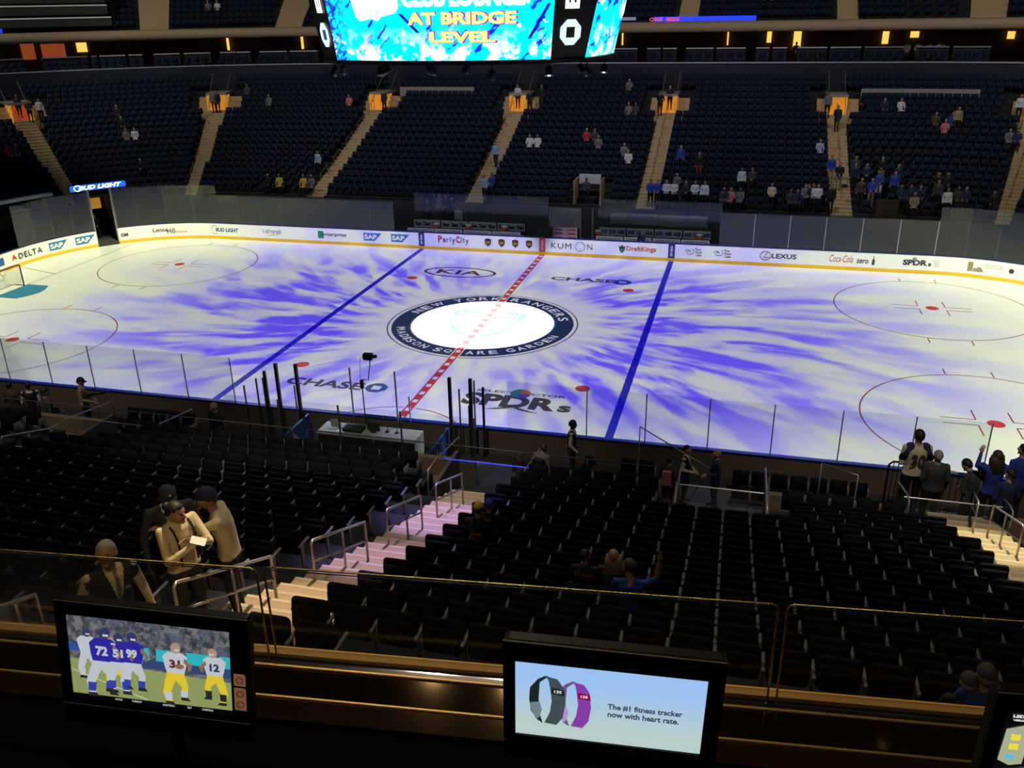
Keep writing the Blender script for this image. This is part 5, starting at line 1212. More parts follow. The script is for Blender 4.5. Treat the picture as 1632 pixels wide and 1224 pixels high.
plate(scr3, 'screen_picture', rect(-.32, -.01, -.29, .008), em('sky', (.1, .5, .7)), 0); plate(scr3, 'screen_picture', rect(-.315, .07, -.285, .095), em('yellow', (.8, .7, .05)), 0); plate(scr3, 'screen_picture', rect(-.315, .03, -.285, .055), em('yellow', (.8, .7, .05)), 0)
plate(scr3, 'screen_picture', [(-.35, -.08), (-.25, -.05), (-.16, -.02), (-.05, .02), (-.12, -.06), (-.2, -.07), (-.3, -.1)], em('white3', (1, 1, .95), 1.1), .0)
mb = MB(); add_text(mb, 'LED TV', Matrix.Translation((-.29, .172, .0)), width=.07, height=.012, bold=.04); add_text(mb, 'VIERO', Matrix.Translation((-.305, .155, .0)), width=.035, height=.008, bold=.04); mb.build('screen_lettering', em('white4', (.9, .9, .9)), scr3)
# downlights of the deck above that put the sparkle on the brass
for k, x in enumerate((-.9, .5, 1.9, 2.6, 3.6, 4.35, 5.6)):
    q = PT @ Vector((x, .55, 13.9)); lamp('deck_downlight', 'SPOT', tuple(q), 2.2, (1, .62, .25), aim=tuple(PT @ Vector((x, -.1, 10.9))), size=.03, angle=95, blend=.6)
a = PT @ Vector((2, -.6, 15.6)); o = lamp('deck_strip_fill', 'AREA', tuple(a), 90, (1, .66, .30), size=7, sizey=.08); o.rotation_euler = (0, 0, PHI)  # long unseen strip added to draw bright lines along the brass edges
# ---------------------------------------------------------------- people
def smat(n, c, r=.8): return mat('cloth_'+n, c, r, noise=.12, nscale=14)
SKIN = {'fair': mat('skin_fair', (.48, .27, .19), .55, noise=.06), 'tan': mat('skin_tan', (.34, .18, .11), .55, noise=.06), 'dark': mat('skin_dark', (.10, .05, .03), .55, noise=.06)}
HAIR = {'black': mat('hair_black', (.012, .010, .010), .6, noise=.3, nscale=60), 'brown': mat('hair_brown', (.05, .028, .015), .6, noise=.3, nscale=60), 'blond': mat('hair_blond', (.30, .19, .09), .6, noise=.35, nscale=60), 'grey': mat('hair_grey', (.30, .28, .26), .7, noise=.3, nscale=60)}
C_ = {k: smat(k, v) for k, v in dict(black=(.012, .012, .014), navy=(.012, .02, .07), blue=(.02, .05, .35), white=(.62, .62, .64), cream=(.60, .52, .34), grey=(.16, .16, .17), dgrey=(.05, .05, .055), red=(.40, .03, .03), yellow=(.60, .42, .06), khaki=(.32, .23, .13), sky=(.28, .38, .55), pink=(.5, .16, .18), brown=(.07, .045, .03), orange=(.6, .2, .05)).items()}
m_eye = mat('dark_eye', (.02, .015, .012), .3, noise=0); m_lip = mat('lip', (.30, .10, .08), .5, noise=0); m_shoe = smat('shoe', (.01, .01, .01), .5)
def Vv(*a): return Vector(a)
def pose(kind, **over):
    if kind == 'sit':
        J = dict(pel=Vv(0, 0, .50), wai=Vv(0, -.04, .68), che=Vv(0, -.06, .90), nec=Vv(0, -.04, 1.10), hea=Vv(0, .0, 1.26), sl=Vv(-.19, -.05, 1.04), sr=Vv(.19, -.05, 1.04), el=Vv(-.25, .04, .78), er=Vv(.25, .04, .78), wl=Vv(-.16, .25, .66), wr=Vv(.16, .25, .66),
                 hl=Vv(-.1, 0, .48), hr=Vv(.1, 0, .48), kl=Vv(-.13, .42, .50), kr=Vv(.13, .42, .50), al=Vv(-.12, .40, .09), ar=Vv(.12, .40, .09), tl=Vv(-.13, .56, .05), tr=Vv(.13, .56, .05))
    else:
        J = dict(pel=Vv(0, 0, .95), wai=Vv(0, .0, 1.10), che=Vv(0, .0, 1.30), nec=Vv(0, .0, 1.50), hea=Vv(0, .02, 1.645), sl=Vv(-.195, 0, 1.43), sr=Vv(.195, 0, 1.43), el=Vv(-.25, -.03, 1.14), er=Vv(.25, -.03, 1.14), wl=Vv(-.25, .08, .90), wr=Vv(.25, .08, .90),
                 hl=Vv(-.1, 0, .92), hr=Vv(.1, 0, .92), kl=Vv(-.11, .03, .50), kr=Vv(.11, .03, .50), al=Vv(-.11, -.02, .09), ar=Vv(.11, -.02, .09), tl=Vv(-.13, .15, .05), tr=Vv(.13, .15, .05))
        if kind == 'front': J.update(wl=Vv(-.05, .24, 1.05), wr=Vv(.06, .26, 1.03))
        if kind == 'behind': J.update(wl=Vv(-.05, -.2, .93), wr=Vv(.05, -.2, .93), el=Vv(-.27, -.12, 1.14), er=Vv(.27, -.12, 1.14))
        if kind == 'walk': J.update(kl=Vv(-.1, .18, .52), al=Vv(-.1, .12, .12), tl=Vv(-.1, .28, .08), kr=Vv(.1, -.02, .50), ar=Vv(.1, -.2, .1), tr=Vv(.1, -.04, .05), wr=Vv(.2, .25, 1.05))
    J.update(over); return J
def head_fn(x, y, z):
    # skull longer than wide, narrowing to the chin
    k = 1-.30*max(0, -z)**1.5; yy = y*(1.0 if y < 0 else .94); return (x*k*.82, yy*(1-.10*max(0, -z)), z*1.12)
def body_parts(J, slim=1.):
    """closed shapes for the voxel skin with their labels: (label, a, b, ra, rb)"""
    S = []
    def c(l, a, b, ra, rb): S.append((l, J[a] if isinstance(a, str) else a, J[b] if isinstance(b, str) else b, ra*slim, rb*slim))
    c('arm', 'sl', 'el', .056, .045); c('arm', 'sr', 'er', .056, .045)
    nb = J['nec']-(J['nec']-J['che'])*.20
    for q in ('sl', 'sr'): c('torso', nb.lerp(J[q], .25), J[q]-Vv(0, 0, .012), .058, .052); c('torso', J['che'].lerp(J[q], .45), J[q].lerp(J['che'], .12)-Vv(0, 0, .03), .10, .06); c('fore', 'el', 'wl', .045, .030); c('fore', 'er', 'wr', .045, .030)
    c('leg', 'hl', 'kl', .095, .062); c('leg', 'hr', 'kr', .095, .062); c('leg', 'kl', 'al', .060, .040); c('leg', 'kr', 'ar', .060, .040)
    c('shoe', J['al']-Vv(0, .04, .03), 'tl', .048, .040); c('shoe', J['ar']-Vv(0, .04, .03), 'tr', .048, .040)
    c('skin', J['nec']-(J['nec']-J['che'])*.25, J['hea']-(J['hea']-J['nec'])*.1, .056, .052)
    return S
def torso_loft(mb, J, grow=0., lo=0., hi=1., slim=1., fx=1.):
    pts = [J['pel']-Vv(0, 0, .07), J['pel'], J['wai'], J['che'].lerp(J['wai'], .4), J['che'], J['che'].lerp(J['nec'], .55), J['che'].lerp(J['nec'], .85)]
    rx = [.14, .165, .148, .160, .178, .165, .09]; ry = [.09, .115, .105, .115, .118, .098, .06]
    xd = (J['sr']-J['sl']).normalized(); n = 20; vs = []; fs = []
    idx = [i for i in range(len(pts)) if lo <= i/(len(pts)-1) <= hi]
    for i in idx:
        a = pts[max(0, i-1)]; b = pts[min(len(pts)-1, i+1)]; up = (b-a).normalized(); yd = up.cross(xd).normalized(); x2 = yd.cross(up)
        for k in range(n):
            t = 2*PI*k/n; vs.append(pts[i]+x2*math.cos(t)*(rx[i]*slim*fx+grow)+yd*math.sin(t)*(ry[i]*slim+grow))
    m = len(idx)
    for i in range(m-1):
        for k in range(n): fs.append((i*n+k, i*n+(k+1) % n, (i+1)*n+(k+1) % n, (i+1)*n+k))
    fs += [tuple(range(n))[::-1], tuple((m-1)*n+k for k in range(n))]; mb.add(vs, fs, None, True)
def capsule(mb, a, b, ra, rb, n=12):
    mb.ball(a, ra, n, 8); mb.ball(b, rb, n, 8); mb.tube([a, b], [ra, rb], n)
def hand(mb, w, d, palm_n, curl=.5, s=1., side=1):
    """palm, four fingers and a thumb starting at the wrist w, pointing along d"""
    d = Vector(d).normalized(); nn = Vector(palm_n); nn = (nn-d*nn.dot(d)).normalized(); x = d.cross(nn)*side
    T = Matrix((x, nn, d)).transposed().to_4x4(); T.translation = Vector(w)
    mb.ball((0, 0, .045*s), (.040*s, .016*s, .052*s), 10, 6, T)
    for k, (fx, L) in enumerate(((-.030, .070), (-.010, .080), (.011, .074), (.031, .058))):
        p = [(fx*s, 0, .082*s)]; a = 0
        for q in range(3): a += curl*.6; l = L*s*(.45, .32, .23)[q]; p.append((p[-1][0]*1.02, p[-1][1]+l*math.sin(a), p[-1][2]+l*math.cos(a)))
        mb.tube(p, [.0095*s, .009*s, .008*s, .0065*s], 6, T=T)
    mb.tube([(-.030*s, 0, .025*s), (-.055*s, .014*s, .050*s), (-.062*s, .026*s, .080*s)], [.012*s, .010*s, .0075*s], 6, T=T)
def make_person(name, J, hue, look=(0, 0), voxel=.012, slim=1., hair='short', hairm='brown', skin='fair', sleeves=True, detail=True, curls=(.5, .5), scale=1., vee=None):
    """one continuous body mesh (skin, shirt, trousers, shoes by area) with hair as a child; hue = (shirt, trousers)"""
    mb = MB(); S = body_parts(J, slim); torso_loft(mb, J, 0, slim=slim)
    for l, a, b, ra, rb in S: capsule(mb, a, b, ra, rb, 10)
    mb.ball(J['hl'].lerp(J['hr'], .5), (.155*slim, .125*slim, .12), 12, 8)
    for s_, q in (('sl', -1), ('sr', 1)): mb.ball(J[s_]-Vv(0, 0, .01), .056*slim, 10, 8)
    tmp = mb.build('tmp', [C_['black']]); md = tmp.modifiers.new('r', 'REMESH'); md.mode = 'VOXEL'; md.voxel_size = voxel; md.use_smooth_shade = True
    ms = tmp.modifiers.new('s', 'SMOOTH'); ms.factor = .5; ms.iterations = 4 if voxel < .02 else 2
    bpy.context.view_layer.update(); me = bpy.data.meshes.new_from_object(tmp.evaluated_get(bpy.context.evaluated_depsgraph_get()))
    V = np.empty(len(me.vertices)*3); me.vertices.foreach_get('co', V); V = V.reshape(-1, 3)
    F = [tuple(p.vertices) for p in me.polygons]; bpy.data.objects.remove(tmp)
    cen = np.array([V[list(f)].mean(0) for f in F])
    segs = [(l, np.array(a), np.array(b), (ra+rb)/2) for l, a, b, ra, rb in S]+[('torso', np.array(J['pel']+Vv(0, 0, .04)), np.array(J['che']), .13), ('torso', np.array(J['sl']*.8+J['sr']*.2), np.array(J['sr']*.8+J['sl']*.2), .08), ('leg', np.array(J['hl']), np.array(J['hr']), .13)]
    D = []
    for l, a, b, r in segs:
        ab = b-a; t = np.clip(((cen-a) @ ab)/max(1e-9, ab @ ab), 0, 1); D.append(np.linalg.norm(cen-(a+t[:, None]*ab), axis=1)-r)
    lab = np.argmin(np.array(D), axis=0); mi = {'torso': 1, 'arm': 1, 'fore': 1 if sleeves else 0, 'leg': 2, 'shoe': 3, 'skin': 0}
    up = np.array((J['che']-J['pel']).normalized()); hgt = (cen-np.array(J['pel'])) @ up; names = np.array([q[0] for q in segs]); nl = names[lab]
    nl = np.where((nl == 'torso') & (hgt < -.03), 'leg', np.where((nl == 'leg') & (hgt > -.03), 'torso', nl))
    if vee:      # waistcoat or jacket over a shirt: (outer colour, shirt colour, tie colour)
        xd = np.array((J['sr']-J['sl']).normalized()); fw = np.cross(up, xd); rel = cen-np.array(J['pel']); xl = rel @ xd; fl2 = rel @ fw-.02; H0, H1 = .22*1.0, float((J['nec']-J['pel']).length)
        fr = (nl == 'torso') & (fl2 > .0) & (hgt > H0); wv = .015+.075*np.clip((hgt-H0)/(H1-H0), 0, 1)
        nl = np.where(fr & (np.abs(xl) < wv), 'vee', nl); nl = np.where((nl == 'vee') & (np.abs(xl) < .020), 'tie', nl)
        nl = np.where((nl == 'torso') & (hgt > H1-.06) & (np.abs(xl) < .085), 'vee', nl)
        nl = np.where(((nl == 'arm') | (nl == 'fore')) & (np.abs(xl) < .165) & (np.abs(rel @ fw) < .15), 'torso', nl)
        mi.update(torso=6, vee=1, tie=7); mi['arm'] = mi['fore'] = 1 if vee[3] else 6
    out = MB(); out.v = [tuple(v) for v in V]; out.f = list(F); out.mi = [mi[q] for q in nl]; out.sm = [True]*len(F)
    yaw, pit = look; HT = Matrix.Translation(J['hea']) @ Matrix.Rotation(yaw, 4, 'Z') @ Matrix.Rotation(pit, 4, 'X')
    out.m = 0; R = .106; out.ball((0, 0, 0), R, 20 if detail else 10, 14 if detail else 7, HT, head_fn)
    if detail:
        for s_ in (-1, 1): out.ball((s_*.088, -.005, -.005), (.012, .022, .030), 8, 6, HT)
        out.tube([(0, .092, .022), (0, .108, -.012), (0, .112, -.022), (0, .098, -.032)], [.009, .012, .014, .009], 8, T=HT)
        out.ball((0, .078, -.085), (.030, .022, .024), 8, 6, HT)
        out.m = 4
        for s_ in (-1, 1): out.ball((s_*.033, .089, .012), (.014, .008, .008), 8, 6, HT); out.ball((s_*.034, .092, .032), (.020, .006, .004), 8, 4, HT)
        out.m = 5; out.ball((0, .093, -.052), (.024, .008, .007), 8, 5, HT)
    out.m = 0
    for w, e, q, cu in (('wl', 'el', -1, curls[0]), ('wr', 'er', 1, curls[1])):
        d = (J[w]-J[e]).normalized()
        if detail: hand(out, J[w]+d*.005, d, Vv(-q*.6, .5, 0) if abs(d.z) > .5 else Vv(0, 0, -1), cu, 1., q)
        else: out.ball(J[w]+d*.06, (.04, .04, .055), 8, 5)
    body = out.build(name, [SKIN[skin], C_[vee[1] if vee else hue[0]], C_[hue[1]], m_shoe, m_eye, m_lip]+([C_[vee[0]], C_[vee[2]]] if vee else []))
    if hair:
        h = MB(); n1, n2 = (20, 14) if detail else (10, 7)
        def hf(x, y, z):
            q = head_fn(x, y, z); front = y > .15 and z < .55-.2*abs(x)
            side = abs(x) > .6 and z < -.15
            k = .80 if (front or side or (z < -.55)) else 1.09; return tuple(a*k for a in q)
        if hair == 'bald': hf0 = hf; hf = lambda x, y, z: tuple(a*(.8 if z > .25 else 1) for a in hf0(x, y, z))
        h.ball((0, -.006, .006), R, n1, n2, HT, hf)
        if hair == 'long':
            for k in range(9):
                a = PI*(.0+1.0*k/8)+PI; h.tube([(.085*math.cos(a), .075*math.sin(a), .03), (.105*math.cos(a), .085*math.sin(a)-.01, -.12), (.10*math.cos(a), .07*math.sin(a)-.05, -.27), (.08*math.cos(a), .04*math.sin(a)-.06, -.36)], [.035, .04, .036, .015], 8, T=HT)
        if hair == 'bun': h.ball((0, -.11, .05), .048, 10, 8, HT)
        o = h.build('hair', HAIR[hairm], body)
    return body, HT
def cap(body, HT, m, brim=True, knit=False, badge=None):
    h = MB()
    def cf(x, y, z): q = head_fn(x, y, z); k = 1.16 if z > .05 else .8; return tuple(a*k for a in q)
    h.ball((0, -.004, .012), .106, 20, 14, HT, cf)
    if brim: h.poly([(.085*math.cos(a), .07+.10*math.sin(a)) for a in [PI*k/10 for k in range(11)]], .008, HT @ Matrix.Translation((0, 0, .035)) @ Matrix.Rotation(-.2, 4, 'X'))
    if knit: h.ball((0, 0, .135), .02, 8, 6, HT)
    o = h.build('cap', m, body)
    if badge: b_ = MB(); b_.ball((0, .118, .085), (.016, .006, .018), 8, 6, HT); b_.build('cap_badge', badge, o)
    return o
def vest(body, J, m, slim=1.):
    mb = MB(); torso_loft(mb, J, .016, lo=.16, hi=1., slim=slim, fx=1.0)
    return mb.build('vest', m, body)
def shirt_front(body, J, m, tie=None, w=.055):
    """open V of shirt with a tie over the chest"""
    n = J['nec']; c = J['che']; b_ = J['wai'].lerp(c, .35); f = Vv(0, 1, 0)
    up = (n-b_).normalized(); xd = (J['sr']-J['sl']).normalized(); fw = up.cross(xd).normalized()
    fw = fw if fw.y > 0 or True else -fw
    T = frame(b_+fw*.128, xd, up); L = (n-b_).length
    o = MB().add([(0, 0, 0), (w, L*.62, .004), (w*.95, L*.90, -.055), (-w*.95, L*.90, -.055), (-w, L*.62, .004), (0, 0, -.03), (w, L*.62, -.04), (w*.9, L*.88, -.08), (-w*.9, L*.88, -.08), (-w, L*.62, -.04)],
        [(0, 1, 4), (1, 2, 3, 4), (5, 9, 6), (6, 9, 8, 7), (0, 5, 6, 1), (1, 6, 7, 2), (2, 7, 8, 3), (3, 8, 9, 4), (4, 9, 5, 0)], T).build('shirt_front', m, body)
    if tie: MB().add([(-.010, L*.86, -.03), (.010, L*.86, -.03), (.026, .03, .014), (0, -.0, .014), (-.026, .03, .014), (-.010, L*.86, -.045), (.010, L*.86, -.045), (.026, .03, .0), (0, 0, .0), (-.026, .03, .0)],
        [(0, 1, 2, 3, 4)[::-1], (5, 6, 7, 8, 9), (0, 1, 6, 5), (1, 2, 7, 6), (2, 3, 8, 7), (3, 4, 9, 8), (4, 0, 5, 9)], T).build('tie', tie, body)
    return o
def back_text(body, J, txt, m, w, h, up_off=0., off=.135, name='jersey_lettering'):
    c = J['che']+Vv(0, 0, up_off); up = (J['nec']-J['wai']).normalized(); xd = (J['sr']-J['sl']).normalized(); fw = up.cross(xd).normalized()
    v, f = text_mesh(txt, width=w, height=h, bold=.03)
    out = [c-fw*(off-.5*x*x)+xd*x+up*y for x, y, _ in v]; mb = MB(); mb.add(out, f); return mb.build(name, m, body)
def put(body, loc, rz, lab, s=1., cat='person', group=None):
    body.location = loc; body.rotation_euler = (0, 0, rz); body.scale = (s, s, s); tag(body, lab, cat, group); return body
def place_head(b, J, px, py, Y, zf, rz, lab, **kw):
    """feet on zf, crown on the sight line through (px, py) at depth Y"""
    q = onY(px, py, Y); s = (q.z-zf)/(J['hea'].z+.125); o = Matrix.Rotation(rz, 3, 'Z') @ (J['hea']*s); return put(b, Vector((q.x-o.x, q.y-o.y, zf)), rz, lab, s)
def face_to(loc, tgt): d = Vector(tgt)-Vector(loc); return math.atan2(-d.x, d.y)
def stand_at(px, hy, fy, h=1.75):
    """ground point whose upright figure of height h spans the picture rows hy..fy at column px"""
    lo, hi = -40., 45.
    best = None
    for Y in np.arange(-37, 44, .05):
        a = onY(px, hy, Y); b_ = onY(px, fy, Y)
        if abs(a.z-b_.z-h) < .04: best = (Y, b_); break
    return best[1]

# --- near figures -------------------------------------------------
def near_floor(x, y): return prof(-y-RY, True)
# 1 usher in black waistcoat and cream shirt above the left television
J = pose('stand', sl=Vv(-.20, 0, 1.42), sr=Vv(.20, .0, 1.44), el=Vv(-.27, -.02, 1.14), wl=Vv(-.30, .10, .90), er=Vv(.34, -.0, 1.17), wr=Vv(.50, .12, .96), hea=Vv(.0, .03, 1.655))
b, HT = make_person('person', J, ('cream', 'black'), (-.55, .12), .009, 1.06, 'short', 'grey', 'tan', curls=(.5, .9), vee=('black', 'cream', 'grey', True))
MB().box((-.12, .10, 1.28), (-.07, .14, 1.293)).build('name_badge', m_steel, b)
q = bank_hit(165, 868, 1.78)[0]; Lc = Vector((q.x, q.y, near_floor(q.x, q.y))); place_head(b, J, 165, 864, q.y, Lc.z, face_to(Lc, CAM)+.25, 'grey-haired usher in black waistcoat and cream shirt standing above the left television')
# 2 staff group of three
G = bank_hit(300, 790, 1.70)[0]
def at_depth(px, py, Y): return onY(px, py, Y)
J = pose('stand', nec=Vv(0, .06, 1.47), hea=Vv(0, .11, 1.60), sl=Vv(-.22, .03, 1.40), sr=Vv(.22, .03, 1.40), er=Vv(.33, .05, 1.12), wr=Vv(.34, .2, .86), el=Vv(-.30, -.0, 1.12), wl=Vv(-.25, .15, .9))
b, HT = make_person('person', J, ('dgrey', 'black'), (.1, -.15), .012, 1.15, 'short', 'black', 'dark', vee=('dgrey', 'white', 'pink', False)); cap(b, HT, C_['dgrey'], True, badge=C_['white'])
p = onY(264, 778, -29.9); Lc = Vector((p.x, -29.9, 0)); place_head(b, J, 264, 776, -29.9, near_floor(0, -29.9), face_to(Lc, CAM)+.1, 'staff member in dark jacket and dark cap leaning over a seat row')
J = pose('stand', hea=Vv(.02, .06, 1.60), el=Vv(-.20, .24, 1.20), wl=Vv(.06, .28, 1.36), er=Vv(.27, .16, 1.16), wr=Vv(.02, .30, 1.30))
b, HT = make_person('person', J, ('cream', 'black'), (.3, -.1), .012, 1.0, 'bun', 'black', 'tan')
mb = MB()
for s_ in (-1, 1): mb.tube([(s_*.10, .13, 1.00), (s_*.10, .14, 1.18), (s_*.11, .145, 1.32), (s_*.11, .09, 1.43), (s_*.11, .0, 1.485), (s_*.10, -.10, 1.44), (s_*.09, -.145, 1.32), (s_*.06, -.135, 1.05)], .012, 6)
mb.build('suspenders', C_['black'], b)
p = onY(277, 802, -30.8); Lc = Vector((p.x, -30.8, 0)); place_head(b, J, 277, 801, -30.8, near_floor(0, -30.8), -PI/2-.35, 'dark-haired staff member in cream shirt and black suspenders with folded arms')
J = pose('stand', nec=Vv(0, .08, 1.46), che=Vv(0, .03, 1.28), hea=Vv(0, .15, 1.60), sl=Vv(-.19, .05, 1.40), sr=Vv(.19, .05, 1.40), el=Vv(-.24, .30, 1.34), wl=Vv(-.20, .56, 1.40), er=Vv(.27, .0, 1.12), wr=Vv(.26, .06, .87))
b, HT = make_person('person', J, ('cream', 'black'), (.1, -.05), .012, 1.05, 'short', 'black', 'tan', curls=(.3, .8)); cap(b, HT, C_['navy'], False)
mb = MB(); mb.tube([(-.06, .10, 1.46), (-.03, .17, 1.30), (0, .16, 1.14), (.03, .17, 1.30), (.06, .10, 1.46)], .008, 6); mb.box((-.03, .15, 1.06), (.03, .165, 1.14)); mb.build('lanyard', C_['black'], b)
o3 = place_head(b, J, 325, 779, -30.1, near_floor(0, -30.1), PI/2+.45, 'staff member in cream shirt, navy cap and black lanyard reaching out an arm')
T = o3.matrix_basis; w = T @ Vector((.27, .09, .80)); tag(MB().box((-.004, -.10, -.10), (.004, .10, .12)).build('paper_sheet', m_white, None, tuple(w)), 'white paper held by the staff member in the navy cap', 'paper').rotation_euler = (0, .3, .6)
p = onY(316, 862, -30.9); tag(MB().box((-.09, -.05, -.003), (.09, .05, .003)).build('paper_sheet', m_white, None, tuple(p)), 'white folded paper in front of the group of three staff', 'paper').rotation_euler = (.5, .3, .3)
# 3 seated pair and the raised arm
for px, py, J, hue, lk, hr, hm, lab, tfn in (
    (933, 876, pose('sit'), ('navy', 'black'), (-.5, 0), 'short', 'black', 'seated fan in blue jersey with orange lettering across the shoulders', 1),
    (978, 877, pose('sit'), ('dgrey', 'black'), (.1, 0), 'long', 'blond', 'seated fan with long fair hair down the back', 0),
    (1006, 893, pose('sit', sr=Vv(.20, .02, 1.02), er=Vv(.34, .20, .98), wr=Vv(.36, .22, 1.25), hea=Vv(-.04, .08, 1.22)), ('blue', 'black'), (.9, .2), 'short', 'brown', 'seated fan in blue raising a bare forearm', 0)):
    r = ray(px, py); H = bank_hit(px, py, 1.36)[0]; k = round((-H.y-RY-.1-5.04)/.87); d = 5.04+.87*k-.10; z = prof(5.04+.87*k, True)
    b, HT = make_person('person', J, hue, lk, .012, 1.0, hr, hm, 'tan', sleeves=(px < 1000), curls=(.5, .15))
    if tfn: back_text(b, J, 'ZUCCARELLO', C_['orange'], .34, .07, .10)
    q = onY(px, py, -RY-d); put(b, Vector((q.x, -RY-d, z)), 0, lab, max(.85, min(1.1, (q.z-z)/1.38))); OCC.append((q.x, 5.04+.87*k, -1))
# 4 yellow and blue caps low in the rows beside the stairs
for px, py, colr, lab, yo in ((762, 800, 'yellow', 'seated fan in yellow cap and black top with a yellow line on the back', 0), (779, 796, 'blue', 'seated fan in blue cap beside the yellow cap', .35)):
    H = bank_hit(px, py, 1.36)[0]; k = round((-H.y-RY-.1-5.04)/.87); z = prof(5.04+.87*k, True); d = 5.04+.87*k-.1+(-.0)
    J = pose('sit'); b, HT = make_person('person', J, ('black', 'black'), (0, -.15), .012, 1.05, 'short', 'brown', 'fair'); cap(b, HT, C_[colr])
    if colr == 'yellow': back_text(b, J, 'SECURITY', C_['yellow'], .24, .03, -.05)
    q = onY(px, py, -RY-d); OCC.append((q.x, 5.04+.87*k, -1)); put(b, Vector((q.x, -RY-d, z)), .05, lab, max(.85, min(1.1, (q.z-z)/1.40)))
# 5 standing pair in front of the rows
J = pose('front'); b, HT = make_person('person', J, ('navy', 'khaki'), (.2, -.1), .012, 1.05, 'long', 'brown', 'fair')
back_text(b, J, '26', C_['red'], .22, .22, -.02); place_head(b, J, 829, 722, -18.1, 1.5, .15, 'standing fan in navy jersey with a red 26 and khaki trousers')
J = pose('front', nec=Vv(0, .05, 1.48), hea=Vv(0, .10, 1.61)); b, HT = make_person('person', J, ('grey', 'black'), (.9, -.2), .012, 1.22, 'short', 'brown', 'fair')
mb = MB(); mb.rbox((-.16, -.24, 1.0), (.16, -.1, 1.42), .05); mb.build('backpack', C_['black'], b)
place_head(b, J, 866, 708, -17.9, 1.5, -.3, 'standing person in grey coat with a black backpack beside the fan in the 26 jersey')
# 6 steward in profile at the glass
J = pose('stand', er=Vv(.27, -.02, 1.14), wr=Vv(.24, .16, .93)); b, HT = make_person('person', J, ('cream', 'black'), (0, -.1), .012, 1.08, 'short', 'black', 'dark', vee=('black', 'cream', 'black', True))
q = onY(912, 670, -14.2); put(b, Vector((q.x, -14.2, .15)), -PI/2+.1, 'steward in black waistcoat and cream sleeves in profile by the near glass', (q.z-.15)/1.76)
# 7 two talking in the stairwell
def in_well(px, py, Y, zf, J, hue, rz, lab, lk=(0, 0), slim=1., skin='fair', hm='black', v=None, hr='short'):
    b, HT = make_person('person', J, hue, lk, .012, slim, hr, hm, skin, vee=(v, hue[0], 'black', True) if v else None)
    place_head(b, J, px, py-4, Y, zf, rz, lab); return b, HT, J
in_well(1096, 714, -17.3, 1.55, pose('front'), ('cream', 'black'), -PI/2-.2, 'steward in waistcoat and white sleeves talking to the man in the dark suit', (0, 0), 1.05, v='black')
in_well(1143, 721, -17.4, 1.55, pose('front'), ('navy', 'black'), PI/2+.3, 'fair-haired man in dark suit facing the steward with white sleeves', (0, 0), 1.1, hm='blond')
b, HT, J = in_well(1068, 730, -17.9, 1.5, pose('front'), ('dgrey', 'black'), -.5, 'person in dark clothes with a pink bag left of the talking pair', (0, 0), 1.0)
tag(MB().rbox((-.12, -.06, -.2), (.12, .06, .2), .03).build('pink_bag', C_['pink'], None, tuple(onY(1062, 762, -18.1))), 'pink bag hanging beside the person left of the talking pair', 'bag')
# 8 right corner group
b, HT, J = in_well(1467, 689, -15.3, .75, pose('front'), ('cream', 'black'), .15, 'standing fan in white jersey with dark shoulders and the number 30', (.1, -.2), 1.12)
back_text(b, J, '30', C_['dgrey'], .24, .24, -.06, .15)
mb = MB(); 
for s_ in (-1, 1): capsule(mb, Vv(s_*.13, -.01, 1.45), Vv(s_*.235, -.02, 1.24), .083, .066, 12)
mb.build('jersey_yoke', C_['navy'], b)
in_well(1497, 722, -15.4, .55, pose('stand'), ('dgrey', 'black'), .1, 'man in dark suit with thinning hair beside the white number 30 jersey', (0, 0), 1.2, hm='grey')
in_well(1543, 736, -14.9, .15, pose('front', nec=Vv(0, .14, 1.42), hea=Vv(0, .26, 1.50)), ('dgrey', 'black'), .5, 'person with bowed head behind the pale-topped barrier', (0, -.5), 1.1)
in_well(1592, 722, -15.4, .55, pose('front', er=Vv(-.0, .2, 1.5), el=Vv(-.26, .15, 1.38), wl=Vv(-.2, .22, 1.62)), ('blue', 'black'), .2, 'fan with long dark hair holding up a hand at the right edge', (.1, 0), 1.0, hm='brown', hr='long')
in_well(1568, 742, -15.2, .15, pose('front'), ('grey', 'black'), .2, 'shorter fan with brown hair in front of the long-haired one', (0, 0), .95, hm='brown')
in_well(1634, 712, -15.2, .75, pose('front'), ('blue', 'black'), .5, 'fan in blue cut off by the right frame edge', (.3, 0), 1.15)
in_well(1612, 752, -17.6, 1.6, pose('stand'), ('navy', 'navy'), .3, 'dark blue figure low at the right frame edge', (.3, 0), 1.1)
# 9 left front
b, HT, J = in_well(127, 606, -14.6, .15, pose('front', wr=Vv(.28, .30, 1.05)), ('khaki', 'black'), -1.0, 'camera operator in khaki top and dark cap at the left near glass', (0, -.2), 1.15); cap(b, HT, C_['black'])
q = onY(152, 628, -14.5); o = MB().tube([(-.35, 0, -.1), (.3, 0, .1)], .05, 8).build('shoulder_camera', m_frame, None, tuple(q)); tag(o, 'long black camera held by the operator in the dark cap', 'camera'); MB().tube([(.3, 0, .1), (.42, 0, .13)], .07, 10).build('lens', m_frame, o)
in_well(43, 613, -15.2, .15, pose('stand'), ('white', 'black'), .6, 'steward in waistcoat and white sleeves near the left frame edge', (0, 0), 1.05, v='black')
in_well(14, 612, -15.4, .15, pose('front'), ('brown', 'black'), .2, 'person in brown at the left frame edge behind the seats', (0, 0), 1.1)
in_well(70, 622, -16.0, .15, pose('front'), ('dgrey', 'black'), -.5, 'person in dark grey between the steward and the camera operator', (0, -.3), 1.1)
b, HT, J = in_well(339, 645, -15.9, .15, pose('front'), ('black', 'black'), PI-.3, 'bald man in black suit standing below the near left glass', (.2, -.2), 1.1, hr='bald', hm='grey')
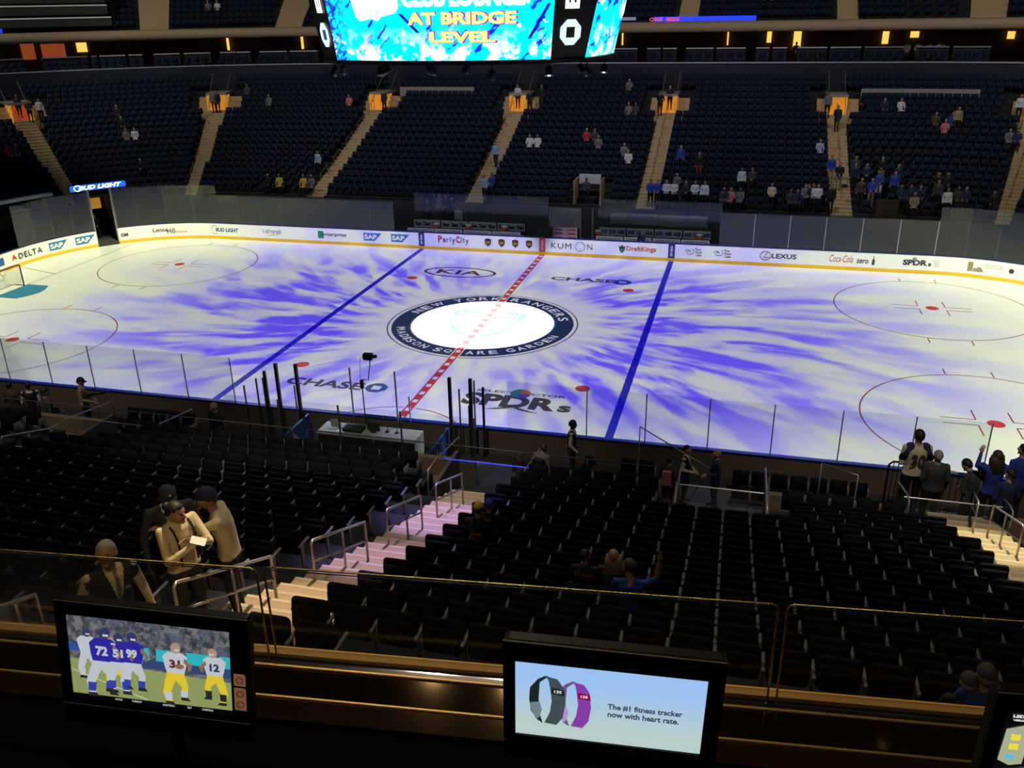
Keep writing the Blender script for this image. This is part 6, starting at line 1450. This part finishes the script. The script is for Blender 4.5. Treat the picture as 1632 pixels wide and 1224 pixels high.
# two pale caps low at the right behind the parapet
for px, py, m2, lab in ((1575, 1062, 'grey', 'grey round head of a fan just above the right television, upper'), (1540, 1105, 'brown', 'grey round head of a fan just above the bronze parapet at the right, lower')):
    J = pose('sit'); b, HT = make_person('person', J, ('blue' if m2 == 'grey' else 'black', 'black'), (0, 0), .012, 1.1, 'short', 'grey', 'fair'); cap(b, HT, C_['dgrey'], False); H = bank_hit(px, py, 1.36)[0]; k = round((-H.y-RY-.1-5.04)/.87); z = prof(5.04+.87*k, True); q = onY(px, py, -RY-5.04-.87*k+.1); OCC.append((q.x, 5.04+.87*k, -1)); put(b, Vector((q.x, q.y, z)), 0, lab, min(1.15, max(.85, (q.z-z)/1.38)))

# --- far figures ---------------------------------------------------
proto_cache = {}
def far_person(kind, hue, hair='brown', skin='fair'):
    key = kind
    if key not in proto_cache:
        b, HT = make_person('person', pose(kind), ('black', 'black'), (0, 0), .03, 1.1, 'short', 'brown', 'fair', detail=False)
        proto_cache[key] = (b, b.children[0])
        src, hs = b, b.children[0]; first = True
    else: first = False
    src, hs = proto_cache[key]
    if first: b, h = src, hs
    else: b = src.copy(); COL.objects.link(b); h = hs.copy(); COL.objects.link(h); h.parent = b
    for sl, m in zip(b.material_slots, (SKIN[skin], C_[hue[0]], C_[hue[1]], m_shoe, m_eye, m_lip)):
        sl.link = 'OBJECT'; sl.material = m
    h.material_slots[0].link = 'OBJECT'; h.material_slots[0].material = HAIR[hair]; return b, h
F_ = [  # head picture x, y, pose, (top, trousers), words
 (24, 152, 'stand', ('brown', 'black'), 'usher in dark clothes left of the far left corner entrance'), (39, 155, 'front', ('dgrey', 'black'), 'usher in dark grey with pale sleeves in the far left corner entrance'), (60, 160, 'stand', ('white', 'black'), 'person in white top right of the far left corner entrance'),
 (11, 232, 'sit', ('red', 'black'), 'seated fan in dull red at the left frame edge'), (27, 234, 'sit', ('dgrey', 'black'), 'seated fan in dark grey next to the dull red one'),
 (185, 168, 'sit', ('black', 'black'), 'seated fan in black, topmost of the four left of the second stairway'), (192, 184, 'sit', ('black', 'black'), 'seated fan in black below the topmost of the four'), (199, 202, 'sit', ('grey', 'black'), 'seated fan in grey, left of the pale striped one'), (213, 202, 'sit', ('white', 'black'), 'seated fan in pale striped top, lowest of the four'),
 (223, 247, 'front', ('black', 'black'), 'person in black holding something pale, left of the second stairway'), (340, 143, 'stand', ('grey', 'brown'), 'person in grey in the second entrance from the left'), (347, 140, 'stand', ('black', 'black'), 'usher in black at the right of the second entrance'),
 (394, 133, 'sit', ('dgrey', 'black'), 'seated fan in dark grey right of the second entrance'), (430, 148, 'sit', ('grey', 'black'), 'seated fan in grey check near the second entrance'), (509, 240, 'stand', ('sky', 'black'), 'usher in pale blue shirt beside the enterprise-side stairway'),
 (419, 292, 'sit', ('black', 'black'), 'seated fan in black beside the yellow sweater'), (437, 296, 'sit', ('yellow', 'black'), 'seated fan in yellow sweater near the far left glass'), (476, 288, 'sit', ('yellow', 'black'), 'seated fan in yellow beside the stairway foot'), (488, 290, 'sit', ('grey', 'black'), 'seated fan in grey beside the stairway foot'),
 (556, 152, 'sit', ('pink', 'black'), 'seated fan in pink under the long grey ledge'), (613, 145, 'stand', ('black', 'black'), 'usher in black waistcoat at the entrance under the scoreboard'),
 (828, 133, 'stand', ('white', 'black'), 'usher in white sleeves left of the entrance right under the scoreboard'), (848, 140, 'behind', ('black', 'black'), 'usher in black, left one inside the entrance under the scoreboard edge'), (864, 137, 'behind', ('black', 'black'), 'usher in black, right one at the entrance under the scoreboard edge'),
 (791, 228, 'walk', ('sky', 'black'), 'usher in pale blue shirt walking down with a lit phone'), (784, 277, 'sit', ('blue', 'black'), 'fan in blue crouching beside the pinkish stairway'), (768, 290, 'walk', ('sky', 'black'), 'person in pale blue walking up the pinkish stairway'),
 (845, 214, 'sit', ('white', 'black'), 'seated fan in white, left of the two in white'), (857, 215, 'sit', ('white', 'black'), 'seated fan in white, right of the two in white'), (936, 204, 'sit', ('red', 'black'), 'seated fan in red in the middle section'), (948, 207, 'sit', ('dgrey', 'black'), 'seated fan in dark grey next to the one in red'), (954, 218, 'sit', ('grey', 'black'), 'seated fan in pale grey below the one in red'),
 (995, 231, 'sit', ('grey', 'black'), 'seated fan in grey, left of a pair'), (1004, 234, 'sit', ('white', 'black'), 'seated fan in white, right of a pair'), (1003, 128, 'sit', ('grey', 'black'), 'seated fan in pale top high in the middle section'), (1002, 166, 'sit', ('grey', 'black'), 'seated fan in grey left of the entrance with two ushers'), (1013, 167, 'sit', ('brown', 'black'), 'seated fan in brown left of the entrance with two ushers'),
 (1055, 141, 'behind', ('black', 'black'), 'usher in black, left one in the bright entrance'), (1069, 138, 'front', ('black', 'black'), 'usher in black with white sleeves, right one in the bright entrance'),
 (1086, 235, 'stand', ('blue', 'black'), 'standing fan in blue jersey with a white hem band'), (1117, 237, 'stand', ('black', 'red'), 'standing fan in red cap and black top'), (1184, 262, 'stand', ('white', 'black'), 'standing fan in white away jersey'), (1200, 265, 'front', ('dgrey', 'black'), 'standing fan in dark top next to the white jersey'),
 (1065, 281, 'front', ('white', 'black'), 'leftmost of five standing fans, in white'), (1080, 278, 'front', ('grey', 'black'), 'second of five standing fans, in a grey hooded top'), (1095, 284, 'front', ('black', 'black'), 'third of five standing fans, in black'), (1110, 283, 'front', ('white', 'black'), 'fourth of five standing fans, in white'), (1125, 284, 'stand', ('white', 'black'), 'rightmost of five standing fans, in white'),
 (1036, 301, 'front', ('blue', 'black'), 'fan in blue at the foot of the stairway, left one'), (1047, 303, 'front', ('blue', 'black'), 'fan in blue jersey at the foot of the stairway, right one'), (1072, 322, 'front', ('white', 'black'), 'fan in white and blue jersey behind the bench glass'), (1086, 318, 'sit', ('dgrey', 'black'), 'fan in dark grey behind the bench glass'),
 (1154, 306, 'sit', ('dgrey', 'black'), 'seated fan left of the one in pink'), (1165, 307, 'sit', ('pink', 'black'), 'seated fan in pink near the far glass'), (1180, 307, 'sit', ('grey', 'black'), 'seated fan in grey right of the one in pink'), (1152, 326, 'sit', ('navy', 'black'), 'seated fan in navy low by the glass'), (1229, 321, 'front', ('cream', 'black'), 'fan in cream top by the far glass'),
 (1261, 312, 'sit', ('dgrey', 'black'), 'seated fan in dark jersey, left of a cluster by the amber stairway'), (1272, 314, 'sit', ('navy', 'black'), 'seated fan in navy in the cluster by the amber stairway'), (1290, 294, 'front', ('navy', 'black'), 'fan in navy jersey at the top of the cluster'), (1305, 296, 'front', ('white', 'black'), 'fan in white jersey at the top of the cluster'), (1284, 312, 'front', ('grey', 'black'), 'fan in grey jersey low in the cluster'), (1296, 314, 'front', ('white', 'black'), 'fan in white low in the cluster'), (1325, 322, 'stand', ('black', 'black'), 'dark figure at the foot of the amber stairway'),
 (1321, 150, 'stand', ('grey', 'black'), 'usher with pale sleeves left of the amber entrance'), (1336, 163, 'walk', ('black', 'black'), 'dark figure coming through the amber entrance'), (1308, 223, 'sit', ('sky', 'black'), 'seated fan in pale blue left of the amber stairway'),
 (1326, 244, 'stand', ('blue', 'khaki'), 'fan in blue jersey and khaki trousers on the amber stairway'), (1339, 255, 'front', ('black', 'khaki'), 'fan in black and khaki on the amber stairway behind the blue jersey'),
 (1364, 245, 'stand', ('dgrey', 'black'), 'fan in dark grey, topmost right of the amber stairway'), (1364, 262, 'stand', ('navy', 'black'), 'fan in navy jersey with white band right of the amber stairway'), (1381, 255, 'front', ('navy', 'black'), 'fan in navy top with pale arms right of the amber stairway'), (1407, 252, 'front', ('black', 'khaki'), 'fan in black and khaki in the back row of the cluster'), (1431, 255, 'front', ('navy', 'black'), 'fan in navy raising hands in the back row'),
 (1373, 278, 'stand', ('brown', 'black'), 'fan in brown in the middle of the cluster'), (1390, 278, 'front', ('blue', 'khaki'), 'fan in blue and khaki in the front row'), (1403, 275, 'front', ('blue', 'white'), 'fan in blue jersey and white trousers in the front row'), (1427, 274, 'stand', ('blue', 'black'), 'fan in blue jersey with white cuffs in the front row'), (1437, 292, 'sit', ('navy', 'black'), 'seated fan in navy, first of a seated trio'), (1452, 292, 'sit', ('navy', 'black'), 'seated fan in navy, second of a seated trio'), (1467, 291, 'sit', ('navy', 'black'), 'seated fan in navy, third of a seated trio'),
 (1495, 268, 'front', ('black', 'black'), 'fan in black with pale hands, left of a pair'), (1511, 270, 'front', ('black', 'black'), 'fan in black with pale hands, right of a pair'), (1497, 291, 'stand', ('dgrey', 'black'), 'fan in striped dark jersey below the pair in black'), (1511, 294, 'stand', ('white', 'black'), 'fan in white and dark jersey below the pair in black'), (1529, 303, 'sit', ('dgrey', 'black'), 'seated fan in dark grey, left of the last pair'), (1541, 303, 'sit', ('navy', 'black'), 'seated fan in navy, right of the last pair'), (1461, 320, 'sit', ('khaki', 'black'), 'seated fan in khaki above the far right glass'),
 (1411, 157, 'sit', ('navy', 'black'), 'seated fan in navy under the long ledge at the right'), (1437, 153, 'sit', ('white', 'black'), 'seated fan in white under the long ledge at the right'), (1493, 182, 'sit', ('brown', 'black'), 'seated fan in brown, left of four high at the right'), (1508, 185, 'sit', ('pink', 'black'), 'seated fan in pink, second of four high at the right'), (1520, 184, 'sit', ('blue', 'black'), 'seated fan in blue, third of four high at the right'), (1529, 173, 'stand', ('khaki', 'black'), 'fan in khaki, fourth of four high at the right'), (1612, 203, 'sit', ('grey', 'black'), 'seated fan in grey near the right frame edge'), (1625, 203, 'sit', ('navy', 'black'), 'seated fan in navy at the right frame edge'), (1587, 302, 'walk', ('black', 'black'), 'dark figure beside the right edge stairway'),
 (1629, 153, 'stand', ('white', 'black'), 'usher in white sleeves at the right frame edge')]
for px, py, kind, hue, lab in F_:
    up = {'sit': 1.34}.get(kind, 1.72)
    h = bank_hit(px, py, up)
    if h is None: continue
    Q, t, d, nr = h; k = round((d-5.04)/.87); k = max(0, k); d2 = 5.04+.87*k-(.16 if kind == 'sit' else .42); z = prof(5.04+.87*k)
    if kind == 'sit': OCC.append((t, 5.04+.87*k, 1))
    Pq = P(t, d2, z); n = outward(t); b, hh = far_person(kind, hue, random.choice(['brown', 'black', 'brown', 'blond']) if py > 160 else 'black', random.choice(['fair', 'tan', 'fair']))
    s = 1.0; put(b, Pq, math.atan2(n.x, -n.y)+random.uniform(-.25, .25), lab, s)
# suits and steward behind the left bench
for px, py, Y, kind, hue, lab in ((700, 311, 16.6, 'stand', ('grey', 'dgrey'), 'man in grey suit behind the left bench glass'), (711, 311, 16.6, 'front', ('navy', 'black'), 'man in dark suit and white shirt behind the left bench glass'), (720, 314, 16.7, 'stand', ('navy', 'black'), 'man in navy suit, right of the three behind the left bench'),
        (730, 329, 16.3, 'stand', ('white', 'black'), 'steward with white sleeves standing behind the left bench'), (681, 318, 16.6, 'sit', ('navy', 'black'), 'person in navy sitting behind the left bench glass')):
    q = onY(px, py, Y); b, hh = far_person(kind, hue, 'grey' if px == 700 else 'black'); hgt = 1.38 if kind == 'sit' else 1.75; put(b, Vector((q.x, Y, max(.0, q.z-hgt))), PI, lab)
q = onY(1023, 368, 14.3); b, hh = far_person('front', ('navy', 'black'), 'black'); put(b, Vector((q.x, 14.3, .0)), PI, 'man in dark suit leaning at the right players bench', (q.z)/1.75)
q = P(1.8, 4.9, 2.12); b, hh = far_person('front', ('dgrey', 'black'), 'black', 'dark'); put(b, q, PI, 'camera operator in dark clothes on the broadcast platform', .98)
cp = cpt(50.8, 1.9); b, hh = far_person('front', ('navy', 'black'), 'black'); put(b, cp, math.radians(50)+PI, 'person in dark clothes standing inside the open gate')
# guests in the suites and upper deck
for px, py, hue, lab in ((1448, 62, ('grey', 'black'), 'suite guest in pale grey, leftmost of the standing group'), (1465, 58, ('khaki', 'black'), 'suite guest in khaki in front of the amber doorway'), (1482, 62, ('grey', 'black'), 'suite guest in grey, third of the standing group'), (1497, 60, ('sky', 'black'), 'suite guest in pale blue, fourth of the standing group'), (1270, 60, ('black', 'black'), 'guest silhouetted in the amber suite doorway'), (1503, 56, ('grey', 'black'), 'suite guest in pale grey, rightmost of the standing group')):
    tt = t_at(px, 26.5, 10.9); Q = P(tt, 26.5, 9.25); n = outward(tt); b, hh = far_person('front', hue, 'black'); put(b, Q, math.atan2(n.x, -n.y), lab)
for px, py, hue, lab in ((332, 8, ('grey', 'black'), 'fan in grey, left of the pair high at the top left'), (346, 10, ('white', 'black'), 'fan in white, right of the pair high at the top left'), (1218, 0, ('khaki', 'black'), 'fan in khaki at the top edge, left'), (1232, 2, ('white', 'black'), 'fan in pale top at the top edge, middle'), (1500, 2, ('white', 'black'), 'fan in white at the top edge right'), (1512, 2, ('sky', 'black'), 'fan in pale blue at the top edge right')):
    best = min(UP, key=lambda u: abs(scr(P(t_at(px, u[0], u[1]), u[0], u[1]+1.2))[1]-py)) if False else UP[2]
    tt = t_at(px, best[0], best[1]+1); n = outward(tt); b, hh = far_person('sit', hue, 'brown'); put(b, P(tt, best[0]-.1, best[1]), math.atan2(n.x, -n.y), lab)
# lit phone of the walking usher
q = bank_hit(791, 236, 1.1)[0]; tag(MB().box((-.05, -.01, -.08), (.05, .01, .08)).build('lit_phone', m_lens, None, tuple(q+Vector((0, -.35, 0)))), 'glowing white phone screen carried by the walking usher', 'phone')
def taken(s):
    return any(abs(s[0]-o_[0]) < .28 and abs(s[1]-o_[1]) < .2 and o_[2] == s[3] for o_ in OCC)
def blocked(s): return s[3] > 0 and ((.7 < s[0] < 3.1 and s[1] < 7.0) or (18.9 < s[0] < 20.7 and s[1] < 5.5))
vis_near = []; low = []; opened = []
for s in SEATS:
    Q = P(s[0], s[1], s[2]+.6, s[3]); x, y, z = scr(Q)
    if blocked(s): continue
    if taken(s): opened.append(s); continue
    if z < 1 or x < -60 or x > 1700 or y < -60: continue
    if s[3] < 0:
        # rows hidden behind the parapet are left out
        if y > 995+.085*x: continue
        if -10 < x < 1645: vis_near.append((z, s, x, y))
        else: low.append(s)
    else: low.append(s)
vis_near.sort(key=lambda q: q[0]); vis_near = [q for q in vis_near if q[1][4] != 97 or low.append(q[1])]; hi = [q for q in vis_near[:300]]; low += [q[1] for q in vis_near[300:]]
# the nearest three hundred, each with its parts
def seat_parts():
    T = Matrix.Rotation(math.radians(-9), 4, 'X')
    bk = MB(); bk.rbox((-.245, -.035, .40), (.245, .025, .84), .07, 3, T)
    for v in range(len(bk.v)): x, y, z = bk.v[v]; bk.v[v] = (x, y+.5*x*x, z)
    b = bk.build('backrest', m_seatn)
    pd = MB(); pd.rbox((-.21, .02, .44), (.21, .06, .80), .06, 3, T)
    for v in range(len(pd.v)): x, y, z = pd.v[v]; pd.v[v] = (x, y+.5*x*x, z)
    p = pd.build('back_cushion', m_fab)
    T2 = Matrix.Translation((0, .13, .40)) @ Matrix.Rotation(math.radians(12), 4, 'X')
    c = MB().rbox((-.215, -.03, -.02), (.215, .05, .36), .05, 3, T2).build('seat_pan', m_fab)
    a = MB(); a.rbox((.245, -.04, .60), (.295, .30, .635), .015, 2, None, 1); a.box((.255, .02, .16), (.285, .09, .60)); a = a.build('armrest', m_arm)
    l = MB(); l.box((.25, -.02, .0), (.29, .12, .17)); l.box((.235, -.05, 0), (.305, .2, .02)); l = l.build('stanchion', m_black)
    return [b, p, c, a, l]
proto = empty('stadium_seat'); kids = {proto: seat_parts()}
for k_ in kids[proto]: k_.parent = proto
ORD = ['first', 'second', 'third', 'fourth', 'fifth', 'sixth', 'seventh', 'eighth', 'ninth', 'tenth', 'eleventh', 'twelfth', 'thirteenth', 'fourteenth', 'fifteenth', 'sixteenth', 'seventeenth', 'eighteenth', 'nineteenth', 'twentieth', 'twenty-first', 'twenty-second', 'twenty-third', 'twenty-fourth', 'twenty-fifth']
kmax = max(q[1][4] for q in hi); used = False
for z, s, x, y in sorted(hi, key=lambda q: (q[1][4], q[1][0])):
    t, d, zz, side, k, q, n = s
    o = proto if not used else copy_tree(proto, kids); used = True
    Q = P(t, d, zz, -1); o.location = (Q.x, Q.y, zz); o.rotation_euler = (0, 0, 0 if abs(t) < LX else math.atan2(Q.x-math.copysign(LX, Q.x), -(Q.y+LY))*1)
    row = ORD[kmax-k]
    if t < 5.5 and t > -5.65: w = 'dark folding seat, %s to the left of the handrailed stairway, %s row from the top' % (ORD[min(n-1-q, 24)], row)
    elif 6 < t < 17: w = 'dark folding seat, %s to the right of the handrailed stairway, %s row from the top' % (ORD[min(q, 24)], row)
    elif t > 17: w = 'dark folding seat, %s right of the rightmost near stairway, %s row from the top' % (ORD[min(q, 24)], row)
    else: w = 'dark folding seat, %s left of the dim left stairway, %s row from the top' % (ORD[min(n-1-q, 24)], row)
    tag(o, w, 'seat', 'folding seats of the near bank')
# all the others
tv = []; tf = []
def unit_seat():
    mb = MB(); T = Matrix.Rotation(math.radians(-9), 4, 'X')
    mb.box((-.24, -.035, .40), (.24, .03, .84), T); mb.m = 1
    mb.box((-.22, .07, .40), (.22, .17, .74), Matrix.Rotation(math.radians(0), 4, 'X')); mb.m = 2; mb.box((.25, -.02, .15), (.285, .26, .63)); return mb
def open_seat():
    mb = MB(); T = Matrix.Rotation(math.radians(-9), 4, 'X')
    mb.box((-.24, -.035, .40), (.24, .03, .84), T); mb.m = 1; mb.box((-.22, .07, .36), (.22, .47, .43)); mb.m = 2; mb.box((.25, -.02, .15), (.285, .26, .63)); return mb
us = unit_seat(); N = len(us.v); V = []; MI = []
fa = np.array([list(f) for f in us.f]); mi0 = np.array(us.mi, dtype=np.int32)
for L_, src in ((low, us), (opened, open_seat())):
    uv = np.array(src.v)
    for s in L_:
        t, d, z, side = s[:4]; Q = P(t, d, z, side); n = outward(t, side); f = -n; x = Vector((f.y, -f.x, 0))
        R_ = np.array([[x.x, f.x, 0], [x.y, f.y, 0], [0, 0, 1.]]); V.append(uv @ R_.T+np.array(Q)); MI.append(mi0+(3 if side < 0 else 0))
nS = len(V); V = np.concatenate(V); MI = np.concatenate(MI).astype(np.int32)
F = (fa[None]+np.arange(nS)[:, None, None]*N).reshape(-1, 4)
me = bpy.data.meshes.new('stadium_seats'); me.vertices.add(len(V)); me.vertices.foreach_set('co', V.ravel()); me.loops.add(F.size); me.loops.foreach_set('vertex_index', F.ravel().astype(np.int32))
me.polygons.add(len(F)); me.polygons.foreach_set('loop_start', np.arange(0, F.size, 4, dtype=np.int32)); me.polygons.foreach_set('loop_total', np.full(len(F), 4, dtype=np.int32))
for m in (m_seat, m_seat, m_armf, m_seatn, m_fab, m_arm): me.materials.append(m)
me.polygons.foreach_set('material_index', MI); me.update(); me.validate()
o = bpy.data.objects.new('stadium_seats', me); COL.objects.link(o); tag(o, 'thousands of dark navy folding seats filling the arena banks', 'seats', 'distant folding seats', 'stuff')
print('SEATS', len(hi), nS)
